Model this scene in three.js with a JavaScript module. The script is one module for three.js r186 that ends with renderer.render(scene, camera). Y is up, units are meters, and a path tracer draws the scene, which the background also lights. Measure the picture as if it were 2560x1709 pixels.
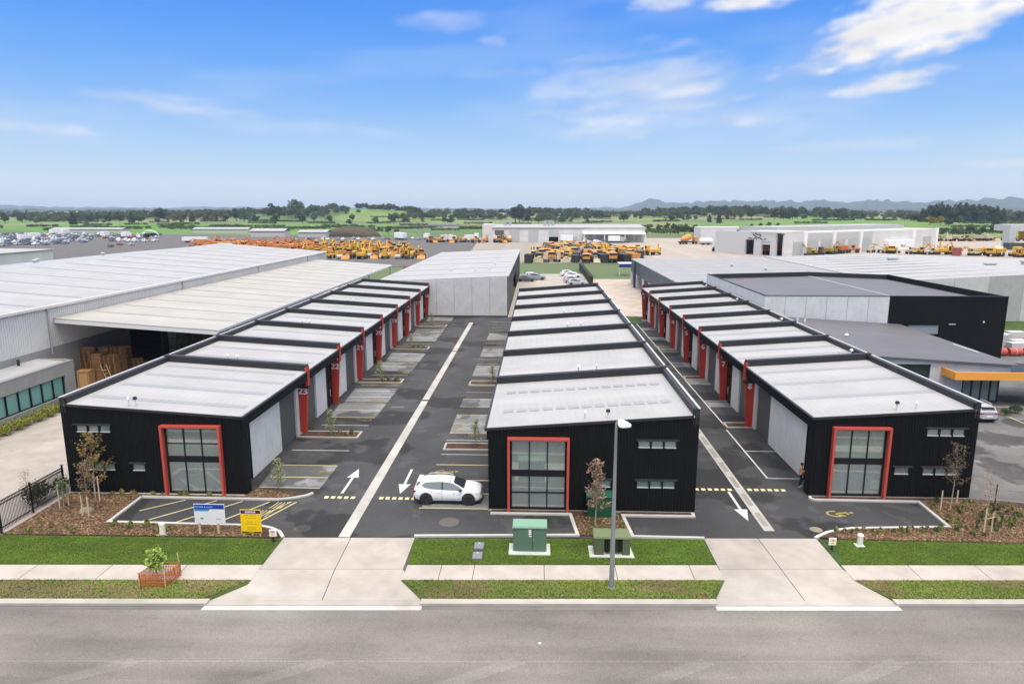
import * as THREE from 'three';
import { mergeGeometries, mergeVertices, toCreasedNormals } from 'three/addons/utils/BufferGeometryUtils.js';
import { RoundedBoxGeometry } from 'three/addons/geometries/RoundedBoxGeometry.js';
import { TextGeometry } from 'three/addons/geometries/TextGeometry.js';
import { FontLoader } from 'three/addons/loaders/FontLoader.js';
import { MarchingCubes } from 'three/addons/objects/MarchingCubes.js';

// ---------------------------------------------------------------- camera, exposure
const scene = new THREE.Scene();
const camera = new THREE.PerspectiveCamera(53.17, 1024 / 683, 0.5, 40000);
camera.rotation.order = 'YXZ';
camera.position.set(0, 18.6, 0);
camera.rotation.set(THREE.MathUtils.degToRad(-10.94), THREE.MathUtils.degToRad(2.17), 0);
const renderer = new THREE.WebGLRenderer({ antialias: true });
renderer.setSize(1024, 683);
renderer.toneMapping = THREE.LinearToneMapping;
renderer.toneMappingExposure = 1.0;
renderer.shadowMap.enabled = true;

// ---------------------------------------------------------------- noise
function rng(seed) { let a = seed >>> 0; return () => { a = (a + 0x6D2B79F5) | 0; let t = Math.imul(a ^ (a >>> 15), 1 | a); t = (t + Math.imul(t ^ (t >>> 7), 61 | t)) ^ t; return ((t ^ (t >>> 14)) >>> 0) / 4294967296; }; }
const hash2 = (x, y, s = 0) => { let h = Math.imul(x, 374761393) + Math.imul(y, 668265263) + Math.imul(s, 974634541) | 0; h = Math.imul(h ^ (h >>> 13), 1274126177); return ((h ^ (h >>> 16)) >>> 0) / 4294967296; };
const fade = t => t * t * (3 - 2 * t), lerp = (a, b, t) => a + (b - a) * t, clamp = (v, a = 0, b = 1) => Math.min(b, Math.max(a, v));
const sstep = (a, b, v) => fade(clamp((v - a) / (b - a)));
function vnoise(x, y, s = 0, p = 0) {
  let xi = Math.floor(x), yi = Math.floor(y); const fx = fade(x - xi), fy = fade(y - yi); let xj = xi + 1, yj = yi + 1;
  if (p) { xi = ((xi % p) + p) % p; yi = ((yi % p) + p) % p; xj = xj % p; yj = yj % p; if (xj < 0) xj += p; if (yj < 0) yj += p; }
  const a = hash2(xi, yi, s), b = hash2(xj, yi, s), c = hash2(xi, yj, s), d = hash2(xj, yj, s), e = a + (b - a) * fx; return e + (c + (d - c) * fx - e) * fy;
}
function fbm(x, y, oct = 4, s = 0, p = 0) { let a = 0.5, v = 0, n = 0; for (let i = 0; i < oct; i++) { v += a * vnoise(x, y, s + i, p); n += a; a *= 0.5; x *= 2; y *= 2; p *= 2; } return v / n; }
const lin = c => c <= 0.04045 ? c / 12.92 : Math.pow((c + 0.055) / 1.055, 2.4);

// ---------------------------------------------------------------- sky
{
  const W = 2048, H = 1024, d = new Float32Array(W * H * 4);
  const stops = [[-90, 150, 152, 150], [-6, 172, 180, 186], [0, 228, 236, 243], [2.5, 206, 227, 247], [5, 178, 213, 250], [8, 143, 192, 251], [11, 112, 174, 251], [15, 86, 154, 248], [24, 84, 148, 242], [45, 70, 130, 228], [90, 58, 114, 212]]
    .map(([e, r, g, b]) => [e, lin(r / 255), lin(g / 255), lin(b / 255)]);
  // azimuth (deg, right of the row axis), elevation, half width, half height, tilt, density, noise scale
  const clouds = [[26.8, 12.3, 7.2, 2.3, 0.16, 1.5, 0.9], [21.4, 10.6, 3.6, 0.9, 0.2, 0.7, 0.8], [32, 13.4, 5, 1.2, 0.1, 0.9, 0.8], [9.2, 15.5, 3, 1.0, 0, 0.8, 0.8], [16.6, 15.2, 4.4, 0.8, 0.05, 1.1, 0.8], [25.2, 8.65, 3.9, 0.75, 0.13, 0.85, 0.7],
    [11, 9.0, 6, 2.0, 0.12, 0.75, 1.3], [7, 9.9, 9, 2.6, 0.08, 0.5, 1.4], [6, 7.0, 8, 1.7, 0.05, 0.7, 1.3], [14, 8, 12, 3, 0.03, 0.3, 2], [15.6, 6.7, 6.8, 0.55, -0.03, 0.55, 0.8], [2.9, 8.97, 4.2, 0.7, 0.02, 0.55, 1], [-26.3, 7.3, 7.5, 0.8, -0.06, 0.42, 1],
    [-35.7, 5.4, 4, 0.5, -0.03, 0.5, 0.8], [-7.5, 14.2, 3.2, 0.9, 0.03, 0.4, 1.1], [-3.7, 12.8, 1.4, 0.5, 0, 0.4, 0.7], [17.7, 9.65, 0.9, 0.35, 0, 0.6, 0.5], [-4.7, 10.6, 7, 0.7, -0.03, 0.2, 1.2], [-19, 6.2, 9, 0.8, -0.04, 0.22, 1.1], [24, 4.6, 6, 0.5, 0, 0.3, 1], [33, 3.1, 4, 0.35, 0, 0.45, 0.8]];
  for (let j = 0; j < H; j++) {
    const el = ((j + 0.5) / H - 0.5) * 180, ce = Math.cos(el * Math.PI / 180), se = Math.sin(el * Math.PI / 180);
    let k = 0; while (k < stops.length - 2 && el > stops[k + 1][0]) k++;
    const t = clamp((el - stops[k][0]) / (stops[k + 1][0] - stops[k][0]));
    const base = [1, 2, 3].map(c => lerp(stops[k][c], stops[k + 1][c], t));
    for (let i = 0; i < W; i++) {
      const th = ((i + 0.5) / W - 0.5) * 2 * Math.PI, dx = Math.cos(th) * ce, dz = Math.sin(th) * ce;
      const az = Math.atan2(dx, -dz) * 180 / Math.PI;
      let dens = 0, lay = 0;
      if (el > 0.3) {
        for (const [ca, cl, w, h, tilt, op, ns] of clouds) {
          const a = az - ca, e = el - cl - a * tilt; if (Math.abs(a) > w * 1.5 || Math.abs(e) > h * 1.7) continue;
          const q = (a / w) ** 2 + (e / h) ** 2, n = fbm(az * 0.5 / ns + 40, el * 2.0 / ns + 9 - az * tilt * 2, 6, 3) - 0.5;
          dens = Math.max(dens, op * sstep(-0.35, op > 0.75 ? 1.35 : 1.9, 1 - q + n * 2.0));
        }
        if (el < 18) dens = Math.max(dens, 0.1 * sstep(0.44, 0.76, fbm(az * 0.09 + 2, el * 0.42 - az * 0.02, 5, 52)) * sstep(2, 5, el));
        if (el > 13) { // broken cloud layer overhead
          const px = dx / (se + 0.08), pz = dz / (se + 0.08), n = fbm(px * 1.6 + 11, pz * 1.6 + 4, 5, 21);
          lay = sstep(0.24, 0.5, n) * sstep(15, 28, el) * 0.97; dens = Math.max(dens, lay);
        }
      }
      dens = clamp(dens);
      const shade = dens > 0 ? (0.8 + 0.28 * fbm(az * 0.3 + 7, el * 0.9, 4, 8)) * (1 + 1.35 * lay) : 0.8, o = (j * W + i) * 4;
      d[o] = lerp(base[0], shade * 1.0, dens); d[o + 1] = lerp(base[1], shade * 0.985, dens); d[o + 2] = lerp(base[2], shade * 0.985, dens); d[o + 3] = 1;
    }
  }
  const t = new THREE.DataTexture(d, W, H, THREE.RGBAFormat, THREE.FloatType);
  t.mapping = THREE.EquirectangularReflectionMapping; t.magFilter = THREE.LinearFilter; t.minFilter = THREE.LinearFilter; t.needsUpdate = true;
  scene.background = t; scene.environment = t;
}
const sun = new THREE.DirectionalLight(new THREE.Color().setRGB(1, 0.92, 0.80), 2.1);
sun.position.set(7, 70, 32); sun.target.position.set(0, 0, -40); sun.castShadow = true; sun.shadow.radius = 24;
sun.position.add(sun.target.position);
sun.shadow.mapSize.set(4096, 4096);
Object.assign(sun.shadow.camera, { left: -130, right: 130, top: 130, bottom: -130, near: 1, far: 400 });
scene.add(sun, sun.target);
scene.fog = new THREE.FogExp2(new THREE.Color().setRGB(0.62, 0.77, 1.0), 0.000095);

// ---------------------------------------------------------------- textures and materials
function tex(size, tile, fn, w = size) {
  const a = new Uint8Array(w * size * 4);
  for (let j = 0; j < size; j++) for (let i = 0; i < w; i++) { const c = fn(i / w, j / size), o = (j * w + i) * 4; a[o] = clamp(c[0], 0, 255); a[o + 1] = clamp(c[1], 0, 255); a[o + 2] = clamp(c[2], 0, 255); a[o + 3] = 255; }
  const t = new THREE.DataTexture(a, w, size); t.colorSpace = THREE.SRGBColorSpace; t.wrapS = t.wrapT = THREE.RepeatWrapping; t.magFilter = THREE.LinearFilter; t.minFilter = THREE.LinearMipmapLinearFilter; t.generateMipmaps = true;
  t.repeat.set(1 / tile, 1 / (Array.isArray(tile) ? tile[1] : tile)); t.needsUpdate = true; return t;
}
const g3 = v => [v, v, v];
const T = {
  road: tex(1024, 24, (u, v) => { const p = fbm(u * 6, v * 10, 4, 1, 6), f = hash2(u * 1024 | 0, v * 1024 | 0, 5), st = fbm(u * 3, v * 40, 3, 9, 3); const cr = Math.abs(fbm(u * 5, v * 5, 4, 87, 5) - 0.5), lane = Math.abs(fbm(u * 2, v * 6, 2, 47, 2) - 0.5), spot = sstep(0.74, 0.8, fbm(u * 40, v * 40, 2, 66, 40)); const b = 204 + (p - 0.5) * 52 + (f - 0.5) * 46 + (st - 0.5) * 30 - (cr < 0.003 ? 5 : 0) - sstep(0.1, 0.3, lane) * 16 - spot * 6; return [b, b * 0.988, b * 0.97]; }),
  lot: tex(1024, 30, (u, v) => { const p = fbm(u * 9, v * 9, 5, 31, 9), w = sstep(0.55, 0.6, fbm(u * 7 + 3, v * 7, 5, 77, 7)), f = hash2(u * 1024 | 0, v * 1024 | 0, 5), l = sstep(0.66, 0.72, fbm(u * 24, v * 24, 4, 12, 24)); return g3(196 + (p - 0.5) * 70 + (f - 0.5) * 44 - w * 62 + l * 26); }),
  concrete: tex(1024, 14, (u, v) => { const p = fbm(u * 5, v * 5, 5, 41, 5), q = fbm(u * 22, v * 22, 4, 2, 22), f = hash2(u * 1024 | 0, v * 1024 | 0, 8), s = 0.5 * sstep(0.55, 0.75, fbm(u * 8, v * 8, 4, 19, 8)); const b = 226 + (p - 0.5) * 42 + (q - 0.5) * 24 + (f - 0.5) * 14 - s * 16; return [b, b - s * 3, b - s * 6]; }),
  tilt: tex(512, 6, (u, v) => { const p = fbm(u * 4, v * 4, 5, 51, 4), q = fbm(u * 40, v * 6, 3, 62, 6), f = hash2(u * 512 | 0, v * 512 | 0, 8), s = sstep(0.62, 0.75, fbm(u * 10, v * 10, 4, 14, 10)); return g3(236 + (p - 0.5) * 22 + (q - 0.5) * 12 + (f - 0.5) * 8 - s * 8); }),
  grass: tex(1024, 9, (u, v) => { const p = fbm(u * 7, v * 7, 5, 61, 7), f = vnoise(u * 420, v * 420, 3, 420), y = sstep(0.5, 0.72, fbm(u * 5, v * 5, 4, 90, 5)); const b = 176 + (p - 0.5) * 110 + (f - 0.5) * 90; return [b * (0.9 + y * 0.3), b, b * (0.92 - y * 0.15)]; }),
  verge: tex(1024, 13, (u, v) => { const p = fbm(u * 8, v * 8, 5, 63, 8), f = vnoise(u * 500, v * 500, 3, 500), y = sstep(0.5, 0.64, fbm(u * 6 + 2, v * 6, 5, 96, 6)); const b = 182 + (p - 0.5) * 100 + (f - 0.5) * 100; return [b * (0.92 + y * 0.75), b * (1 + y * 0.1), b * (0.85 + y * 0.7)]; }),
  mulch: tex(512, 3, (u, v) => { const p = fbm(u * 8, v * 8, 4, 71, 8), f = vnoise(u * 70, v * 70, 3, 70), h = vnoise(u * 40, v * 40, 13, 40); const b = 150 + (p - 0.5) * 60 + (f - 0.5) * 170; return [b, b * (0.9 + h * 0.15), b * (0.85 + h * 0.2)]; }),
  metal: tex(512, 8, (u, v) => { const p = fbm(u * 4, v * 4, 4, 81, 4), f = fbm(u * 60, v * 4, 3, 3, 4); return g3(240 + (p - 0.5) * 24 + (f - 0.5) * 14); }),
  gravel: tex(512, 16, (u, v) => { const p = fbm(u * 6, v * 6, 5, 55, 6), f = hash2(u * 512 | 0, v * 512 | 0, 8), q = fbm(u * 3, v * 14, 4, 59, 3); const b = 222 + (p - 0.5) * 50 + (f - 0.5) * 28 + (q - 0.5) * 30; return [b, b * 0.985, b * 0.965]; }),
};
const M = (r, g, b, rough = 0.8, o = {}) => { const m = new THREE.MeshStandardMaterial({ roughness: rough, ...o }); m.color.setRGB(r, g, b); return m; };
const PM = (r, g, b, o) => { const m = new THREE.MeshPhysicalMaterial(o); m.color.setRGB(r, g, b); return m; };
const mt = {
  road: M(0.315, 0.3, 0.274, 0.95, { map: T.road }), lot: M(0.088, 0.087, 0.09, 0.9, { map: T.lot }), lotPale: M(0.37, 0.375, 0.38, 0.92, { map: T.lot }),
  asphaltR: M(0.26, 0.25, 0.24, 0.95, { map: T.lot }),
  conc: M(0.505, 0.455, 0.405, 0.9, { map: T.concrete }), concPath: M(0.57, 0.505, 0.445, 0.9, { map: T.concrete }), kerb: M(0.54, 0.5, 0.44, 0.85, { map: T.concrete }), kerbW: M(0.66, 0.635, 0.59, 0.8, { map: T.concrete }), strip: M(0.55, 0.53, 0.48, 0.85, { map: T.concrete }), yardConc: M(0.50, 0.44, 0.39, 0.9, { map: T.concrete }),
  grass: M(0.105, 0.18, 0.018, 0.95, { map: T.grass }), verge: M(0.15, 0.19, 0.035, 0.95, { map: T.verge }), mulch: M(0.19, 0.105, 0.058, 1, { map: T.mulch }),
  gravel: M(0.50, 0.44, 0.385, 0.95, { map: T.gravel }), yardDark: M(0.15, 0.145, 0.14, 0.95, { map: T.gravel }),
  tilt: M(0.80, 0.795, 0.775, 0.85, { map: T.tilt }), tiltGrey: M(0.62, 0.61, 0.595, 0.85, { map: T.tilt }),
  roof: M(0.42, 0.415, 0.41, 0.7, { map: T.metal }), roofWarm: M(0.45, 0.43, 0.385, 0.55, { map: T.metal }), skyl: M(0.335, 0.335, 0.338, 0.45, { map: T.metal }), roofGrey: M(0.34, 0.335, 0.325, 0.55, { map: T.metal }), roofDark: M(0.135, 0.13, 0.14, 0.55, { map: T.metal }),
  black: PM(0.0085, 0.009, 0.0095, { roughness: 0.6, specularIntensity: 0.35, map: T.metal }), blackTrim: PM(0.012, 0.012, 0.013, { roughness: 0.5, specularIntensity: 0.5 }), charcoal: PM(0.03, 0.031, 0.034, { roughness: 0.55, specularIntensity: 0.6, map: T.metal }), flash: M(0.60, 0.60, 0.60, 0.4),
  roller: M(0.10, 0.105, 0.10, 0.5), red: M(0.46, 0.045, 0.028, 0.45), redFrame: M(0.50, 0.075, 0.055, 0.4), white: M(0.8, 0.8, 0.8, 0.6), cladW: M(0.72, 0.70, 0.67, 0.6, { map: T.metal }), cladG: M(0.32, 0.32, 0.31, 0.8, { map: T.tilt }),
  yellow: M(0.74, 0.55, 0.13, 0.8), lineY: M(0.70, 0.60, 0.30, 0.85, { map: T.concrete }), lineW: M(0.74, 0.73, 0.70, 0.85, { map: T.concrete }),
  steel: M(0.30, 0.31, 0.32, 0.45, { metalness: 0.4 }), galv: M(0.42, 0.43, 0.44, 0.5, { metalness: 0.3 }), dark: M(0.02, 0.02, 0.02, 0.7), rubber: M(0.022, 0.022, 0.023, 0.85),
  glass: PM(0.74, 0.80, 0.77, { transmission: 1, thickness: 0, roughness: 0.02, ior: 1.55, metalness: 0.3 }), glassDark: M(0.02, 0.028, 0.03, 0.06), glassTeal: M(0.15, 0.34, 0.325, 0.15), blind: M(0.32, 0.335, 0.335, 0.7),
  wood: M(0.56, 0.42, 0.26, 0.85), woodDark: M(0.40, 0.21, 0.085, 0.9), bark: M(0.13, 0.10, 0.075, 0.95), barkPale: M(0.36, 0.29, 0.21, 0.95),
  leafA: M(0.075, 0.13, 0.03, 0.9, { side: THREE.DoubleSide }),
};
const font = await new FontLoader().loadAsync('fonts/droid/droid_sans_bold.typeface.json');

// ---------------------------------------------------------------- geometry helpers
function norm(g) { // non-indexed, with uv in metres laid along the face's main plane
  if (g.index) g = g.toNonIndexed();
  for (const k of Object.keys(g.attributes)) if (!['position', 'normal'].includes(k)) g.deleteAttribute(k);
  if (!g.attributes.normal) g.computeVertexNormals();
  const p = g.attributes.position, uv = new Float32Array(p.count * 2), a = new THREE.Vector3(), b = new THREE.Vector3(), c = new THREE.Vector3(), n = new THREE.Vector3();
  for (let i = 0; i < p.count; i += 3) {
    a.fromBufferAttribute(p, i); b.fromBufferAttribute(p, i + 1); c.fromBufferAttribute(p, i + 2);
    n.copy(b).sub(a).cross(c.clone().sub(a)); const x = Math.abs(n.x), y = Math.abs(n.y), z = Math.abs(n.z);
    [a, b, c].forEach((q, k) => { const o = (i + k) * 2; if (y >= x && y >= z) { uv[o] = q.x; uv[o + 1] = q.z; } else if (x >= z) { uv[o] = q.z; uv[o + 1] = q.y; } else { uv[o] = q.x; uv[o + 1] = q.y; } });
  }
  g.setAttribute('uv', new THREE.BufferAttribute(uv, 2)); g.groups = []; g.morphAttributes = {}; return g;
}
const merge = list => { const l = list.flat(9).map(g => g.userData.ok ? g : norm(g)); const g = l.length > 1 ? mergeGeometries(l) : l[0]; g.userData.ok = true; return g; };
const box = (x0, x1, y0, y1, z0, z1) => { const g = new THREE.BoxGeometry(Math.abs(x1 - x0), Math.abs(y1 - y0), Math.abs(z1 - z0)); g.translate((x0 + x1) / 2, (y0 + y1) / 2, (z0 + z1) / 2); return g; };
const rbox = (x0, x1, y0, y1, z0, z1, r = 0.02, s = 2) => { const g = new RoundedBoxGeometry(Math.abs(x1 - x0), Math.abs(y1 - y0), Math.abs(z1 - z0), s, r); g.translate((x0 + x1) / 2, (y0 + y1) / 2, (z0 + z1) / 2); return g; };
function hexa(b, t) { // bottom four, top four points, same order round
  const v = [...b, ...t], f = [[0, 1, 2, 3], [4, 7, 6, 5], [0, 4, 5, 1], [1, 5, 6, 2], [2, 6, 7, 3], [3, 7, 4, 0]];
  let vol = 0; const tri = []; for (const q of f) tri.push([q[0], q[1], q[2]], [q[0], q[2], q[3]]);
  const V = v.map(p => new THREE.Vector3(...p)); for (const [a, c, d] of tri) vol += V[a].dot(V[c].clone().cross(V[d]));
  const pos = []; for (let [a, c, d] of tri) { if (vol < 0) [c, d] = [d, c]; pos.push(...v[a], ...v[c], ...v[d]); }
  const g = new THREE.BufferGeometry(); g.setAttribute('position', new THREE.Float32BufferAttribute(pos, 3)); g.computeVertexNormals(); return g;
}
function slab(pts, y0, y1, holes = []) { // flat plan polygon of [x, z], extruded up
  const s = new THREE.Shape(pts.map(([x, z]) => new THREE.Vector2(x, -z))); for (const h of holes) s.holes.push(new THREE.Path(h.map(([x, z]) => new THREE.Vector2(x, -z))));
  const g = new THREE.ExtrudeGeometry(s, { depth: y1 - y0, bevelEnabled: false }); g.rotateX(-Math.PI / 2); g.translate(0, y0, 0); return g;
}
function ribbon(pts, w, y0, y1) { // mitred strip along a plan line
  const L = [], R = [], n = pts.length;
  for (let i = 0; i < n; i++) {
    const a = pts[Math.max(0, i - 1)], b = pts[i], c = pts[Math.min(n - 1, i + 1)];
    const d = (p, q) => { const x = q[0] - p[0], z = q[1] - p[1], l = Math.hypot(x, z) || 1; return [x / l, z / l]; };
    const d0 = i ? d(a, b) : d(b, c), d1 = i < n - 1 ? d(b, c) : d0; let nx = -(d0[1] + d1[1]), nz = d0[0] + d1[0]; const l = Math.hypot(nx, nz) || 1; nx /= l; nz /= l;
    const k = w / 2 / Math.max(0.5, nx * -d0[1] + nz * d0[0]); L.push([b[0] + nx * k, b[1] + nz * k]); R.push([b[0] - nx * k, b[1] - nz * k]);
  }
  return slab([...L, ...R.reverse()], y0, y1);
}
const tube = (pts, r, seg = 6, n = 8) => { const c = new THREE.CatmullRomCurve3(pts.map(p => new THREE.Vector3(...p))); return new THREE.TubeGeometry(c, n, r, seg, false); };
function limb(a, b, r0, r1, seg = 6) { const A = new THREE.Vector3(...a), B = new THREE.Vector3(...b), d = B.clone().sub(A), g = new THREE.CylinderGeometry(r1, r0, d.length(), seg); g.applyQuaternion(new THREE.Quaternion().setFromUnitVectors(new THREE.Vector3(0, 1, 0), d.normalize())); g.translate(...A.add(B).multiplyScalar(0.5).toArray()); return g; }
const cyl = (x, y0, y1, z, r0, r1 = r0, seg = 12) => { const g = new THREE.CylinderGeometry(r1, r0, y1 - y0, seg); g.translate(x, (y0 + y1) / 2, z); return g; };
const taken = {};
const numbered = n => { const k = taken[n] = (taken[n] ?? -1) + 1; return k ? `${n}_${String(k).padStart(3, '0')}` : n; };
function mesh(name, geoms, m, parent) { const o = new THREE.Mesh(merge([geoms]), m); o.castShadow = o.receiveShadow = true; o.name = parent ? name : numbered(name); (parent ?? scene).add(o); return o; }
function struct(name, geoms, m) { const o = mesh(name, geoms, m); o.userData.kind = 'structure'; return o; }
function tag(o, label, category, group) { o.userData.label = label; o.userData.category = category; if (group) o.userData.group = group; return o; }
function thing(name, label, category, group) { const o = new THREE.Group(); o.name = numbered(name); scene.add(o); return tag(o, label, category, group); }
function rebase(o, x, y, z) { o.position.set(x, y, z); for (const c of o.children) c.position.sub(o.position); return o; } // parts given in world metres, group moved to its base
function put(o, x, y, z, turn = 0, s = 1) { o.position.set(x, y, z); o.rotation.y = turn; if (s !== 1) o.scale.setScalar(s); return o; }
function dup(o, label, group, x, y, z, turn = 0, s = 1) { const r = o.clone(); r.name = numbered(o.name.replace(/_\d\d\d$/, '')); r.userData = { ...o.userData }; if (label) r.userData.label = label; if (group) r.userData.group = group; scene.add(r); return put(r, x, y, z, turn, s); }
function stuff(o) { o.userData.kind = 'stuff'; return o; }
function text(str, size, depth = 0.02) { const g = new TextGeometry(str, { font, size, depth, curveSegments: 4, bevelEnabled: false }); g.computeBoundingBox(); const b = g.boundingBox; g.translate(-(b.min.x + b.max.x) / 2, -(b.min.y + b.max.y) / 2, 0); return g; }
// ---------------------------------------------------------------- terrain, hills
const bumps = [[-90, -1420, 190, 130, 11], [-430, -1380, 150, 120, 12], [330, -1380, 330, 170, 9.5], [160, -930, 70, 60, 4], [-330, -1500, 120, 110, 9], [520, -1300, 160, 120, 7], [-700, -1250, 260, 140, 7]];
function terrainH(x, z) {
  const d = Math.hypot(x, z); if (z > 0 || d < 560) return -0.2;
  const f = sstep(560, 1000, d); let h = f * (fbm(x / 380 + 5, z / 380 + 2, 3, 17) - 0.42) * 13 + f * (fbm(x / 1500, z / 1500, 3, 23) - 0.4) * 16 * sstep(1500, 3500, d) + sstep(1800, 5000, d) * 7;
  for (const [bx, bz, rx, rz, a] of bumps) h += a * Math.exp(-(((x - bx) / rx) ** 2) - ((z - bz) / rz) ** 2);
  return Math.max(-0.2, h - 0.2);
}
{
  const th = []; for (let a = -180; a < -48; a += 6) th.push(a); for (let a = -48; a <= 48; a += 0.36) th.push(a); for (let a = 54; a <= 180.1; a += 6) th.push(a);
  const rr = [1]; for (const r of [80, 200, 330, 450, 520]) rr.push(r); for (let r = 560; r < 9500; r *= 1.0145) rr.push(r);
  const pos = [], col = [], idx = [], n = rr.length;
  const pal = [[0.105, 0.20, 0.026], [0.075, 0.14, 0.03], [0.15, 0.22, 0.045], [0.17, 0.185, 0.07], [0.09, 0.19, 0.022], [0.115, 0.14, 0.05]];
  for (const a of th) for (const r of rr) {
    const x = Math.sin(a * Math.PI / 180) * r, z = -Math.cos(a * Math.PI / 180) * r; pos.push(x, terrainH(x, z), z);
    const cs = 175; let best = 1e9, id = 0; const ci = Math.floor(x / cs), cj = Math.floor(z / cs);
    for (let i = -1; i <= 1; i++) for (let j = -1; j <= 1; j++) { const px = (ci + i + hash2(ci + i, cj + j, 1)) * cs, pz = (cj + j + hash2(ci + i, cj + j, 2)) * cs, dd = (px - x) ** 2 + (pz - z) ** 2; if (dd < best) { best = dd; id = hash2(ci + i, cj + j, 3); } }
    const c = r < 540 ? [0.09, 0.125, 0.045] : pal[Math.floor(id * pal.length)], v = 0.8 + 0.45 * fbm(x / 30, z / 30, 4, 6);
    col.push(c[0] * v, c[1] * v, c[2] * v);
  }
  for (let i = 0; i < th.length - 1; i++) for (let j = 0; j < n - 1; j++) { const p = i * n + j; idx.push(p, p + n, p + 1, p + 1, p + n, p + n + 1); }
  const g = new THREE.BufferGeometry(); g.setAttribute('position', new THREE.Float32BufferAttribute(pos, 3)); g.setAttribute('color', new THREE.Float32BufferAttribute(col, 3)); g.setIndex(idx); g.computeVertexNormals();
  if (g.attributes.normal.getY(n + 3) < 0) { for (let i = 0; i < idx.length; i += 3) [idx[i + 1], idx[i + 2]] = [idx[i + 2], idx[i + 1]]; g.setIndex(idx); g.computeVertexNormals(); }
  const o = new THREE.Mesh(g, new THREE.MeshStandardMaterial({ vertexColors: true, roughness: 0.95 })); o.name = 'farmland'; o.userData.kind = 'structure'; o.receiveShadow = true; scene.add(o);
}
function ridge(name, a0, a1, r, hf, color, depth) {
  const pos = [], idx = [], prof = [[-1, 0], [-0.7, 0.28], [-0.45, 0.55], [-0.2, 0.85], [0, 1], [0.5, 0.6], [1, 0]]; let k = 0;
  for (let a = a0; a <= a1; a += 0.16, k++) for (let i = 0; i < prof.length; i++) { const [o, f] = prof[i], rr = r + o * depth * (0.8 + 0.4 * vnoise(a * 1.3, i, 4)), h = hf(a) * f * (0.85 + 0.3 * vnoise(a * 3.1, i * 2.3, 9)); pos.push(Math.sin(a * Math.PI / 180) * rr, h - 3, -Math.cos(a * Math.PI / 180) * rr); }
  const n = prof.length; for (let i = 0; i < k - 1; i++) for (let j = 0; j < n - 1; j++) { const p = i * n + j; idx.push(p, p + n, p + 1, p + 1, p + n, p + n + 1); }
  const g = new THREE.BufferGeometry(); g.setAttribute('position', new THREE.Float32BufferAttribute(pos, 3)); g.setIndex(idx); g.computeVertexNormals();
  const o = new THREE.Mesh(g, M(...color, 1, { side: THREE.DoubleSide })); o.name = numbered(name); o.userData.kind = 'structure'; scene.add(o);
}
ridge('hills', 5.2, 48, 7000, a => (72 + 56 * fbm(a * 0.55 + 3, 1, 4, 5) + 9 * fbm(a * 2.4, 3, 3, 8)) * sstep(4.5, 9, a), [0.042, 0.062, 0.036], 900);
ridge('hills', -48, 12, 9400, a => (34 + 42 * fbm(a * 0.3 + 9, 4, 3, 15)) * (1 - 0.6 * sstep(4, 12, a)), [0.042, 0.062, 0.036], 1000);
ridge('hills', -48, 48, 4300, a => 17 + 19 * fbm(a * 0.5, 7, 3, 35), [0.042, 0.062, 0.036], 420);

// ---------------------------------------------------------------- street: everything along it runs at a slight skew to the rows
const SK = -0.0365, st = (x, off) => [x, off + SK * x];          // a line parallel to the kerb
const lot = (x) => -36.6 - 0.034 * x;                             // front line of the paved lot
const band = (x0, x1, o0, o1) => [st(x0, o0), st(x1, o0), st(x1, o1), st(x0, o1)];
struct('road', slab(band(-140, 140, -11, -29.86), -0.2, -0.1), mt.road);
{
  const m = M(0.375, 0.36, 0.335, 0.95, { map: T.road }), g = [ribbon([st(-140, -25.75), st(140, -25.75)], 0.1, -0.1, -0.095)];
  for (let i = -6; i <= 7; i++) { const x = -0.85 + i * 8.05; g.push(ribbon([st(x, -25.72), [st(x - 6.9, 0)[0], -21.9 + SK * x]], 0.62, -0.1, -0.0955)); }
  for (const x of [-17.2, -8.9, -0.9, 7, 15.2]) g.push(ribbon([st(x - 0.7, -25.62), st(x + 0.5, -25.62)], 0.2, -0.095, -0.0915));
  struct('road_marking', g, m);
}
const d1 = [-14.56, -7.0], d2 = [9.68, 16.15];                    // the two driveways
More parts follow.
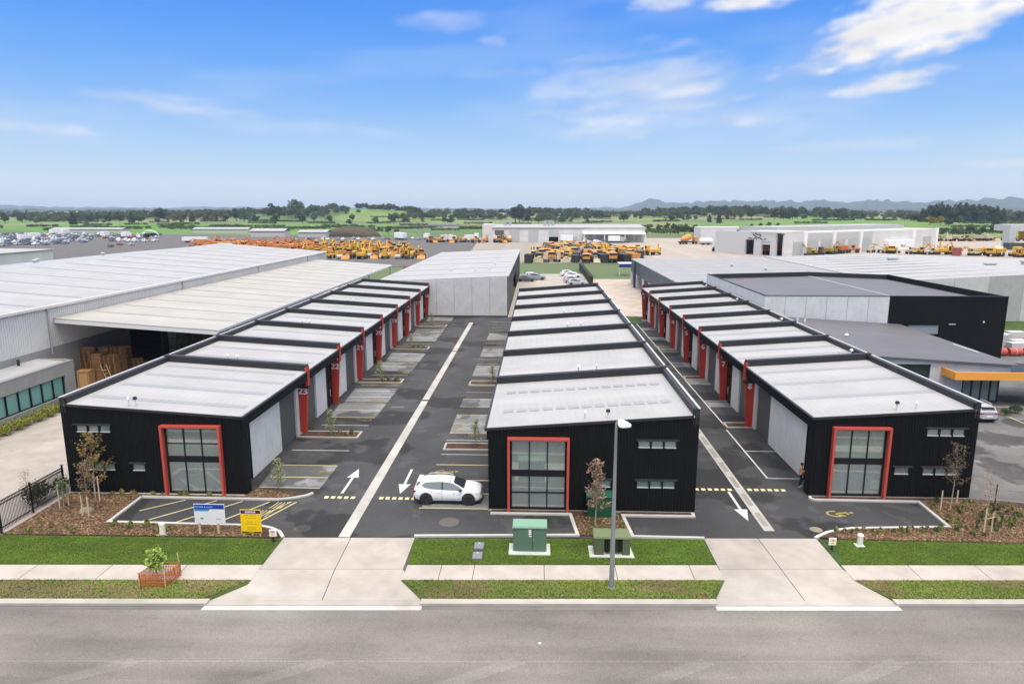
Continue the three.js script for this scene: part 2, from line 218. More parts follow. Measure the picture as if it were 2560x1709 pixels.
{
  const kerbSeg = (x0, x1, h) => slab(band(x0, x1, -29.86, -30.28), -0.19, h);
  for (const [a, b] of [[-140, -15.85], [-5.55, 8.75], [17.35, 140]]) struct('kerb', kerbSeg(a, b, 0.03), mt.kerb);
  for (const [a, b] of [[-15.85, -5.55], [8.75, 17.35]]) { struct('kerb', slab(band(a, b, -29.86, -30.28), -0.19, -0.065), mt.conc); struct('channel', slab(band(a - 0.1, b + 0.1, -29.5, -29.855), -0.19, -0.091), mt.kerbW); }
  struct('channel', slab(band(-140, -15.96, -29.56, -29.855), -0.19, -0.0955), M(0.20, 0.19, 0.175, 0.9, { map: T.concrete }));
  struct('channel', slab(band(-5.44, 8.64, -29.56, -29.855), -0.19, -0.0955), M(0.22, 0.2, 0.18, 0.9, { map: T.concrete }));
  struct('channel', slab(band(17.46, 140, -29.56, -29.855), -0.19, -0.0955), M(0.20, 0.19, 0.175, 0.9, { map: T.concrete }));
  // road-side verge, flaring at the driveways
  const vz = -32.0;
  struct('grass_verge', slab([st(-140, -30.28), st(-15.85, -30.28), [-14.6, vz + 0.4 + SK * -14.6], st(-14.56, vz), st(-140, vz)], -0.19, 0.02), mt.verge);
  struct('grass_verge', slab([st(-5.55, -30.28), st(8.75, -30.28), st(9.66, vz), st(-6.9, vz)], -0.19, 0.02), mt.verge);
  struct('grass_verge', slab([st(17.35, -30.28), st(140, -30.28), st(140, vz), st(16.3, vz)], -0.19, 0.02), mt.verge);
  // footpath of cast slabs with open joints
  const path = new THREE.Group(); path.name = 'footpath'; path.userData.kind = 'structure'; scene.add(path);
  const bays = [], run = (xs) => { for (let i = 0; i < xs.length - 1; i++) bays.push([xs[i], xs[i + 1]]); };
  const left = []; for (let x = -14.56; x > -140; x -= 4.0) left.push(x); run(left.reverse());
  run([-6.85, -5.0, -3.25, 0.44, 4.2, 8.15, 9.66]); const right = []; for (let x = 16.25; x < 140; x += 3.55) right.push(x); run(right);
  const tint = [mt.concPath, M(0.555, 0.495, 0.435, 0.9, { map: T.concrete }), M(0.585, 0.515, 0.455, 0.9, { map: T.concrete })];
  bays.forEach(([a, b], i) => { const o = mesh('slab', slab(band(a + 0.018, b - 0.018, vz - 0.012, -33.5), -0.12, 0.03), tint[i % 3], path); });
  mesh('joint', slab(band(-140, 140, vz - 0.02, -33.49), -0.19, -0.02), M(0.12, 0.11, 0.1, 1), path);
  // driveways: cast slabs
  const drive = (x0, x1, fl0, fl1, xm) => {
    const g = new THREE.Group(); g.name = numbered('driveway'); g.userData.kind = 'structure'; scene.add(g);
    const zb = x => lot(x) + 0.02, mid = -33.05, j = 0.02;
    const piece = (p, q, b) => mesh('slab', hexa([...p.map(([x, z]) => [x, -0.15, z])], [...p.map(([x, z], i) => [x, q[i], z])]), b, g);
    const a = [mt.conc, M(0.53, 0.465, 0.405, 0.9, { map: T.concrete }), M(0.495, 0.44, 0.39, 0.9, { map: T.concrete }), M(0.515, 0.46, 0.405, 0.9, { map: T.concrete })];
    const lo = -0.064, hi = 0.032, ft = 0.012;
    const E = (x, o) => st(x, o);
    const ft0 = E(x0 - fl0, -30.285), ft1 = E(x1 + fl1, -30.285), fm = E(xm + 0.3, -30.285);
    piece([ft0, [fm[0] - j, fm[1]], [xm + 0.12 - j, mid + SK * xm], [x0, mid + SK * x0]], [lo, lo, hi, hi], a[0]);
    piece([[fm[0] + j, fm[1]], ft1, [x1, mid + SK * x1], [xm + 0.12 + j, mid + SK * xm]], [lo, lo, hi, hi], a[1]);
    piece([[x0, mid + SK * x0 - 0.03], [xm + 0.12 - j, mid + SK * xm - 0.03], [xm - j, zb(xm)], [x0, zb(x0)]], [hi, hi, ft, ft], a[2]);
    piece([[xm + 0.12 + j, mid + SK * xm - 0.03], [x1, mid + SK * x1 - 0.03], [x1, zb(x1)], [xm + j, zb(xm)]], [hi, hi, ft, ft], a[3]);
    mesh('joint', slab([ft0, ft1, [x1, zb(x1)], [x0, zb(x0)]], -0.19, -0.1), M(0.12, 0.11, 0.1, 1), g);
  };
  drive(d1[0], d1[1], 1.27, 1.42, -10.7); drive(d2[0], d2[1], 0.9, 1.18, 12.8);
  // lawns behind the path
  struct('lawn', slab([st(-140, -33.51), st(d1[0] - 0.02, -33.51), [d1[0] - 0.02, lot(-14.6) + 0.1], [-15.2, -35.95], [-31.2, -35.75], [-60, -35.2], [-140, -32.6]], -0.19, 0.025), mt.grass);
  struct('lawn', slab([st(d1[1] + 0.16, -33.51), st(d2[0] - 0.06, -33.51), [d2[0] - 0.06, lot(d2[0]) + 0.1], [2.5, lot(2.5) + 0.12], [d1[1] + 0.02, lot(d1[1]) + 0.12]], -0.19, 0.025), mt.grass);
  struct('lawn', slab([st(d2[1] + 0.02, -33.51), st(140, -33.51), [140, -41], [40, -37.4], [27.6, -36.8], [17.2, -37.0], [d2[1] + 0.05, lot(16.2) + 0.1]], -0.19, 0.025), mt.grass);
}
// ---------------------------------------------------------------- the lot
struct('car_park', slab([[-31.0, -36.05], [-14.6, -36.09], [28.2, -37.55], [28.2, -119.4], [-31.0, -119.4]], -0.19, 0), mt.lot);
struct('concrete_yard', slab([[-31.05, -36.2], [-31.05, -119.4], [-29, -119.45], [-29, -165], [-60, -165], [-140, -60], [-140, -33]], -0.19, -0.006), mt.yardConc);
struct('neighbour_car_park', slab([[28.25, -37.5], [140, -41.5], [140, -118], [28.25, -118]], -0.19, -0.006), mt.asphaltR);
const kerbs = [];
{
  const bedL = [[-31.05, -35.8], [-15.3, -35.98], [-14.62, -36.15], [-15.1, -36.9], [-16.45, -37.42], [-25.9, -37.62], [-26.05, -41.3], [-16.8, -41.25], [-15.55, -41.66], [-15.0, -42.2], [-18.9, -43.05], [-19.2, -41.8], [-30.95, -41.8], [-31.05, -41.7]];
  struct('garden_bed', slab(bedL, 0.001, 0.07), mt.mulch);
  struct('garden_bed', slab([[17.3, -37.02], [27.6, -36.82], [40, -37.45], [40, -41], [28.3, -43], [18.2, -43.0], [18.2, -42.5], [24.7, -42.45], [24.6, -38.85], [18.7, -38.45], [17.2, -38.0], [16.25, -37.25]], 0.001, 0.07), mt.mulch);
  struct('garden_bed', slab([[2.5, -36.9], [5.6, -37.0], [5.35, -39.74], [2.2, -39.74]], 0.001, 0.07), mt.mulch);
  struct('garden_bed', slab([[-2.8, -39.75], [3.0, -39.75], [3.0, -40.2], [-2.8, -40.2]], 0.001, 0.072), mt.mulch);
  struct('garden_bed', slab([[5.3, -39.75], [9.6, -39.75], [9.6, -40.2], [5.3, -40.2]], 0.001, 0.072), mt.mulch);
  const K = (pts, w = 0.2, m = mt.kerbW) => struct('kerb', ribbon(pts, w, -0.01, 0.105), m);
  const arc = (cx, cz, r, a0, a1, n = 7) => [...Array(n + 1)].map((_, i) => { const a = lerp(a0, a1, i / n); return [cx + r * Math.cos(a), cz + r * Math.sin(a)]; });
  K([[-26.0, -41.28], [-16.9, -41.2], [-15.9, -41.5], [-15.2, -41.9], [-14.9, -42.3]]);
  K([[-26.0, -41.28], [-25.9, -37.6], [-16.6, -37.45], [-15.7, -37.15], [-15.05, -36.7], [-14.62, -36.05]]);
  K([[-29.9, -41.75], [-19.3, -41.72]], 0.12);
  K([[-7.05, -36.5], [2.42, -36.95], [2.12, -39.7], [-2.85, -39.68]]);
  K([[9.7, -36.86], [5.6, -36.9], [5.35, -39.68], [9.7, -39.68], [9.74, -40.1]].map(([x, z]) => [x, z]));
  K([[18.05, -43.0], [17.95, -42.65], [18.15, -42.48], [24.75, -42.42]]);
  K([[24.75, -42.52], [24.62, -38.82], [18.8, -38.42], [17.9, -38.2], [17.1, -37.85], [16.4, -37.35], [16.1, -37.12]]);
  // concrete channels down the two aisles
  struct('drain_channel', [ribbon([[-11.12, -36.3], [-11.12, -65.0]], 0.66, 0.001, 0.012), ribbon([[-11.12, -65.5], [-11.12, -89.0]], 0.66, 0.001, 0.012), ribbon([[-11.12, -89.5], [-11.12, -113]], 0.66, 0.001, 0.012)], mt.strip);
  struct('drain_channel', [ribbon([[13.78, -38.0], [13.78, -116]], 0.62, 0.001, 0.012)], mt.strip);
  { const g = []; for (let z = -38.6; z > -60; z -= 2.9) g.push(box(13.62, 13.94, 0.006, 0.016, z - 1.9, z)); struct('drain_grate', g, M(0.27, 0.25, 0.22, 0.8)); }
}
// parking bays: pale and dark paved stalls, painted lines, symbols
const palePave = [], darkPave = [], yl = [], wl = [];
const line = (a, z0, b, z1, w = 0.1) => ribbon([[a, z0], [b, z1]], w, 0.008, 0.0125);
{
  // stalls in front of the left row, repeating with the units
  const stallsL = [[-43.25, -47.4, 1]]; for (let i = 0; i < 7; i++) { const z = -54.76 - i * 9.24; stallsL.push(i % 2 ? [z - 0.4, z - 5.6, 1] : [z - 4.6, z - 9.0, 1]); }
  for (const [z0, z1] of stallsL) palePave.push(slab([[-19.0, z0], [-14.72, z0], [-14.72, z1], [-19.3, z1]], 0.001, 0.0075));
  for (let i = 0; i < 3; i++) { const z = -58.3 - i * 18.4; darkPave.push(slab([[-19.2, z + 1.2], [-14.8, z + 1.2], [-14.8, z - 1.6], [-19.4, z - 1.6]], 0.001, 0.0068)); }
  for (const z of [-43.25, -45.1, -47.4]) yl.push(line(-18.9, z, -14.75, z)); wl.push(line(-19.3, -50.6, -14.75, -50.6));
  for (let z = -57; z > -118; z -= 2.32) (Math.round(z) % 3 ? yl : wl).push(line(-19.0, z, -14.8, z, 0.09));
  // stalls along the left flank of the middle row
  for (const [z0, z1] of [[-55.2, -60.6], [-63, -66], [-75.5, -81], [-86, -91.5], [-98, -103]]) palePave.push(slab([[-7.4, z0], [-3.2, z0], [-3.2, z1], [-7.4, z1]], 0.001, 0.0075));
  palePave.push(slab([[-7.3, -40.4], [-3.0, -40.4], [-3.0, -42.7], [-7.3, -42.7]], 0.001, 0.0075));
  for (const z of [-40.38, -42.72, -45.0, -47.9]) yl.push(line(-7.45, z, -3.05, z, 0.11)); for (const z of [-50.1, -53.4]) wl.push(line(-7.4, z, -3.1, z, 0.09));
  for (let z = -55.2; z > -116; z -= 2.65) yl.push(line(-7.4, z, -3.2, z, 0.09));
  // stalls of the right row
  for (let i = 0; i < 7; i++) { const z = -57.93 - i * 8.57; palePave.push(slab([[16.65, z - 6.2], [18.9, z - 6.2], [18.9, z - 8.2], [16.65, z - 8.2]], 0.001, 0.0075)); wl.push(line(16.6, z - 6.2, 18.9, z - 6.2, 0.09), line(16.6, z - 8.2, 18.9, z - 8.2, 0.09)); }
  wl.push(ribbon([[16.5, -116], [16.5, -58.2]], 0.12, 0.008, 0.0125), ribbon([[16.35, -57], [16.3, -46.1]], 0.12, 0.008, 0.0125), line(16.3, -46.15, 18.8, -46.15), line(16.4, -51.7, 18.85, -51.7));
  // hatched area by the signs
  for (const [a, b] of [[[-25.0, -39.3], [-22.9, -41.0]], [[-24.0, -37.75], [-20.8, -41.0]], [[-21.9, -37.75], [-19.1, -40.95]], [[-19.4, -37.75], [-17.3, -40.9]]]) yl.push(line(a[0], a[1], b[0], b[1], 0.11));
  yl.push(line(-17.6, -37.75, -15.9, -41.0, 0.12), line(-17.0, -37.65, -15.55, -40.95, 0.12));
  for (const [x, z] of [[-16.35, -40.45], [-16.85, -39.2]]) for (let k = 0; k < 4; k++) yl.push(line(x - 0.35 + k * 0.22, z - 0.45, x - 0.6 + k * 0.22, z + 0.5, 0.07));
}
struct('painted_line', [ribbon([[43.2, -63.0], [43.3, -59.6], [43.4, -52]], 0.13, -0.006, 0.0005), ribbon([[45.5, -65.1], [45.4, -52]], 0.13, -0.006, 0.0005), ribbon([[40.5, -65.1], [45.5, -65.1]], 0.13, -0.006, 0.0002)], mt.lineY);
struct('paved_stall', palePave, mt.lotPale); struct('paved_stall', darkPave, M(0.075, 0.075, 0.068, 0.9, { map: T.lot }));
struct('painted_line', yl, mt.lineY); struct('painted_line', wl, mt.lineW);
{ // speed hump dashes
  for (const [x0, x1, z, n] of [[-14.05, -11.85, -41.8, 5], [-10.4, -7.4, -41.8, 7], [10.2, 13.3, -44.05, 7], [14.2, 16.9, -44.1, 6]]) { const g = []; for (let i = 0; i < n; i++) { const x = lerp(x0, x1, (i + 0.5) / n), w = (x1 - x0) / n * 0.3; g.push(hexa([[x - w, 0.001, z - 0.17], [x + w, 0.001, z - 0.17], [x + w, 0.001, z + 0.17], [x - w, 0.001, z + 0.17]], [[x - w, 0.03, z - 0.09], [x + w, 0.03, z - 0.09], [x + w, 0.03, z + 0.09], [x - w, 0.03, z + 0.09]])); } struct('speed_hump_marker', g, M(0.78, 0.70, 0.36, 0.7)); }
  const arrow = (x, z, s) => slab([[x - 0.09, z], [x - 0.09, z + s * 2.75], [x - 0.42, z + s * 2.75], [x, z + s * 4.4], [x + 0.42, z + s * 2.75], [x + 0.09, z + s * 2.75], [x + 0.09, z]], 0.001, 0.0055);
  struct('painted_arrow', arrow(-13.0, -42.45, -1), mt.lineW); struct('painted_arrow', arrow(-9.1, -46.9, 1), mt.lineW); struct('painted_arrow', arrow(12.93, -43.7, 1), mt.lineW);
  // wheelchair symbols, lying sideways in the stalls: wheel, seat, back, head
  const sym = (x, z, s, m, k = 1) => { const r = []; const ring = []; for (let i = 0; i <= 14; i++) { const a = i / 14 * Math.PI * 1.5 + 0.4; ring.push([x + s * Math.cos(a) * 0.42 * k, z + Math.sin(a) * 0.34 * k]); } r.push(ribbon(ring, 0.13 * k, 0.009, 0.0135), ribbon([[x + s * 0.1, z - 0.05], [x + s * 0.75 * k, z - 0.18 * k], [x + s * 0.8 * k, z + 0.08]], 0.13 * k, 0.009, 0.0132), ribbon([[x + s * 0.05, z + 0.05], [x + s * 0.55 * k, z + 0.3 * k]], 0.12 * k, 0.009, 0.0128), ribbon([[x + s * 0.92 * k, z - 0.15 * k], [x + s * 1.16 * k, z - 0.2 * k]], 0.17 * k, 0.009, 0.0134)); struct('painted_symbol', r, m); };
  const y2 = M(0.60, 0.47, 0.14, 0.85, { map: T.lot });
  sym(-15.35, -46.1, -1, y2); sym(-6.85, -46.4, 1, y2); sym(18.6, -40.5, 1, y2, 1.05); for (const z of [-56.5, -60.2]) sym(-6.9, z, 1, y2); for (const z of [-58.6, -65, -77, -84]) sym(-15.3, z, -1, y2, 0.9);
}
{ // manholes and small worn patches
  const mh = (x, z, r, c, y = 0.001) => struct('manhole_cover', [cyl(x, y, y + 0.006, z, r, r, 18), cyl(x, y + 0.003, y + 0.0095, z, r * 0.62, r * 0.62, 16)], c);
  const c1 = M(0.2, 0.185, 0.165, 0.8, { map: T.lot }); mh(-5.28, -38.46, 0.62, c1); mh(-13.9, -37.3, 0.5, c1); mh(16.6, -38.3, 0.36, M(0.32, 0.28, 0.2, 0.8, { map: T.concrete })); mh(0.2, -27.0, 0.07, M(0.5, 0.5, 0.5, 0.7), -0.099);
  struct('painted_line', [ribbon([[-14.0, -62.8], [-12.8, -62.8]], 0.5, 0.001, 0.0045), ribbon([[-13.7, -60.2], [-13.1, -60.2]], 0.35, 0.001, 0.0045)], M(0.19, 0.19, 0.19, 0.9, { map: T.lot }));
}
// mulch islands with kerbs beside the columns
function island(pts, name = 'planter_island') { const g = new THREE.Group(); g.name = numbered(name); g.userData.kind = 'structure'; scene.add(g); mesh('mulch', slab(pts, 0.001, 0.07), mt.mulch, g); mesh('kerb', ribbon([...pts, pts[0]], 0.16, -0.005, 0.11), mt.kerb, g); }
const islands = [];
for (const z of [-54.3, -72.6, -91.1, -109.5]) { island([[-19.9, z - 0.8], [-14.9, z - 0.75], [-14.9, z + 0.75], [-19.9, z + 0.7]]); islands.push([-17.3, z]); }
for (const z of [-51.75, -72.0]) { island([[-7.3, z - 0.75], [-3.2, z - 0.75], [-3.2, z + 0.7], [-7.3, z + 0.7]]); islands.push([-4.9, z]); }
for (const z of [-58.1, -75.3, -92.4]) island([[16.55, z - 0.7], [18.8, z - 0.7], [18.8, z + 0.6], [16.55, z + 0.6]]);
// ---------------------------------------------------------------- the three rows of units
const words = ['', 'one', 'two', 'three', 'four', 'five', 'six', 'seven', 'eight', '', '', '', '', '', '', '', 'sixteen', 'seventeen', 'eighteen', 'nineteen', 'twenty', 'twenty-one', 'twenty-two', 'twenty-three'];
function unit(row, i, o) {
  // row: x0 eave side, s direction to the high side, W width, yl/yh roof heights; o: near and far z, number, pattern
  const { x0, s, W, yl, yh } = row, { z0, z1, num, pat, label, front } = o, X = u => x0 + s * u, RY = u => yl + (yh - yl) * u / W;
  const g = thing(front ? 'end_unit' : 'warehouse_unit', label, 'warehouse', row.group);
  const q = (ua, ub, za, zb, up, th) => hexa([[X(ua), RY(ua) + up - th, za], [X(ub), RY(ub) + up - th, za], [X(ub), RY(ub) + up - th, zb], [X(ua), RY(ua) + up - th, zb]], [[X(ua), RY(ua) + up, za], [X(ub), RY(ub) + up, za], [X(ub), RY(ub) + up, zb], [X(ua), RY(ua) + up, zb]]);
  const zn = front ? z0 + 0.06 : z0 - 0.28;
  const roof = mesh('roof', q(-0.08, W - 0.3, zn, z1 + 0.29, 0, 0.12), mt.roof, g);
  const L = z0 - z1;
  if (row.sky === 'bands') for (const f of front ? [0.16, 0.42, 0.66, 0.88] : [0.3, 0.7]) mesh('skylight_panel', q(0.5, W - 0.9, z0 - L * f + 0.32, z0 - L * f - 0.32, 0.014, 0.01), mt.skyl, roof);
  if (row.sky === 'seams') for (const f of front ? [0.3, 0.57, 0.82] : [0.35, 0.68]) mesh('skylight_panel', q(0.3, W - 0.6, z0 - L * f + 0.28, z0 - L * f - 0.28, 0.014, 0.01), mt.skyl, roof), mesh('lap_seam', q(0.1, W - 0.45, z0 - L * f + 0.36, z0 - L * f + 0.29, 0.03, 0.03), mt.galv, roof);
  if (row.sky === 'dashes' && front) for (const f of [0.3, 0.72]) for (let k = 0; k < 13; k++) { const u = 0.9 + k * 0.86; mesh('skylight_panel', q(u, u + 0.64, z0 - L * f + 0.3, z0 - L * f - 0.3, 0.026, 0.01), mt.skyl, roof); }
  // black parapets: across the far end and along the high side
  mesh('parapet', q(-0.02, W, z1 + 0.27, z1 - 0.27, 0.52, front ? 2 : 0.9), mt.charcoal, g);
  mesh('parapet', [q(W - 0.36, W - 0.0, z0 + (front ? 0.0 : -0.271), z1 + 0.271, 0.41, 1.0)], mt.charcoal, g);
  mesh('capping', [q(W - 0.09, W + 0.03, z0 + (front ? 0.02 : -0.275), z1 + 0.275, 0.45, 0.04)], row.cap ?? mt.blackTrim, g);
  // side walls
  mesh('rear_wall', box(X(W - 0.25), X(W), -0.1, RY(W) - 0.6, z0 - 0.02, z1), row.rear ?? mt.black, g);
  mesh('fascia', [box(X(0), X(0.16), 4.65, yl - 0.125, z0 - 0.06, z1), box(X(0.16), X(0.9), 4.66, 4.76, z0 - 0.25, z1)], mt.black, g);
  mesh('gutter', q(-0.14, 0.02, zn - 0.02, z1 + 0.29, 0.012, 0.1), mt.charcoal, g);
  const wu = 0.85, wall = (name, za, zb, m, d = 0) => mesh(name, box(X(wu + d), X(wu + 0.2 + d), -0.05, 4.66, za, zb), m, g);
  if (row.detail !== false) {
    const dir = pat === 'A' ? f => z0 - f : f => z1 + f, Z = (a, b) => [dir(a), dir(b)].sort((p, r) => r - p);
    const e0 = front ? 3.05 : 1.9, r1 = L - 0.75, r0 = r1 - 3.6;
    { const [a, b] = Z(e0, r0); const n = Math.max(1, Math.round((a - b) / 2.4)); for (let k = 0; k < n; k++) wall('concrete_panel', lerp(a, b, k / n) - 0.012, lerp(a, b, (k + 1) / n) + 0.012, mt.tilt); }
    { const [a, b] = Z(r1, L - 0.0); wall('concrete_panel', a, b, mt.tilt); }
    { const [a, b] = Z(r0, r1); const d = mesh('roller_door', box(X(wu + 0.18), X(wu + 0.25), -0.05, 4.66, a, b), mt.roller, g); const sl = []; for (let y = 0.05; y < 4.6; y += 0.15) sl.push(box(X(wu + 0.16), X(wu + 0.19), y, y + 0.09, a - 0.02, b + 0.02)); mesh('slat', sl, mt.roller, d); }
    { // glazed entry, black framed
      const [a, b] = Z(front ? 0.95 : 0.1, e0), e = mesh('entry_frame', [box(X(wu + 0.05), X(wu + 0.12), 2.35, 2.9, a, b), box(X(wu), X(wu + 0.12), -0.05, 4.66, a, a - 0.09), box(X(wu), X(wu + 0.12), -0.05, 4.66, b + 0.09, b), box(X(wu), X(wu + 0.12), -0.05, 4.66, (a + b) / 2 + 0.04, (a + b) / 2 - 0.04), box(X(wu), X(wu + 0.12), 4.5, 4.66, a, b)], mt.blackTrim, g);
      const m = (a + b) / 2; for (const [y0, y1] of [[0.02, 2.35], [2.9, 4.5]]) for (const [p, r] of [[a - 0.09, m + 0.04], [m - 0.04, b + 0.09]]) mesh('pane', box(X(wu + 0.06), X(wu + 0.075), y0, y1, p, r), mt.glassDark, e);
      mesh('door_handle', box(X(wu - 0.05), X(wu + 0.0), 0.9, 1.6, m - 0.12, m - 0.16), mt.flash, e);
    }
    // red fin at the far end with the unit number
    const fin = new THREE.Shape([[0.87, 0], [0.32, 0], [0.03, 4.25], [0.87, 4.25]].map(([u, y]) => new THREE.Vector2(X(u), y))), fg = new THREE.ExtrudeGeometry(fin, { depth: 0.3, bevelEnabled: false }); fg.translate(0, 0, z1 - 0.15);
    const f = mesh('column', [fg, box(X(-0.07), X(0.14), 4.2, yl + 0.36, z1 + 0.275, z1 - 0.275)], mt.red, g);
    if (num) { const t = text(String(num), 0.52, 0.03); t.translate(X(0.44), 3.72, z1 + 0.155); mesh('number', t, mt.white, f); }
  } else wall('side_wall', z0 - 0.02, z1, mt.black, -0.6);
  return g;
}
// rib-clad front wall of an end unit with its openings; plan along x, u measured from the eave side
function endFront(row, g, zf, op) {
  const { x0, s, W, yl, yh } = row, X = u => x0 + s * u, RY = u => yl + (yh - yl) * u / W, u0 = 0.1, u1 = W;
  const F = op.frame, holes = [[F[0] + 0.2, F[1] - 0.2, 0.1, 4.7], ...op.windows.map(w => [w.u0, w.u1, w.y0, w.y1])];
  if (op.door) holes.push([...op.door, -0.1, 1.95]);
  const sh = new THREE.Shape([[u0, -0.1], [u1, -0.1], [u1, RY(u1) + 0.42], [W - 0.38, RY(u1) + 0.38], [W - 0.38, RY(W - 0.38) - 0.06], [u0, RY(u0) - 0.06]].map(([u, y]) => new THREE.Vector2(X(u), y)));
  for (const [a, b, y0, y1] of holes) sh.holes.push(new THREE.Path([[a, y0], [b, y0], [b, y1], [a, y1]].map(([u, y]) => new THREE.Vector2(X(u), Math.max(y, -0.09)))));
  const wg = new THREE.ExtrudeGeometry(sh, { depth: 0.18, bevelEnabled: false }); wg.translate(0, 0, zf - 0.19);
  const wall = mesh('front_wall', wg, mt.black, g);
  const ribs = []; for (let u = u0 + 0.06; u < u1 - 0.04; u += 0.19) {
    let segs = [[0.12, RY(u) - 0.1]]; for (const [a, b, y0, y1] of holes) if (u > a - 0.1 && u < b + 0.1) segs = segs.flatMap(([p, q]) => [[p, Math.min(q, y0 - 0.08)], [Math.max(p, y1 + 0.08), q]]).filter(([p, q]) => q - p > 0.05);
    for (const [p, q] of segs) ribs.push(hexa([[X(u - 0.035), p, zf - 0.012], [X(u + 0.035), p, zf - 0.012], [X(u + 0.018), p, zf + 0.03], [X(u - 0.018), p, zf + 0.03]], [[X(u - 0.035), q, zf - 0.012], [X(u + 0.035), q, zf - 0.012], [X(u + 0.018), q, zf + 0.03], [X(u - 0.018), q, zf + 0.03]]));
  }
  mesh('cladding_rib', ribs, mt.black, wall);
  mesh('barge_flashing', hexa([[X(-0.1), RY(0) - 0.14, zf + 0.02], [X(W - 0.36), RY(W - 0.36) - 0.14, zf + 0.02], [X(W - 0.36), RY(W - 0.36) - 0.14, zf + 0.11], [X(-0.1), RY(0) - 0.14, zf + 0.11]], [[X(-0.1), RY(0) + 0.03, zf + 0.02], [X(W - 0.36), RY(W - 0.36) + 0.03, zf + 0.02], [X(W - 0.36), RY(W - 0.36) + 0.03, zf + 0.11], [X(-0.1), RY(0) + 0.03, zf + 0.11]]), mt.charcoal, g);
  // side return of the front corner
  mesh('corner_return', box(X(0.1), X(0.3), -0.1, yl - 0.13, zf - 0.2, zf - 0.95), mt.black, g);
  // red portal round the tall glazing
  const [fa, fb] = F, ft = 4.88, pr = 0.34;
  mesh('portal_frame', [rbox(X(fa), X(fa + 0.15), 0.0, ft, zf - 0.02, zf + pr, 0.015), rbox(X(fb - 0.15), X(fb), 0.0, ft, zf - 0.02, zf + pr, 0.015), rbox(X(fa + 0.151), X(fb - 0.151), ft - 0.15, ft, zf - 0.02, zf + pr - 0.003, 0.015)], mt.redFrame, g);
  // glazing
  const gl = mesh('curtain_wall', [box(X(fa + 0.2), X(fb - 0.2), 2.3, 2.72, zf - 0.1, zf - 0.04)], mt.blackTrim, g), cols = [0, 1, 2, 3].map(k => lerp(fa + 0.24, fb - 0.24, k / 3));
  const bars = [box(X(fa + 0.2), X(fb - 0.2), 0.1, 0.26, zf - 0.1, zf - 0.03), box(X(fa + 0.2), X(fb - 0.2), 4.6, 4.7, zf - 0.1, zf - 0.03)];
  for (const c of cols) bars.push(box(X(c - 0.035), X(c + 0.035), 0.1, 4.7, zf - 0.12, zf - 0.005));
  for (const y of op.transoms) bars.push(box(X(fa + 0.2), X(fb - 0.2), y - 0.035, y + 0.035, zf - 0.11, zf - 0.015)); mesh('mullion', bars, mt.blackTrim, gl);
  for (let k = 0; k < 3; k++) for (const [y0, y1] of [[0.26, 2.3], [2.72, 4.6]]) mesh('pane', box(X(cols[k] + 0.035), X(cols[k + 1] - 0.035), y0, y1, zf - 0.075, zf - 0.062), mt.glass, gl);
  // the rooms seen through it
  const ra = Math.max(fa - 0.1, 1.25), rb = fb + 2.2, D = 3.2;
  mesh('interior_wall', [box(X(ra), X(rb), 0, 5.2, zf - D - 0.1, zf - D), box(X(ra - 0.1), X(ra), 0, 5.2, zf - 0.2, zf - D), box(X(rb), X(rb + 0.1), 0, 5.2, zf - 0.2, zf - D), box(X(ra), X(rb), 5.2, 5.26, zf - 0.2, zf - D)], M(0.66, 0.66, 0.63, 0.8), g);
  mesh('interior_floor', [box(X(ra), X(rb), -0.05, 0.1, zf - 0.19, zf - D), box(X(ra), X(rb), 2.34, 2.7, zf - 0.3, zf - D)], op.floor ?? M(0.05, 0.055, 0.06, 0.7), g);
  // a counter, partitions and the odd board left in the rooms
  const rm = (a, b, y0, y1, d0, d1) => box(X(lerp(ra, rb, a)), X(lerp(ra, rb, b)), y0, y1, zf - d0, zf - d1);
  mesh('partition', [rm(0.42, 0.44, 0.1, 2.3, 1.6, 3.2), rm(0.3, 0.32, 2.72, 5.1, 1.2, 3.2)], M(0.5, 0.5, 0.48, 0.8), g); mesh('counter', rm(0.05, 0.3, 0.1, 1.0, 2.2, 2.7), M(0.3, 0.22, 0.14, 0.7), g); mesh('desk', rm(0.5, 0.66, 2.7, 3.45, 2.4, 2.9), M(0.3, 0.22, 0.14, 0.7), g);
  if (op.props) for (const [a, b] of op.props) mesh('leaning_board', limb([X(a), 0.1, zf - 0.5], [X(b), 1.35, zf - 0.9], 0.045, 0.045, 4), M(0.55, 0.45, 0.2, 0.8), g);
  for (const w of op.windows) {
    const n = w.n, win = mesh('window', [box(X(w.u0), X(w.u1), w.y0, w.y0 + 0.04, zf - 0.1, zf + 0.02), box(X(w.u0), X(w.u1), w.y1 - 0.04, w.y1, zf - 0.1, zf + 0.02), ...[...Array(n + 1)].map((_, k) => { const u = lerp(w.u0 + 0.025, w.u1 - 0.025, k / n); return box(X(u - (k && k < n ? 0.055 : 0.025)), X(u + (k && k < n ? 0.055 : 0.025)), w.y0 + 0.041, w.y1 - 0.041, zf - 0.1, zf + 0.02); })], mt.blackTrim, g);
    for (let k = 0; k < n; k++) { const a = lerp(w.u0, w.u1, k / n) + 0.06, b = lerp(w.u0, w.u1, (k + 1) / n) - 0.06; mesh('pane', box(X(a), X(b), w.y0 + 0.04, w.y1 - 0.04, zf - 0.06, zf - 0.05), mt.glass, win); mesh('blind', box(X(a - 0.05), X(b + 0.05), w.y0, w.y1, zf - 0.19, zf - 0.16), mt.blind, win); mesh('sill', box(X(a), X(b), w.y0 + 0.041, w.y0 + 0.09, zf - 0.05, zf + 0.03), mt.flash, win); }
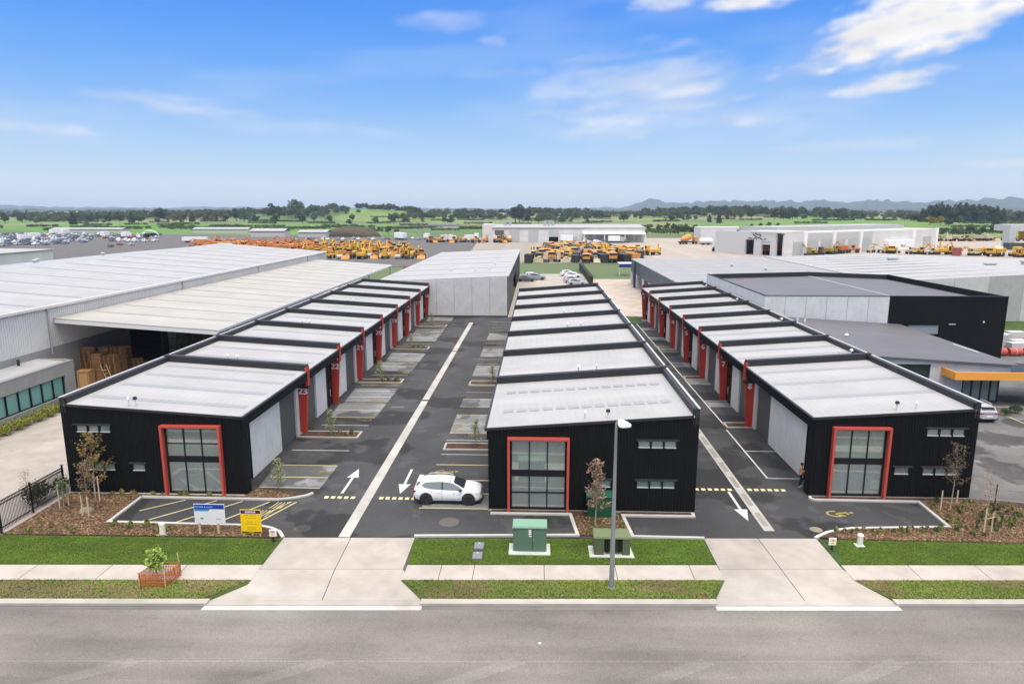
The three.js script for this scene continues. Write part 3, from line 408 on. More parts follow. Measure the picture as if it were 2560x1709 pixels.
    mesh('hood', hexa([[X(w.u0 - 0.12), w.y1 + 0.05, zf - 0.01], [X(w.u1 + 0.12), w.y1 + 0.05, zf - 0.01], [X(w.u1 + 0.12), w.y1 + 0.04, zf + 0.22], [X(w.u0 - 0.12), w.y1 + 0.04, zf + 0.22]], [[X(w.u0 - 0.12), w.y1 + 0.1, zf - 0.01], [X(w.u1 + 0.12), w.y1 + 0.1, zf - 0.01], [X(w.u1 + 0.12), w.y1 + 0.06, zf + 0.22], [X(w.u0 - 0.12), w.y1 + 0.06, zf + 0.22]]), mt.charcoal, win);
  }
  mesh('plinth', box(X(u0), X(u1), -0.1, 0.1, zf - 0.008, zf + 0.025), mt.kerb, g);
}
function vents(g, list, m2 = mt.white) { for (const [x, y, z, big] of list) { const v = mesh('roof_vent', [cyl(x, y - 0.15, y + 0.28, z, 0.05, 0.05, 8)], mt.flash, g); mesh('cowl', [cyl(x, y + 0.26, y + 0.42, z, big ? 0.15 : 0.09, big ? 0.11 : 0.05, 10)], big === 2 ? mt.charcoal : m2, v); } }
const rowL = { x0: -19.15, s: -1, W: 11.98, yl: 5.44, yh: 6.2, sky: 'bands', group: 'black units of the row with numbers 16 to 23', cap: mt.flash };
const rowC = { x0: -3.1, s: 1, W: 12.98, yl: 5.4, yh: 6.38, sky: 'dashes', group: 'black units of the middle row', detail: false, cap: mt.flash };
const rowR = { x0: 17.9, s: 1, W: 10.42, yl: 5.44, yh: 6.15, sky: 'seams', group: 'black units of the row with numbers 1 to 8', cap: mt.flash };
{
  let z = -41.8; for (let i = 0; i < 8; i++) {
    const z1 = -54.76 - i * 9.24, n = 23 - i, front = i === 0;
    const g = unit(rowL, i, { z0: z, z1, num: n, pat: i % 2 ? 'B' : 'A', front, label: front ? 'black ribbed street-end unit with red portal beside its column reading twenty-three' : `black unit with white roof whose red column reads ${words[n]}` });
    if (front) { endFront(rowL, g, z, { frame: [1.38, 5.36], props: [[2.9, 3.7], [5.0, 4.9]], transoms: [3.58], windows: [{ u0: 6.68, u1: 7.6, y0: 1.62, y1: 2.16, n: 1 }, { u0: 8.75, u1: 11.1, y0: 4.25, y1: 4.78, n: 3 }, { u0: 8.7, u1: 11.0, y0: 1.62, y1: 2.16, n: 3 }] }); vents(g, [[-26.5, 6.1, -42.5, 2], [-26.9, 6.1, -42.4, 0]]); }
    else if (i % 2) vents(g, [[-25.2, 6.25, z - 0.4, 1], [-26, 6.3, z - 0.4, 0]]);
    rebase(g, -25, 0, (z + z1) / 2); z = z1;
  }
  z = -43.05; for (let i = 0; i < 8; i++) {
    const z1 = -57.93 - i * 8.57, n = 8 - i, front = i === 0;
    const g = unit(rowR, i, { z0: z, z1, num: n, pat: i % 2 ? 'B' : 'A', front, label: front ? 'black ribbed street-end unit with red portal beside its column reading eight' : `black unit with white roof whose red column reads ${words[n]}` });
    if (front) { endFront(rowR, g, z, { frame: [1.22, 4.9], transoms: [], windows: [{ u0: 5.4, u1: 6.4, y0: 1.62, y1: 2.16, n: 1 }, { u0: 7.2, u1: 9.65, y0: 4.26, y1: 4.8, n: 3 }, { u0: 7.2, u1: 9.6, y0: 1.62, y1: 2.16, n: 3 }] }); vents(g, [[23.4, 6.0, -43.7, 2], [24.7, 6.0, -43.8, 0]]); }
    else if (i % 2) vents(g, [[26.9, 6.5, z - 0.4, 1], [25.9, 6.4, z - 0.5, 0]]);
    rebase(g, 23, 0, (z + z1) / 2); z = z1;
  }
  const ord = ['', 'second', 'third', 'fourth', 'fifth', 'sixth', 'last'];
  z = -40.2; for (let i = 0; i < 7; i++) {
    const z1 = -51.35 - i * 10.06, front = i === 0;
    const g = unit(rowC, i, { z0: z, z1, front, pat: 'A', label: front ? 'black ribbed street-end unit of middle row, green bin against it' : `black walled unit with white roof, ${ord[i]} from the street in middle row` });
    if (front) { endFront(rowC, g, z, { frame: [1.3, 5.12], transoms: [1.25], windows: [{ u0: 6.75, u1: 7.75, y0: 1.62, y1: 2.16, n: 1 }, { u0: 9.3, u1: 11.7, y0: 4.22, y1: 4.74, n: 3 }, { u0: 9.3, u1: 11.7, y0: 1.62, y1: 2.16, n: 3 }] }); vents(g, [[4.4, 6.1, -40.8, 2], [3.0, 6.0, -40.9, 0]]); }
    else if (i % 2 || i === 4) vents(g, [[3.2, 6.4, z - 0.4, 1], [4.6, 6.5, z - 0.4, 0]]);
    rebase(g, 3.3, 0, (z + z1) / 2); z = z1;
  }
}
// ---------------------------------------------------------------- neighbouring and far buildings
const quadSlab = (p, th) => hexa(p.map(([x, y, z]) => [x, y - th, z]), p);
{ // long white warehouse with its side canopy
  const g = thing('large_warehouse', 'long white ribbed warehouse with pale low-pitched roof beside the pallet yard', 'warehouse');
  const xe = -49, xr = -71.6, z0 = -30, z1 = -157;
  const roof = mesh('roof', [quadSlab([[xe + 0.3, 9.2, z0], [xe + 0.3, 9.2, z1], [xr, 10.85, z1], [xr, 10.85, z0]], 0.25)], mt.roof, g);
  mesh('roof', [quadSlab([[xr - 0.002, 10.85, z0], [xr - 0.002, 10.85, z1], [-94, 9.1, z1], [-94, 9.1, z0]], 0.25)], mt.roof, g);
  for (let z = z0 - 6; z > z1 + 3; z -= 7.1) mesh('skylight_strip', quadSlab([[xe - 0.6, 9.29, z], [xe - 0.6, 9.29, z - 0.55], [xr + 0.9, 10.82, z - 0.55], [xr + 0.9, 10.82, z]], 0.03), mt.skyl, roof);
  for (let z = z0 - 8; z > z1 + 3; z -= 14) mesh('skylight_strip', quadSlab([[xr - 1.2, 10.79, z], [xr - 1.2, 10.79, z - 0.9], [-93, 9.2, z - 0.9], [-93, 9.2, z]], 0.03), mt.roof, roof);
  mesh('ridge_vent', [hexa([[xr - 1.0, 10.7, z0], [xr + 1.0, 10.7, z0], [xr + 1.0, 10.7, z1], [xr - 1.0, 10.7, z1]], [[xr - 0.6, 11.1, z0], [xr + 0.6, 11.1, z0], [xr + 0.6, 11.1, z1], [xr - 0.6, 11.1, z1]])], mt.galv, g);
  mesh('gutter', box(xe + 0.05, xe + 0.35, 8.98, 9.24, z0, z1), mt.cladW, g);
  const w = mesh('cladding', box(xe - 0.2, xe, 5.0, 9.0, z0, z1), mt.cladW, g), r = []; for (let z = z0; z > z1; z -= 0.3) r.push(box(xe, xe + 0.03, 5.0, 8.98, z, z - 0.1)); mesh('cladding_rib', r, mt.cladW, w);
  // grey precast base with two dark doorways
  for (const [a, b] of [[z0, -58], [-58, -65], [-65, -72], [-72, -79], [-86, -88], [-108, -120], [-120, -135], [-135, z1]]) mesh('concrete_panel', box(xe - 0.25, xe + 0.04, -0.1, 5.0, a - 0.01, b + 0.01), mt.cladG, g);
  mesh('doorway_recess', [box(xe - 22, xe - 21.8, -0.1, 5, -79, -108), box(xe - 22, xe - 0.26, 4.95, 5.0, -79, -108), box(xe - 21.8, xe - 0.3, -0.1, 5, -78.9, -79), box(xe - 21.8, xe - 0.3, -0.1, 5, -108, -108.1)], mt.cladG, g);
  mesh('end_wall', [box(-94, xe - 0.2, -0.1, 9.0, z1 + 0.2, z1), hexa([[-94, 9, z1 + 0.2], [xe, 9, z1 + 0.2], [xe, 9, z1], [-94, 9, z1]], [[-94, 9.05, z1 + 0.2], [xe, 9.1, z1 + 0.2], [xe, 9.1, z1], [-94, 9.05, z1]])], mt.cladW, g);
  for (const z of [-65.6, -92, -118, -144]) mesh('downpipe', [limb([xe + 0.16, 8.98, z], [xe + 0.12, z === -65.6 ? 4.3 : 7.0, z], 0.07, 0.07, 8), box(xe + 0.04, xe + 0.28, 8.75, 9.0, z - 0.16, z + 0.16)], mt.galv, g);
  // canopy
  const ca = [xe + 0.05, 7.88], cb = [-32.2, 6.75], ya = x => lerp(ca[1], cb[1], (x - ca[0]) / (cb[0] - ca[0])), c0 = -66.4, c1 = -149.5;
  const can = mesh('canopy_roof', quadSlab([[ca[0], ca[1], c0], [cb[0], cb[1], c0], [cb[0], cb[1], c1], [ca[0], ca[1], c1]], 0.14), mt.roofWarm, g);
  for (let z = c0 - 5; z > c1 + 2; z -= 5.15) mesh('lap_seam', quadSlab([[ca[0] + 1.2, ya(ca[0] + 1.2) + 0.03, z], [cb[0] - 0.2, cb[1] + 0.03, z], [cb[0] - 0.2, cb[1] + 0.03, z - 0.3], [ca[0] + 1.2, ya(ca[0] + 1.2) + 0.03, z - 0.3]], 0.04), M(0.29, 0.275, 0.245, 0.7), can);
  mesh('canopy_edge', [quadSlab([[ca[0], ca[1] - 0.145, c0 + 0.02], [cb[0], cb[1] - 0.145, c0 + 0.02], [cb[0], cb[1] - 0.145, c0 - 0.15], [ca[0], ca[1] - 0.145, c0 - 0.15]], 0.35), box(cb[0] - 0.1, cb[0] + 0.14, cb[1] - 0.3, cb[1] - 0.02, c0, c1)], mt.flash, g);
  for (const z of [-70, -90, -110, -130, -149]) mesh('post', box(cb[0] - 0.35, cb[0] - 0.1, -0.1, cb[1] - 0.15, z, z - 0.25), mt.flash, g);
  const bm = []; for (const z of [-70, -90, -110, -130, -149]) bm.push(quadSlab([[xe, 7.7, z], [cb[0] - 0.1, 6.58, z], [cb[0] - 0.1, 6.58, z - 0.2], [xe, 7.7, z - 0.2]], 0.3)); mesh('beam', bm, mt.galv, g);
  for (const [x, y, z] of [[-80, 10.2, -106], [-84, 9.95, -112], [-83, 10, -128]]) mesh('roof_vent', [cyl(x, y, y + 0.5, z, 0.25, 0.25), cyl(x, y + 0.5, y + 0.7, z, 0.4, 0.3)], mt.galv, roof);
  rebase(g, -60, 0, -95);
}
{ // grey office annexe with a strip of teal windows
  const g = thing('office_annexe', 'low grey office annexe with strip of teal windows above clipped shrubs', 'building');
  const x = -45.5; mesh('wall', [box(-58, x, -0.1, 1.02, -34, -63.7), box(-58, x, 2.95, 4.1, -34, -63.7), box(-58, x, 1.02, 2.95, -62.3, -63.7), box(-58, x - 0.35, 1.02, 2.95, -34, -62.3)], mt.cladG, g);
  mesh('roof', [quadSlab([[-59, 4.9, -34], [x - 0.5, 4.14, -34], [x - 0.5, 4.14, -63.4], [-59, 4.9, -63.4]], 0.06)], mt.roof, g);
  mesh('parapet', [box(x - 0.5, x + 0.02, 4.1, 4.22, -34, -63.72), box(-50, x - 0.5, 4.1, 4.3, -63.4, -63.72)], M(0.24, 0.24, 0.235, 0.7), g);
  const w = mesh('window_frame', [box(x - 0.33, x - 0.2, 1.02, 1.12, -34, -62.3), box(x - 0.33, x - 0.2, 2.85, 2.95, -34, -62.3), ...[...Array(20)].map((_, k) => box(x - 0.33, x - 0.15, 1.121, 2.849, -62.3 + k * 1.45 + 0.1, -62.3 + k * 1.45))], mt.blackTrim, g);
  for (let k = 0; k < 19; k++) mesh('pane', box(x - 0.3, x - 0.28, 1.12, 2.85, -62.2 + k * 1.45, -62.3 + (k + 1) * 1.45), mt.glassTeal, w);
  mesh('roof_vent', [cyl(-48.5, 4.3, 4.75, -60.5, 0.12), cyl(-48.5, 4.75, 4.9, -60.5, 0.2, 0.1)], mt.charcoal, g);
  rebase(g, -51, 0, -49);
}
{ const g = thing('storage_building', 'low cream-roofed storage building beyond the long white warehouse', 'building'); mesh('wall', box(-230, -137, -0.2, 7.6, -150, -189), mt.cladW, g); mesh('roof', [quadSlab([[-230.5, 8.6, -150], [-136.6, 7.75, -150], [-136.6, 7.75, -189.4], [-230.5, 8.6, -189.4]], 0.15)], mt.roofWarm, g); rebase(g, -180, 0, -170); }
{ // concrete warehouse across the end of the aisle
  const g = thing('concrete_warehouse', 'concrete panel warehouse with pale striped roof closing the aisle', 'warehouse');
  const xl = -28.6, xr = -5.36, z0 = -119.45, z1 = -203, hy = x => lerp(6.25, 7.22, (x - xl) / (xr - xl));
  const roof = mesh('roof', quadSlab([[xl, hy(xl), z0 - 0.25], [xr + 0.25, hy(xr) + 0.01, z0 - 0.25], [xr + 0.25, hy(xr) + 0.01, z1], [xl, hy(xl), z1]], 0.15), mt.roof, g);
  for (const z of [-127, -139, -153, -168, -184]) mesh('skylight_strip', quadSlab([[xl + 1, hy(xl + 1) + 0.03, z], [xr - 0.5, hy(xr) + 0.01, z], [xr - 0.5, hy(xr) + 0.01, z - 1.5], [xl + 1, hy(xl + 1) + 0.03, z - 1.5]], 0.03), M(0.30, 0.295, 0.3, 0.6), roof);
  const xs = [-5.38, -8.45, -11.6, -14.75, -17.9, -21.1, -24.8, -28.5]; for (let i = 0; i < 7; i++) { const a = xs[i] - 0.015, b = xs[i + 1] + 0.015; mesh('concrete_panel', hexa([[a, -0.1, z0], [b, -0.1, z0], [b, -0.1, z0 - 0.2], [a, -0.1, z0 - 0.2]], [[a, hy(a) + 0.04, z0], [b, hy(b) + 0.04, z0], [b, hy(b) + 0.04, z0 - 0.2], [a, hy(a) + 0.04, z0 - 0.2]]), mt.tiltGrey, g); }
  mesh('base_rail', box(-28.5, xr, -0.1, 0.22, z0 + 0.01, z0 + 0.07), mt.charcoal, g);
  mesh('side_wall', [box(xr - 0.2, xr, 4.0, 7.0, z0 - 0.21, z1), box(xr - 0.2, xr - 0.02, -0.1, 4.0, z0 - 0.21, -150), box(xr - 0.2, xr - 0.02, -0.1, 4.0, -170, z1)], mt.charcoal, g);
  mesh('rear_wall', [box(xl, xr - 0.2, -0.1, 6.2, z1 + 0.2, z1), box(xl, xl + 0.2, -0.1, 6.1, z0 - 0.21, z1 + 0.2)], mt.tiltGrey, g);
  for (const [x, z] of [[-12, -131], [-9.5, -134], [-17, -134], [-9, -145]]) mesh('roof_vent', [cyl(x, hy(x), hy(x) + 0.4, z, 0.12), cyl(x, hy(x) + 0.4, hy(x) + 0.55, z, 0.2, 0.12)], mt.flash, roof);
  rebase(g, -17, 0, -160);
}
{ // black and white building with a dark roof
  const g = thing('dark_roof_warehouse', 'white and black warehouse with dark parapet roof behind the numbered row', 'warehouse');
  const x0 = 28.5, xm = 43.9, x1 = 58.3, z0 = -86.3, z1 = -116, h = 8;
  for (let i = 0; i < 6; i++) { const a = lerp(x0, xm, i / 6) + 0.02, b = lerp(x0, xm, (i + 1) / 6) - 0.02; mesh('white_panel', box(a, b, -0.1, h, z0, z0 - 0.2), M(0.68, 0.685, 0.68, 0.7, { map: T.tilt }), g); }
  const bw = mesh('black_wall', [box(xm, 46.5, -0.1, h + 0.05, z0 + 0.03, z0 - 0.2), box(50.3, x1, -0.1, h + 0.05, z0 + 0.03, z0 - 0.2), box(46.5, 50.3, 4.45, h + 0.05, z0 + 0.03, z0 - 0.2), box(x1 - 0.2, x1, -0.1, h + 0.05, z0 - 0.2, z1)], mt.black, g);
  { const r = []; for (let x = xm + 0.1; x < x1; x += 0.3) r.push(box(x, x + 0.08, x > 46.35 && x < 50.3 ? 4.5 : 0, h, z0 + 0.03, z0 + 0.06)); mesh('cladding_rib', r, mt.black, bw); }
  const dr = mesh('roller_door', box(46.5, 50.3, 3.3, 4.45, z0 - 0.1, z0 - 0.16), M(0.22, 0.25, 0.28, 0.5), g); mesh('interior_wall', [box(44, 56, -0.1, 7, z0 - 22, z0 - 22.2), box(44, 44.1, -0.1, 7, z0 - 0.3, z0 - 22), box(56, 56.1, -0.1, 7, z0 - 0.3, z0 - 22)], mt.cladG, g);
  mesh('wall_light', box(51.4, 52.2, 4.5, 4.65, z0 + 0.06, z0 + 0.14), mt.galv, bw); mesh('wall_light', cyl(55.6, 4.8, 5.0, z0 + 0.12, 0.09, 0.09), mt.white, bw);
  for (let i = 0; i < 5; i++) mesh('white_panel', box(x0, x0 + 0.2, -0.1, h, lerp(z0 - 0.21, z1, i / 5) - 0.01, lerp(z0 - 0.21, z1, (i + 1) / 5) + 0.01), M(0.68, 0.685, 0.68, 0.7, { map: T.tilt }), g);
  const xc = 45.2; mesh('roof', [quadSlab([[x0 + 0.2, 7.25, z0 - 0.2], [xc, 7.75, z0 - 0.2], [xc, 7.75, z1 + 0.2], [x0 + 0.2, 7.25, z1 + 0.2]], 0.1), quadSlab([[xc, 7.75, z0 - 0.2], [x1 - 0.2, 7.25, z0 - 0.2], [x1 - 0.2, 7.25, z1 + 0.2], [xc, 7.75, z1 + 0.2]], 0.1)], mt.roofDark, g);
  mesh('ridge_cap', box(xc - 0.16, xc + 0.16, 7.74, 7.79, z0 - 0.2, z1 + 0.2), mt.galv, g);
  mesh('rear_parapet', [hexa([[x0, 6, z1], [xc, 6, z1], [xc, 6, z1 + 0.18], [x0, 6, z1 + 0.18]], [[x0, 8.02, z1], [xc, 8.45, z1], [xc, 8.45, z1 + 0.18], [x0, 8.02, z1 + 0.18]]), hexa([[xc, 6, z1], [x1 - 0.21, 6, z1], [x1 - 0.21, 6, z1 + 0.18], [xc, 6, z1 + 0.18]], [[xc, 8.45, z1], [x1 - 0.21, 8.02, z1], [x1 - 0.21, 8.02, z1 + 0.18], [xc, 8.45, z1 + 0.18]])], mt.charcoal, g);
  mesh('coping', [box(x0 - 0.03, x1 + 0.03, h + 0.051, h + 0.1, z0 + 0.06, z0 - 0.24), box(x0 - 0.03, x0 + 0.24, h + 0.001, h + 0.09, z0 - 0.25, z1)], mt.charcoal, g);
  rebase(g, 43, 0, -101);
}
{ // low white building with an orange canopy
  const g = thing('showroom', 'low white showroom with sloping dark roof and orange canopy', 'building');
  const z0 = -66.8, z1 = -86.0, R = (x, z) => lerp(4.62, 3.84, (x - 33) / 13.4) + (z0 - z) / 19 * 0.68;
  const c = [[28.9, z0], [46.3, z0], [45.6, z1], [28.9, z1]];
  mesh('roof', quadSlab([[28.6, R(28.6, z0), z0 + 0.35], [46.75, R(46.75, z0), z0 + 0.35], [45.3, R(45.3, z1), z1], [28.6, R(28.6, z1), z1]], 0.14), mt.roofDark, g);
  mesh('wall', [box(28.9, 35.3, -0.1, 3.74, z0, z0 - 0.2), box(38.6, 41.8, -0.1, 3.74, z0, z0 - 0.2), box(35.3, 38.6, -0.1, 1.2, z0, z0 - 0.2), hexa([[28.9, 3.74, z0 - 0.2], [46.3, 3.74, z0 - 0.2], [46.3, 3.74, z0], [28.9, 3.74, z0]], [[28.9, R(28.9, z0) - 0.12, z0 - 0.2], [46.3, R(46.3, z0) - 0.1, z0 - 0.2], [46.3, R(46.3, z0) - 0.1, z0], [28.9, R(28.9, z0) - 0.12, z0]]), box(41.8, 46.3, 2.9, 3.74, z0, z0 - 0.2), box(45.4, 45.6, -0.1, 4.2, z0 - 4, z1), box(28.9, 29.1, -0.1, 4.6, z0 - 0.2, z1)], M(0.6, 0.6, 0.605, 0.7, { map: T.tilt }), g);
  mesh('dark_window', box(35.3, 38.6, 1.2, 3.74, z0 - 0.18, z0 - 0.14), mt.glassDark, g);
  const w = mesh('shopfront', [box(41.8, 45.4, -0.1, 0.15, z0, z0 - 0.12), ...[41.8, 42.7, 43.6, 44.5, 45.25].map(x => box(x, x + 0.13, 0.15, 2.9, z0, z0 - 0.12)), box(45.25, 45.4, -0.1, 2.9, z0 - 0.13, z0 - 4)], mt.charcoal, g);
  for (const x of [41.93, 42.83, 43.73, 44.63]) mesh('pane', box(x, x + 0.74, 0.15, 2.9, z0 - 0.05, z0 - 0.07), M(0.16, 0.22, 0.215, 0.1), w);
  const cn = mesh('canopy', [box(39.65, 56, 2.75, 3.5, z0 + 2.3, z0 + 2.15), box(39.65, 39.8, 2.75, 3.5, z0 + 2.15, z0 + 0.01)], M(0.78, 0.33, 0.045, 0.5), g);
  mesh('canopy_deck', [box(39.8, 46.4, 2.8, 2.95, z0 + 2.15, z0 + 0.01), box(46.4, 56, 2.8, 2.95, z0 + 2.15, z0 - 4.5)], mt.charcoal, cn);
  for (const x of [50, 55.5]) mesh('post', box(x, x + 0.2, -0.1, 2.8, z0 + 1.9, z0 + 1.7), mt.charcoal, g);
  for (const [x, z, b] of [[34.0, -75.2, 1], [31.5, -83, 0], [32.4, -83, 0]]) mesh('roof_vent', [cyl(x, R(x, z), R(x, z) + 0.25, z, 0.06), cyl(x, R(x, z) + 0.25, R(x, z) + 0.42, z, b ? 0.22 : 0.1, 0.1)], mt.white, g);
  rebase(g, 38, 0, -76);
}
{ // big grey roofs behind
  const g = thing('blue_fascia_warehouse', 'grey roofed warehouse with slate blue side fascia and white pillars', 'warehouse');
  const x0 = 24.2, x1 = 58.6, z0 = -119, z1 = -178; const roof = mesh('roof', quadSlab([[x0 - 0.2, 6.3, z0], [x1, 6.75, z0], [x1, 6.75, z1], [x0 - 0.2, 6.3, z1]], 0.2), mt.roofGrey, g);
  for (let z = -124; z > z1 + 3; z -= 8.6) mesh('lap_seam', quadSlab([[x0 + 0.3, 6.34, z], [x1 - 1.3, 6.765, z], [x1 - 1.3, 6.765, z - 0.4], [x0 + 0.3, 6.34, z - 0.4]], 0.04), mt.roof, roof);
  for (let i = 0; i < 6; i++) mesh('fascia_panel', box(x0 - 0.1, x0 + 0.1, 3.1, 6.09, lerp(z0, z1, i / 6) - 0.05, lerp(z0, z1, (i + 1) / 6) + 0.05), M(0.085, 0.11, 0.14, 0.5, { map: T.metal }), g);
  for (let i = 0; i < 7; i++) mesh('pillar', box(x0 - 0.15, x0 + 0.35, -0.2, 3.1, lerp(z0 - 0.4, z1 + 0.6, i / 6), lerp(z0 - 0.4, z1 + 0.6, i / 6) - 0.5), mt.white, g);
  mesh('wall', [box(x0 + 4, x0 + 4.2, -0.2, 6.0, z0, z1), box(x0, x1, -0.2, 6.0, z1 + 0.2, z1), box(x0 + 4, x1, -0.2, 6.0, z0 - 0.2, z0)], mt.cladW, g);
  mesh('valley_gutter', box(x1 - 0.7, x1 + 0.4, 6.7, 6.86, z0, z1), M(0.33, 0.32, 0.31, 0.6), g);
  for (const [x, z] of [[42, -150], [46, -140], [44, -129], [32, -128]]) mesh('roof_vent', [cyl(x, 6.4, 7, z, 0.25), cyl(x, 7, 7.25, z, 0.4, 0.25)], mt.galv, roof);
  rebase(g, 41, 0, -148);
  const k = thing('concrete_wall_warehouse', 'wide grey roofed warehouse with stained concrete end wall and ridge vents', 'warehouse');
  const r2 = mesh('roof', [quadSlab([[59.1, 6.7, -118.4], [84, 8.0, -118.4], [84, 7.6, -180], [59.1, 6.7, -180]], 0.15), quadSlab([[84.001, 8.0, -118.4], [128, 6.4, -118.4], [128, 6.1, -180], [84.001, 7.6, -180]], 0.15)], mt.roof, k);
  for (let z = -122; z > -178; z -= 6) mesh('lap_seam', quadSlab([[60, 6.77, z], [83.5, 8.0 + (z + 118.4) / 61.6 * 0.4, z], [83.5, 8.0 + (z + 118.4) / 61.6 * 0.4, z - 0.3], [60, 6.77, z - 0.3]], 0.05), mt.skyl, r2);
  for (let i = 0; i < 12; i++) { const a = lerp(59.1, 128, i / 12) + 0.02, b = lerp(59.1, 128, (i + 1) / 12) - 0.02, H = x => x < 84 ? lerp(6.72, 8.02, (x - 59.1) / 24.9) : lerp(8.02, 6.42, (x - 84) / 44); mesh('concrete_panel', hexa([[a, -0.2, -118.4], [b, -0.2, -118.4], [b, -0.2, -118.2], [a, -0.2, -118.2]], [[a, H(a) - 0.05, -118.4], [b, H(b) - 0.05, -118.4], [b, H(b) - 0.05, -118.2], [a, H(a) - 0.05, -118.2]]), i % 3 ? mt.tiltGrey : M(0.47, 0.455, 0.43, 0.85, { map: T.tilt }), k); }
  mesh('wall', [box(127.8, 128, -0.2, 6.2, -118.41, -180), box(59.1, 128, -0.2, 6.2, -179.8, -180)], mt.tiltGrey, k);
  for (const [x, z] of [[80, -158], [92, -143], [98, -132], [104, -150], [110, -126]]) mesh('roof_vent', [box(x - 0.9, x + 0.9, 7.2, 7.75, z - 0.4, z + 0.4), box(x - 1.1, x + 1.1, 7.75, 8.0, z - 0.6, z + 0.6)], mt.galv, r2);
  rebase(k, 93, 0, -149);
}
{ // far white depot
  const g = thing('far_depot', 'long white depot with roller doors and verandah beyond the machinery yard', 'depot');
  const z = -408; mesh('wall', [box(-33, 6.3, -0.2, 7.9, z, z - 22), box(12, 62.4, -0.2, 7.9, z, z - 22), box(6.3, 12, 3, 7.9, z, z - 0.4), box(6.3, 12, -0.2, 7.9, z - 18, z - 22), box(6.3, 12, 7.6, 7.9, z - 0.4, z - 18), box(-33, -27.2, 7.9, 10.3, z, z - 22)], mt.cladW, g);
  mesh('roof', [quadSlab([[-27.2, 8.5, z + 0.5], [62.8, 8.5, z + 0.5], [62.8, 9.9, z - 22], [-27.2, 9.9, z - 22]], 0.5)], mt.roof, g);
  for (const [a, b, y, m] of [[-25.7, -20.1, 0, 1], [-17.1, -11, 0, 0], [-5.8, 0.2, 0, 0], [6.3, 12, 3, 0], [28, 32, 0, 0], [34, 38.5, 0, 0], [40, 44.5, 0, 0], [46, 50.5, 0, 0], [52, 56, 0, 0], [57, 61, 0, 0]]) mesh('roller_door', box(a, b, y, 6.8 - (a > 20 ? 2.2 : 0), z + 0.02, z + 0.12), m ? mt.roller : M(0.44, 0.44, 0.43, 0.6), g);  // dark leftmost door stands for an open doorway, its shade put into the colour
  mesh('verandah', quadSlab([[26, 5.2, z + 6], [62.4, 5.2, z + 6], [62.4, 5.9, z + 0.05], [26, 5.9, z + 0.05]], 0.5), mt.white, g);
  for (let x = 26.5; x < 63; x += 11.8) mesh('post', box(x, x + 0.5, -0.2, 4.7, z + 5.6, z + 5.1), mt.white, g);
  for (const x of [-20, -17, 4, 6.5, 9]) mesh('roof_fan', [cyl(x, 9.2, 11.4, z - 12, 0.9, 0.7, 10), box(x - 0.7, x + 0.7, 11.3, 12.2, z - 12.7, z - 11.3)], mt.galv, g);
  rebase(g, 15, 0, -418);
  const dx = 0.80684, dz = -0.59077; // skewed workshop block
  const w = thing('workshop_block', 'large white workshop with row of roller doors and dark logo sign', 'workshop');
  const B = (s0, s1, y0, y1, t0, t1) => { const P = (s, t) => [105 + dx * s + dz * t, -288 + dz * s - dx * t]; return hexa([[...P(s0, t0)], [...P(s1, t0)], [...P(s1, t1)], [...P(s0, t1)]].map(([x, zz]) => [x, y0, zz]), [[...P(s0, t0)], [...P(s1, t0)], [...P(s1, t1)], [...P(s0, t1)]].map(([x, zz]) => [x, y1, zz])); };
  mesh('wall', [B(-5.6, 123, -0.2, 9.3, 0.3, 1), B(12, 123, -0.2, 9.3, 1, 30), B(-5.6, 12, 9.0, 9.3, 1, 30), B(-5.6, 12, -0.2, 9.0, 29, 30)], mt.cladW, w); mesh('parapet', [B(-7.2, 8, 9.3, 10, 0.2, 16)], mt.cladW, w); mesh('roof', [B(6, 112, 9.3, 11.3, 12, 32)], mt.roof, w);
  for (const s of [8.2, 29.3, 50.6, 98, 121]) mesh('pier', B(s - 1.0, s + 1.0, -0.2, 9.6, -0.5, 0.3), mt.white, w);
  for (const [a, b, y] of [[0.6, 7.0, 0], [10.7, 18.2, 0], [20.4, 28, 0], [31.2, 38.6, 0], [41.5, 49.2, 1.4], [53, 60.5, 0], [108.5, 116.5, 1.8]]) mesh('roller_door', B(a, b, y, 5.6, 0.1, 0.28), M(0.42, 0.43, 0.41, 0.6), w);
  mesh('infill_panel', [B(9.5, 28.2, 5.9, 9.0, 0.18, 0.29), B(30.5, 49.5, 5.9, 9.0, 0.18, 0.29), B(51.8, 61, 5.9, 9.0, 0.18, 0.29)], M(0.48, 0.485, 0.48, 0.6), w); mesh('low_shed', B(72, 95.5, -0.2, 4.5, -1.6, 0.29), mt.white, w);
  const sf = (t0, t1, y0, y1, m, n, d = 0.06) => { const P = t => [97.8 + dz * t - dx * 0, -288 - dx * t]; const nx = -dx, nz = -dz; const [ax, az] = P(t0), [bx, bz] = P(t1); return mesh(n, hexa([[ax, y0, az], [bx, y0, bz], [bx + nx * d, y0, bz + nz * d], [ax + nx * d, y0, az + nz * d]], [[ax, y1, az], [bx, y1, bz], [bx + nx * d, y1, bz + nz * d], [ax + nx * d, y1, az + nz * d]]), m, w); };
  const sw = M(0.55, 0.55, 0.53, 0.7); for (const [a, b, y0, y1] of [[-1, 1.5, -0.2, 9.6], [5.8, 9.5, -0.2, 9.6], [13.9, 30, -0.2, 9.6], [1.5, 5.8, 5.8, 9.6], [9.5, 13.9, 6.2, 9.6]]) sf(a, b, y0, y1, sw, 'side_wall', 1.2); sf(1.5, 5.8, 4.4, 5.8, mt.flash, 'roller_door', 0.8);
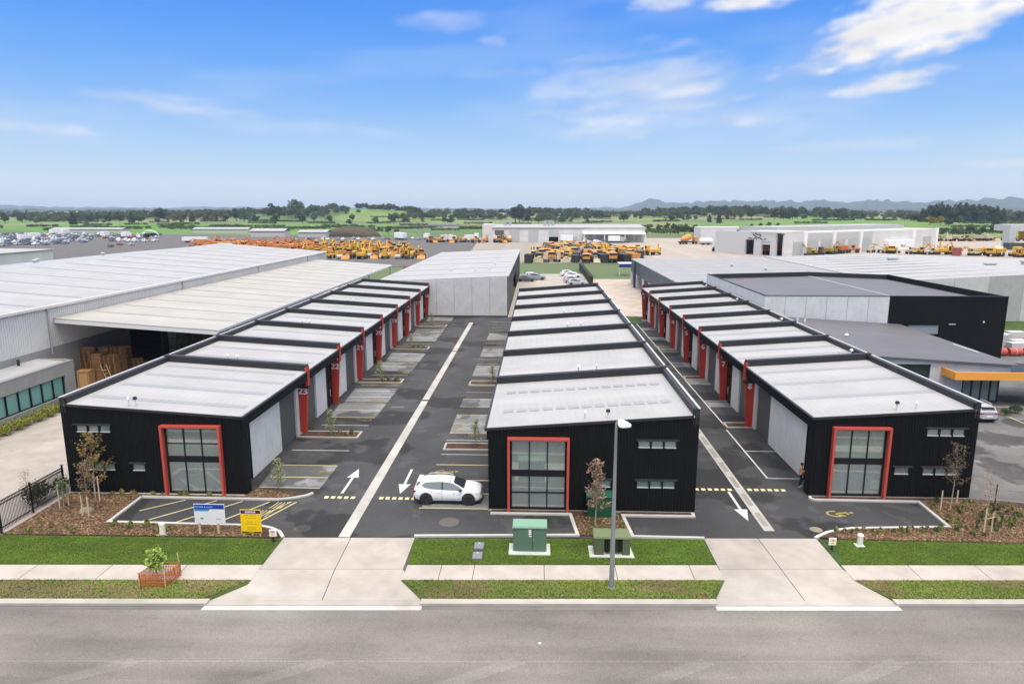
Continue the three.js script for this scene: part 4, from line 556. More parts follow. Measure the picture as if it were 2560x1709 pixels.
  { // dark bird-like emblem and lettering on the side wall
    const em = []; const at = (t, y) => [97.8 + dz * t - dx * 1.24, y, -288 - dx * t - dz * 1.24];
    for (const p of [[[10.2, 8.6], [8.6, 7.5], [7.4, 7.1]], [[9.2, 8.9], [8.0, 8.4], [6.6, 8.5], [6.4, 7.6], [7.4, 7.1]], [[12.5, 6.7], [11.2, 6.9], [10.4, 6.55]], [[9.9, 6.5], [9.2, 6.95], [8.2, 6.6]], [[6.6, 6.9], [5.4, 6.5]], [[4.6, 6.5], [3.6, 6.9]]]) em.push(tube(p.map(([t, y]) => at(t, y)), 0.19, 5, 10)); mesh('emblem', em, mt.dark, w);
  }
  rebase(w, 140, 0, -330);
  const s = thing('white_shed', 'plain white shed with two small windows beside the orange mixer', 'shed'); mesh('wall', box(90.4, 115, -0.2, 9, -388, -405), M(0.58, 0.58, 0.58, 0.7), s); mesh('capping', box(90.2, 115.2, 9.0, 9.15, -387.8, -405.2), mt.white, s); for (const y of [5.6, 2.4]) mesh('window', box(110, 112, y, y + 2.2, -387.95, -387.9), mt.glassDark, s); mesh('window', box(101, 102, 3, 8, -387.95, -387.9), mt.galv, s); rebase(s, 102, 0, -396);
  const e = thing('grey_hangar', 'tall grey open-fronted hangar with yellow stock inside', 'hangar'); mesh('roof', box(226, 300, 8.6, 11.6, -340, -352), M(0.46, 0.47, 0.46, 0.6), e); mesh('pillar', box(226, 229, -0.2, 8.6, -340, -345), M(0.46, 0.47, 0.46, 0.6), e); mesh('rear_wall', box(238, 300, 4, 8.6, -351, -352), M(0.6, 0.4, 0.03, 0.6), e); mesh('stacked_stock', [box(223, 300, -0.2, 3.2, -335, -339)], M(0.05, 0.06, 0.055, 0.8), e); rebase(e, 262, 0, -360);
}
// yards
struct('gravel_yard', slab([[33, -182], [130, -181], [420, -240], [420, -470], [60, -470], [33, -250]], -0.19, -0.05), mt.gravel);
struct('gravel_yard', slab([[-12, -246], [33, -246], [60, -400], [60, -470], [-40, -470], [-30, -300]], -0.19, -0.052), M(0.40, 0.36, 0.315, 0.95, { map: T.gravel }));
struct('machinery_yard', slab([[-12, -247], [-30, -300.5], [-40, -460], [-120, -470], [-200, -520], [-470, -560], [-470, -250], [-95, -205], [-30, -235]], -0.19, -0.055), mt.yardDark);
struct('rear_yard', slab([[-5.3, -119.5], [13.2, -119.5], [13.2, -203], [-5.3, -203]], -0.19, -0.03), M(0.52, 0.48, 0.43, 0.95, { map: T.gravel }));
struct('rear_yard', slab([[13.8, -121], [28, -121], [28, -188], [13.8, -188]], -0.19, -0.03), M(0.58, 0.5, 0.44, 0.95, { map: T.gravel }));
struct('lawn', slab([[13.8, -113], [17.8, -113], [17.8, -120.9], [13.8, -120.9]], -0.19, 0.03), M(0.10, 0.17, 0.03, 0.95, { map: T.grass }));
struct('lawn', slab([[60, -104], [130, -100], [130, -118.1], [60, -118.1]], -0.19, 0.0), M(0.10, 0.19, 0.025, 0.95, { map: T.grass }));
{ // goods stored on the neighbour's yard by the lawn
  const R = rng(611), cl = [M(0.42, 0.42, 0.4, 0.8), M(0.55, 0.54, 0.52, 0.8), M(0.30, 0.29, 0.26, 0.8)];
  for (let i = 0; i < 14; i++) { const g = thing('stored_stack', 'grey strapped stack of goods on the yard by the bright lawn', 'stack', 'grey stacks by the lawn'), w = 0.9 + R() * 0.5; mesh('load', rbox(-w, w, 0.14, 0.9 + R() * 0.8, -0.6, 0.6, 0.04), cl[i % 3], g); mesh('pallet', box(-w, w, 0, 0.14, -0.6, 0.6), mt.woodDark, g); put(g, 61 + (i % 5) * 2.6 + R(), 0, -92 - Math.floor(i / 5) * 3.4 - R(), R() * 0.3); }
  for (let i = 0; i < 6; i++) { const g = thing('red_drum', 'red drum lying on the yard beside the grey stacks', 'drum', 'red drums by the grey stacks'); const c = new THREE.CylinderGeometry(0.5, 0.5, 1.7, 14); c.rotateZ(Math.PI / 2); c.translate(0, 0.5, 0); mesh('drum', c, M(0.5, 0.09, 0.07, 0.6), g); const h = new THREE.TorusGeometry(0.5, 0.03, 5, 16); h.rotateY(Math.PI / 2); h.translate(0, 0.5, 0); mesh('hoop', h, mt.white, g); put(g, 60 + i * 2, 0, -89.3, 0.1 * i); }
}
// ---------------------------------------------------------------- vehicles
const pl = (pts, x) => { if (x <= pts[0][0]) return pts[0][1]; for (let i = 1; i < pts.length; i++) if (x <= pts[i][0]) { const t = (x - pts[i - 1][0]) / (pts[i][0] - pts[i - 1][0]); return lerp(pts[i - 1][1], pts[i][1], t); } return pts[pts.length - 1][1]; };
function carShape(o = {}) { // body section at station x: half-width and height of each ring point from sill to roof centre
  const top = o.top ?? [[-2.22, 0.55], [-2.2, 0.86], [-2.12, 1.06], [-1.98, 1.14], [-1.72, 1.43], [-1.2, 1.52], [-0.4, 1.545], [0.15, 1.5], [0.42, 1.42], [1.12, 1.06], [1.3, 1.02], [1.8, 0.96], [2.08, 0.86], [2.18, 0.74], [2.22, 0.5]];
  const hw = o.hw ?? [[-2.22, 0.66], [-2.1, 0.83], [-1.7, 0.9], [-1.2, 0.92], [1.3, 0.92], [1.75, 0.89], [2.05, 0.8], [2.22, 0.56]];
  const sill = [[-2.22, 0.42], [-2.0, 0.3], [-1.0, 0.25], [1.6, 0.25], [2.0, 0.27], [2.22, 0.36]], belt = [[-2.22, 0.86], [-1.6, 1.06], [-0.5, 0.98], [1.1, 0.93], [1.8, 0.86], [2.22, 0.7]];
  return x => { const t = pl(top, x), w = pl(hw, x), s = pl(sill, x), b = Math.min(pl(belt, x), t - 0.03), cab = clamp((t - b - 0.12) / 0.35), wr = lerp(w * 0.86, 0.6, cab), hr = lerp(t - 0.02, t - 0.07, cab); return [[0, s], [w * 0.9, s], [w, lerp(s, b, 0.3)], [w * 0.995, lerp(s, b, 0.62)], [w * 0.955, b], [lerp(w * 0.955, wr, 0.92), lerp(b, hr, 0.92)], [wr, hr], [wr * 0.72, t - 0.005], [0, t + 0.015]]; };
}
function carBody(sec, n = 46, a = -2.22, b = 2.22) {
  const ring = x => { const h = sec(x); return [...h, ...h.slice(0, -1).reverse().map(([z, y]) => [-z, y])]; };
  const pos = [], idx = []; let m = 0; for (let i = 0; i <= n; i++) { const t = i / n, x = lerp(a, b, t), r = ring(x); m = r.length; for (const [z, y] of r) pos.push(x, y, z); }
  for (let i = 0; i < n; i++) for (let j = 0; j < m - 1; j++) { const p = i * m + j; idx.push(p, p + 1, p + m, p + 1, p + m + 1, p + m); }
  for (const [i, f] of [[0, 1], [n, 0]]) for (let j = 1; j < m - 2; j++) f ? idx.push(i * m, i * m + j + 1, i * m + j) : idx.push(i * m, i * m + j, i * m + j + 1);
  const g = new THREE.BufferGeometry(); g.setAttribute('position', new THREE.Float32BufferAttribute(pos, 3)); g.setIndex(idx); return toCreasedNormals(g, 0.55);
}
function carPatch(sec, xs, v0, v1, side, off = 0.012) { // glass lying on the body between ring fractions v0..v1
  const at = (x, v) => { const h = sec(x), k = Math.min(h.length - 2, Math.floor(v)), f = v - k; return [lerp(h[k][0], h[k + 1][0], f), lerp(h[k][1], h[k + 1][1], f)]; };
  const pos = [], idx = [], vs = 4; xs.forEach(([x, a0, a1]) => { for (let j = 0; j <= vs; j++) { const [z, y] = at(x, lerp(a0 ?? v0, a1 ?? v1, j / vs)); pos.push(x, y + off * 0.5, side * (z + off)); } });
  for (let i = 0; i < xs.length - 1; i++) for (let j = 0; j < vs; j++) { const p = i * (vs + 1) + j; side > 0 ? idx.push(p, p + vs + 1, p + 1, p + 1, p + vs + 1, p + vs + 2) : idx.push(p, p + 1, p + vs + 1, p + 1, p + vs + 2, p + vs + 1); }
  const g = new THREE.BufferGeometry(); g.setAttribute('position', new THREE.Float32BufferAttribute(pos, 3)); g.setIndex(idx); g.computeVertexNormals(); return g;
}
function carScreen(sec, x0, x1, off = 0.014, inset = 0.06) { const pos = [], idx = [], n = 5; for (let i = 0; i <= n; i++) { const x = lerp(x0, x1, i / n), h = sec(x), w = h[6][0] - inset; for (let j = 0; j <= 6; j++) { const z = lerp(-w, w, j / 6), a = Math.abs(z); const y = a > h[7][0] ? lerp(h[7][1], h[6][1], (a - h[7][0]) / (h[6][0] - h[7][0])) : lerp(h[8][1], h[7][1], a / h[7][0]); pos.push(x + (x1 > 0 ? off : -off) * 0.6, y + off, z); } } for (let i = 0; i < n; i++) for (let j = 0; j < 6; j++) { const p = i * 7 + j; idx.push(p, p + 1, p + 7, p + 1, p + 8, p + 7); } const g = new THREE.BufferGeometry(); g.setAttribute('position', new THREE.Float32BufferAttribute(pos, 3)); g.setIndex(idx); g.computeVertexNormals(); return g; }
const wheelGeo = (() => { const t = new THREE.LatheGeometry([[0.235, -0.1], [0.3, -0.11], [0.345, -0.08], [0.352, 0], [0.345, 0.08], [0.3, 0.11], [0.235, 0.1]].map(p => new THREE.Vector2(...p)), 22); t.rotateX(Math.PI / 2); const sp = []; for (let k = 0; k < 5; k++) for (const e of [-0.16, 0.16]) { const b = box(0.05, 0.225, -0.018, 0.018, 0.055, 0.085); b.rotateZ(k / 5 * Math.PI * 2 + e); sp.push(b); } const hub = new THREE.CylinderGeometry(0.06, 0.06, 0.03, 12); hub.rotateX(Math.PI / 2); hub.translate(0, 0, 0.075); const disc = new THREE.CylinderGeometry(0.236, 0.236, 0.04, 20); disc.rotateX(Math.PI / 2); return { tyre: merge([t]), rim: merge([...sp, hub]), disc: merge([disc]) }; })();
const carMat = { glass: M(0.03, 0.037, 0.042, 0.05), sideGlass: M(0.14, 0.165, 0.17, 0.06), trim: M(0.018, 0.018, 0.019, 0.6), rim: M(0.05, 0.05, 0.055, 0.35, { metalness: 0.5 }), rimS: M(0.4, 0.4, 0.41, 0.3, { metalness: 0.6 }), tail: M(0.28, 0.012, 0.012, 0.25), lamp: M(0.3, 0.32, 0.34, 0.1) };
function suv(name, label, paint, o = {}) {
  const g = thing(name, label, 'car', o.group), sec = carShape(o), body = mesh('body', carBody(sec), paint, g);
  const sideW = (s) => { mesh('side_window', carPatch(sec, [[-1.62, 4.55, 4.75], [-1.45, 4.25, 5.2], [-1.15, 4.12, 5.5], [-0.55, 4.1, 5.6], [-0.36, 4.1, 5.6]], 0, 0, s), carMat.sideGlass, body); mesh('side_window', carPatch(sec, [[-0.26, 4.1, 5.6], [0.1, 4.1, 5.55], [0.42, 4.1, 5.4], [0.75, 4.1, 5.0], [1.0, 4.12, 4.5]], 0, 0, s), carMat.sideGlass, body); mesh('pillar_trim', carPatch(sec, [[-0.37, 4.1, 5.6], [-0.25, 4.1, 5.6]], 0, 0, s, 0.01), carMat.trim, body); };
  sideW(1); sideW(-1); for (const s of [-1, 1]) for (const x of [-1.02, -0.31, 0.98]) mesh('door_seam', carPatch(sec, [[x - 0.007, 1.4, 3.98], [x + 0.007, 1.4, 3.98]], 0, 0, s, 0.003), carMat.trim, body); for (const s of [-1, 1]) mesh('sill_crease', carPatch(sec, [[-0.9, 1.75, 1.9], [0.9, 1.75, 1.9]], 0, 0, s, 0.004), carMat.rimS, body); mesh('windscreen', carScreen(sec, 0.4, 1.08), carMat.glass, body); mesh('rear_window', carScreen(sec, -2.0, -1.76, 0.02, 0.1), carMat.glass, body);
  mesh('sill_trim', [box(-1.9, 1.9, 0.2, 0.3, -0.87, 0.87), box(-2.16, -1.7, 0.3, 0.48, -0.79, 0.79), box(1.75, 2.16, 0.22, 0.36, -0.76, 0.76)], carMat.trim, body);
  for (const x of [-1.35, 1.37]) { const w = new THREE.CylinderGeometry(0.43, 0.43, 1.852, 24); w.rotateX(Math.PI / 2); w.translate(x, 0.4, 0); mesh('wheel_arch', w, carMat.trim, body); for (const s of [-1, 1]) { const wh = mesh('wheel', wheelGeo.tyre, mt.rubber, g); wh.position.set(x, 0.352, s * 0.85); if (s < 0) wh.rotation.y = Math.PI; mesh('disc', wheelGeo.disc, carMat.trim, wh); mesh('rim', wheelGeo.rim, o.rim ?? carMat.rim, wh); } }
  for (const s of [-1, 1]) { mesh('headlight', hexa([[1.93, 0.72, s * 0.84], [2.17, 0.7, s * 0.62], [2.2, 0.7, s * 0.5], [1.98, 0.72, s * 0.6]], [[1.9, 0.82, s * 0.83], [2.13, 0.79, s * 0.62], [2.14, 0.79, s * 0.5], [1.93, 0.85, s * 0.6]]), carMat.lamp, body); mesh('tail_light', box(-2.21, -2.02, 0.84, 0.93, s * 0.5, s * 0.83), carMat.tail, body); mesh('mirror', rbox(0.78, 0.95, 0.98, 1.1, s * 0.9, s * 1.08, 0.04), o.mirror ?? mt.dark, body); mesh('roof_rail', tube([[-1.4, 1.475, s * 0.62], [-1.2, 1.56, s * 0.61], [0, 1.565, s * 0.6], [0.25, 1.47, s * 0.62]], 0.022, 6, 14), o.rail ?? mt.flash, body); mesh('door_handle', box(-0.62, -0.44, 0.83, 0.86, s * 0.91, s * 0.935), paint, body); mesh('door_handle', box(0.36, 0.54, 0.81, 0.84, s * 0.91, s * 0.935), paint, body); }
  mesh('grille', box(2.17, 2.215, 0.42, 0.6, -0.45, 0.45), carMat.trim, body); mesh('number_plate', box(-2.235, -2.215, 0.6, 0.72, -0.26, 0.26), mt.white, body); mesh('tail_bar', box(-2.225, -2.12, 0.87, 0.9, -0.5, 0.5), carMat.tail, body); mesh('spoiler', rbox(-1.98, -1.7, 1.4, 1.46, -0.58, 0.58, 0.025), paint, body);
  return g;
}
const whitePaint = PM(0.80, 0.80, 0.81, { roughness: 0.35, clearcoat: 0.8, clearcoatRoughness: 0.08 }), silverPaint = PM(0.46, 0.47, 0.48, { roughness: 0.35, metalness: 0.3, clearcoat: 0.8, clearcoatRoughness: 0.08 });
put(suv('parked_car', 'white five-door hatch with black wheels parked by middle row', whitePaint, {}), -5.72, 0.01, -41.75, 0);
put(suv('parked_car', 'silver estate car seen from behind near the orange canopy', silverPaint, { rim: carMat.rimS, mirror: silverPaint }), 40.1, 0, -61.9, Math.PI / 2);

// ---------------------------------------------------------------- people by the door of the unit on the right
function person(label, top, legs, joints, x, z, turn, hairM) {
  const J = joints, bones = [['hip', 'chest', 0.15, 0.155], ['chest', 'neck', 0.13, 0.06], ['neck', 'headc', 0.055, 0.06], ['shL', 'shR', 0.075, 0.075], ['hpL', 'hpR', 0.11, 0.11], ['shL', 'elL', 0.055, 0.045], ['elL', 'wrL', 0.045, 0.03], ['shR', 'elR', 0.055, 0.045], ['elR', 'wrR', 0.045, 0.03], ['hpL', 'knL', 0.088, 0.06], ['knL', 'anL', 0.06, 0.042], ['hpR', 'knR', 0.088, 0.06], ['knR', 'anR', 0.06, 0.042]].map(([a, b, r0, r1]) => [J[a], J[b], r0, r1]);
  const cap = (p, [a, b, r0, r1]) => { const bx = b[0] - a[0], by = b[1] - a[1], bz = b[2] - a[2], px = p[0] - a[0], py = p[1] - a[1], pz = p[2] - a[2], t = clamp((px * bx + py * by + pz * bz) / (bx * bx + by * by + bz * bz + 1e-9)); return Math.hypot(px - bx * t, py - by * t, pz - bz * t) - lerp(r0, r1, t); };
  const smin = (a, b, k) => { const h = Math.max(k - Math.abs(a - b), 0) / k; return Math.min(a, b) - h * h * k * 0.25; };
  const surf = (sdf, c, half, res) => { const mc = new MarchingCubes(res, new THREE.MeshStandardMaterial(), false, false, 90000); mc.isolation = 0; const h = res / 2; for (let k = 0; k < res; k++) for (let j = 0; j < res; j++) for (let i = 0; i < res; i++) mc.field[k * res * res + j * res + i] = -sdf([c[0] + (i - h) / h * half, c[1] + (j - h) / h * half, c[2] + (k - h) / h * half]); mc.update(); const n = mc.count, g = new THREE.BufferGeometry(); g.setAttribute('position', new THREE.BufferAttribute(mc.positionArray.slice(0, n * 3), 3)); g.setAttribute('normal', new THREE.BufferAttribute(mc.normalArray.slice(0, n * 3), 3)); g.scale(half, half, half); g.translate(...c); return g; };
  const bodySdf = p => bones.reduce((d, b) => smin(d, cap(p, b), 0.05), 9);
  const hc = J.headc, fz = 0.0, headSdf = p => { const q = [p[0] - hc[0], p[1] - hc[1] - 0.06, p[2] - hc[2]]; let d = (Math.hypot(q[0] / 0.078, q[1] / 0.115, q[2] / 0.098) - 1) * 0.08; d = smin(d, Math.hypot(q[0], (q[1] + 0.075) * 1.1, q[2] - 0.03) - 0.058, 0.05); d = smin(d, cap(q, [[0, 0.01, 0.09], [0, -0.025, 0.112], 0.008, 0.014]), 0.02); for (const s of [-1, 1]) { d = smin(d, Math.hypot((q[0] - s * 0.08) * 1.6, q[1] + 0.005, q[2] + 0.005) - 0.026, 0.01); d = Math.max(d, 0.011 - Math.hypot(q[0] - s * 0.033, q[1] - 0.008, q[2] - 0.092)); } return Math.max(d, 0.004 - Math.hypot(q[0] * 0.3, q[1] + 0.058, q[2] - 0.095)); };
  const skin = M(0.50, 0.30, 0.21, 0.6), hands = [];
  for (const [w, e, s] of [['wrL', 'elL', 1], ['wrR', 'elR', -1]]) { const W = new THREE.Vector3(...J[w]), dir = W.clone().sub(new THREE.Vector3(...J[e])).normalize(), up = new THREE.Vector3(0, 0, 1), side = dir.clone().cross(up).normalize(); const P = (a, b, c = 0) => W.clone().addScaledVector(dir, a).addScaledVector(side, b).addScaledVector(up, c).toArray(); hands.push(limb(P(0, 0), P(0.085, 0), 0.028, 0.036, 8)); [[-0.03, 0.07], [-0.01, 0.08], [0.011, 0.075], [0.031, 0.058]].forEach(([b, l]) => hands.push(limb(P(0.08, b), P(0.08 + l * 0.6, b, 0.008), 0.0095, 0.009, 6), limb(P(0.08 + l * 0.6, b, 0.008), P(0.08 + l, b, 0.024), 0.009, 0.0075, 6))); hands.push(limb(P(0.025, -0.035 * s), P(0.075, -0.062 * s, 0.012), 0.012, 0.009, 6)); }
  const g = thing('person', label, 'person'), bg = surf(bodySdf, [0, 0.86, 0], 0.95, 84), hg = surf(headSdf, [hc[0], hc[1] + 0.05, hc[2]], 0.17, 52);
  const body = mesh('body', [mergeGeometries([norm(hg), ...hands.map(norm)])], skin, g);
  // clothes are the body surface itself, split at the waist and cuffs
  const split = (fn) => { const p = bg.attributes.position, nn = bg.attributes.normal, o = [], on = []; for (let i = 0; i < p.count; i += 3) { const y = (p.getY(i) + p.getY(i + 1) + p.getY(i + 2)) / 3, xx = (p.getX(i) + p.getX(i + 1) + p.getX(i + 2)) / 3; if (fn(xx, y)) for (let k = 0; k < 3; k++) { o.push(p.getX(i + k), p.getY(i + k), p.getZ(i + k)); on.push(nn.getX(i + k), nn.getY(i + k), nn.getZ(i + k)); } } const q = new THREE.BufferGeometry(); q.setAttribute('position', new THREE.Float32BufferAttribute(o, 3)); q.setAttribute('normal', new THREE.Float32BufferAttribute(on, 3)); return q; };
  mesh('trousers', split((a, y) => y <= 0.93), legs, body); mesh('top', split((a, y) => y > 0.93 && y < 1.44), top, body); mesh('neck', split((a, y) => y >= 1.44), skin, body);
  const hair = new THREE.SphereGeometry(0.104, 16, 10, 0, Math.PI * 2, 0, Math.PI * 0.58); hair.scale(0.86, 1.12, 1.05); hair.rotateX(-0.5); hair.translate(hc[0], hc[1] + 0.085, hc[2] - 0.012); mesh('hair', hair, hairM, body);
  for (const a of ['anL', 'anR']) { const [ax, , az] = J[a]; const s = new THREE.SphereGeometry(0.06, 12, 8); s.scale(0.8, 0.75, 2.05); s.translate(ax, 0.045, az + 0.055); mesh('shoe', s, M(0.62, 0.62, 0.61, 0.7), body); }
  return put(g, x, 0, z, turn);
}
const stand = { hip: [0, 0.95, 0], chest: [0, 1.25, 0.01], neck: [0, 1.45, 0.02], headc: [0, 1.54, 0.03], shL: [0.17, 1.38, 0], shR: [-0.17, 1.38, 0], hpL: [0.09, 0.92, 0], hpR: [-0.09, 0.92, 0], elL: [0.24, 1.1, 0.04], wrL: [0.2, 0.92, 0.2], elR: [-0.27, 1.16, 0.1], wrR: [-0.2, 1.3, 0.28], knL: [0.11, 0.5, 0.06], anL: [0.12, 0.09, -0.02], knR: [-0.12, 0.5, 0.02], anR: [-0.16, 0.09, -0.06] };
person('person in tan top and black trousers standing at the corner door', M(0.55, 0.27, 0.17, 0.85), M(0.012, 0.012, 0.014, 0.85), stand, 18.05, -44.75, 1.1, M(0.015, 0.012, 0.01, 0.6));
person('person in dark maroon top with white shoes beside the corner door', M(0.05, 0.012, 0.014, 0.85), M(0.01, 0.01, 0.012, 0.85), { ...stand, elR: [-0.25, 1.12, 0.02], wrR: [-0.22, 0.9, 0.14], elL: [0.25, 1.14, 0.02], wrL: [0.2, 1.3, 0.2], anL: [0.16, 0.09, 0.12], knL: [0.13, 0.5, 0.1] }, 18.62, -44.55, 0.35, M(0.02, 0.015, 0.012, 0.6));

// ---------------------------------------------------------------- street lamp, cabinets, signs
{
  const g = thing('street_lamp', 'tall grey street lamp post with white shovel-shaped lamp head', 'street lamp'), x = 3.8, z = -31.45;
  mesh('post', [cyl(x, 0.0, 3.2, z, 0.135, 0.105, 16), cyl(x, 3.2, 8.6, z, 0.105, 0.06, 16)], mt.steel, g); mesh('base_plate', cyl(x, 0.015, 0.07, z, 0.2, 0.18, 16), mt.steel, g); mesh('access_cover', box(x - 0.06, x + 0.06, 0.7, 1.1, z + 0.1, z + 0.137), mt.steel, g);
  mesh('arm', tube([[x, 8.55, z], [x + 0.03, 8.78, z + 0.05], [x + 0.14, 8.84, z + 0.35]], 0.035, 8, 10), mt.galv, g);
  const s = new THREE.Shape(); s.moveTo(-0.05, -0.12); s.lineTo(0.05, -0.12); s.quadraticCurveTo(0.24, 0.15, 0.27, 0.5); s.quadraticCurveTo(0.26, 0.62, 0.15, 0.63); s.lineTo(-0.15, 0.63); s.quadraticCurveTo(-0.26, 0.62, -0.27, 0.5); s.quadraticCurveTo(-0.24, 0.15, -0.05, -0.12);
  const h = new THREE.ExtrudeGeometry(s, { depth: 0.05, bevelEnabled: true, bevelSize: 0.03, bevelThickness: 0.03, bevelSegments: 3, curveSegments: 8 }); h.rotateX(Math.PI / 2 + 0.12); h.rotateY(0.25); h.translate(x + 0.17, 8.86, z + 0.42); const hd = mesh('lamp_head', h, mt.white, g);
  const fins = []; for (let i = -3; i <= 3; i++) { const b = box(-0.008 + i * 0.05, 0.008 + i * 0.05, 0.02, 0.045, 0.32, 0.52); b.rotateX(0.12); b.rotateY(0.25); b.translate(x + 0.17, 8.86, z + 0.42); fins.push(b); } mesh('cooling_fin', fins, mt.galv, hd); rebase(g, x, 0, z);
}
{
  const grn = M(0.085, 0.155, 0.105, 0.5), grnT = M(0.2, 0.36, 0.255, 0.5), pad = M(0.72, 0.76, 0.68, 0.85, { map: T.concrete });
  let g = thing('switch_cabinet', 'tall green steel cabinet with white vertical lettering on concrete pad', 'cabinet');
  mesh('concrete_pad', box(-1.5, 0.79, -0.05, 0.09, -34.5, -35.78), pad, g); mesh('body', [rbox(-1.26, 0.58, 0.09, 1.5, -34.86, -35.7, 0.02), box(-0.99, 0.56, 0.12, 1.46, -34.83, -34.87)], grn, g);
  mesh('lid', [hexa([[-1.3, 1.5, -34.76], [0.62, 1.5, -34.76], [0.62, 1.5, -35.75], [-1.3, 1.5, -35.75]], [[-1.28, 1.6, -34.8], [0.6, 1.6, -34.8], [0.6, 1.6, -35.72], [-1.28, 1.6, -35.72]])], grnT, g); mesh('door_seam', box(-0.21, -0.19, 0.14, 1.44, -34.815, -34.828), mt.dark, g); mesh('door_handle', box(-0.16, -0.1, 0.72, 0.86, -34.78, -34.828), mt.steel, g);
  const lt = []; ['1', '0', '8', '0'].forEach((c, i) => { const t = text(c, 0.1, 0.01); t.rotateZ(-Math.PI / 2); t.translate(-0.33, 1.33 - i * 0.115, -34.825); lt.push(t); }); mesh('lettering', [...lt.slice(0, 0), ...[0, 1, 2].map(i => box(-0.4, -0.26, 1.32 - i * 0.11, 1.4 - i * 0.11, -34.82, -34.829)), box(-0.39, -0.24, 0.98, 1.04, -34.82, -34.829)], mt.white, g); rebase(g, -0.35, 0, -35.2);
  const ol = M(0.085, 0.1, 0.05, 0.55), olT = M(0.15, 0.18, 0.09, 0.55); g = thing('transformer', 'low olive green transformer with ribbed dark radiator front on concrete pad', 'transformer');
  mesh('concrete_pad', hexa([[2.93, -0.05, -34.38], [5.36, -0.05, -34.38], [5.28, -0.05, -35.66], [2.93, -0.05, -35.66]], [[2.93, 0.09, -34.38], [5.36, 0.09, -34.38], [5.28, 0.09, -35.66], [2.93, 0.09, -35.66]]), pad, g);
  mesh('body', [rbox(3.18, 3.72, 0.09, 1.06, -34.6, -35.5, 0.02), rbox(4.72, 5.14, 0.09, 1.06, -34.6, -35.5, 0.02), box(3.72, 4.72, 0.09, 1.0, -34.95, -35.5)], ol, g); mesh('lid', hexa([[3.13, 1.06, -34.55], [5.19, 1.06, -34.55], [5.15, 1.06, -35.56], [3.15, 1.06, -35.56]], [[3.15, 1.16, -34.58], [5.17, 1.16, -34.58], [5.12, 1.2, -35.54], [3.17, 1.2, -35.54]]), olT, g);
  for (let i = 0; i < 9; i++) mesh('radiator_fin', box(3.84 + i * 0.095, 3.865 + i * 0.095, 0.16, 0.95, -34.64, -34.94), i < 2 || i > 6 ? mt.dark : ol, g); rebase(g, 4.15, 0, -35);
  const gb = M(0.13, 0.14, 0.145, 0.6); for (const [z, l] of [[-35.3, 'grey service pit lid in lawn, nearer to middle row'], [-34.2, 'grey service pit lid in lawn, nearer to footpath']]) { const o = thing('service_pit', l, 'pit lid', 'pit lids in the lawn'); mesh('surround', rbox(-3.46, -2.9, -0.05, 0.16, z - 0.4, z + 0.4, 0.02), gb, o); mesh('lid', box(-3.42, -2.94, 0.16, 0.175, z - 0.36, z + 0.36), M(0.19, 0.2, 0.205, 0.6), o); mesh('lifting_eye', box(-3.22, -3.14, 0.175, 0.185, z - 0.25, z - 0.2), mt.white, o); rebase(o, -3.18, 0, z); }
}
function printed(w, h, fn) { const c = document.createElement('canvas'); c.width = w; c.height = h; const x = c.getContext('2d'); fn(x, w, h); const t = new THREE.CanvasTexture(c); t.colorSpace = THREE.SRGBColorSpace; return t; }
function board(name, x0, x1, y0, y1, z, m, parent) { const g = new THREE.PlaneGeometry(x1 - x0, y1 - y0); g.translate((x0 + x1) / 2, (y0 + y1) / 2, z); g.userData.ok = true; return mesh(name, g, m, parent); }
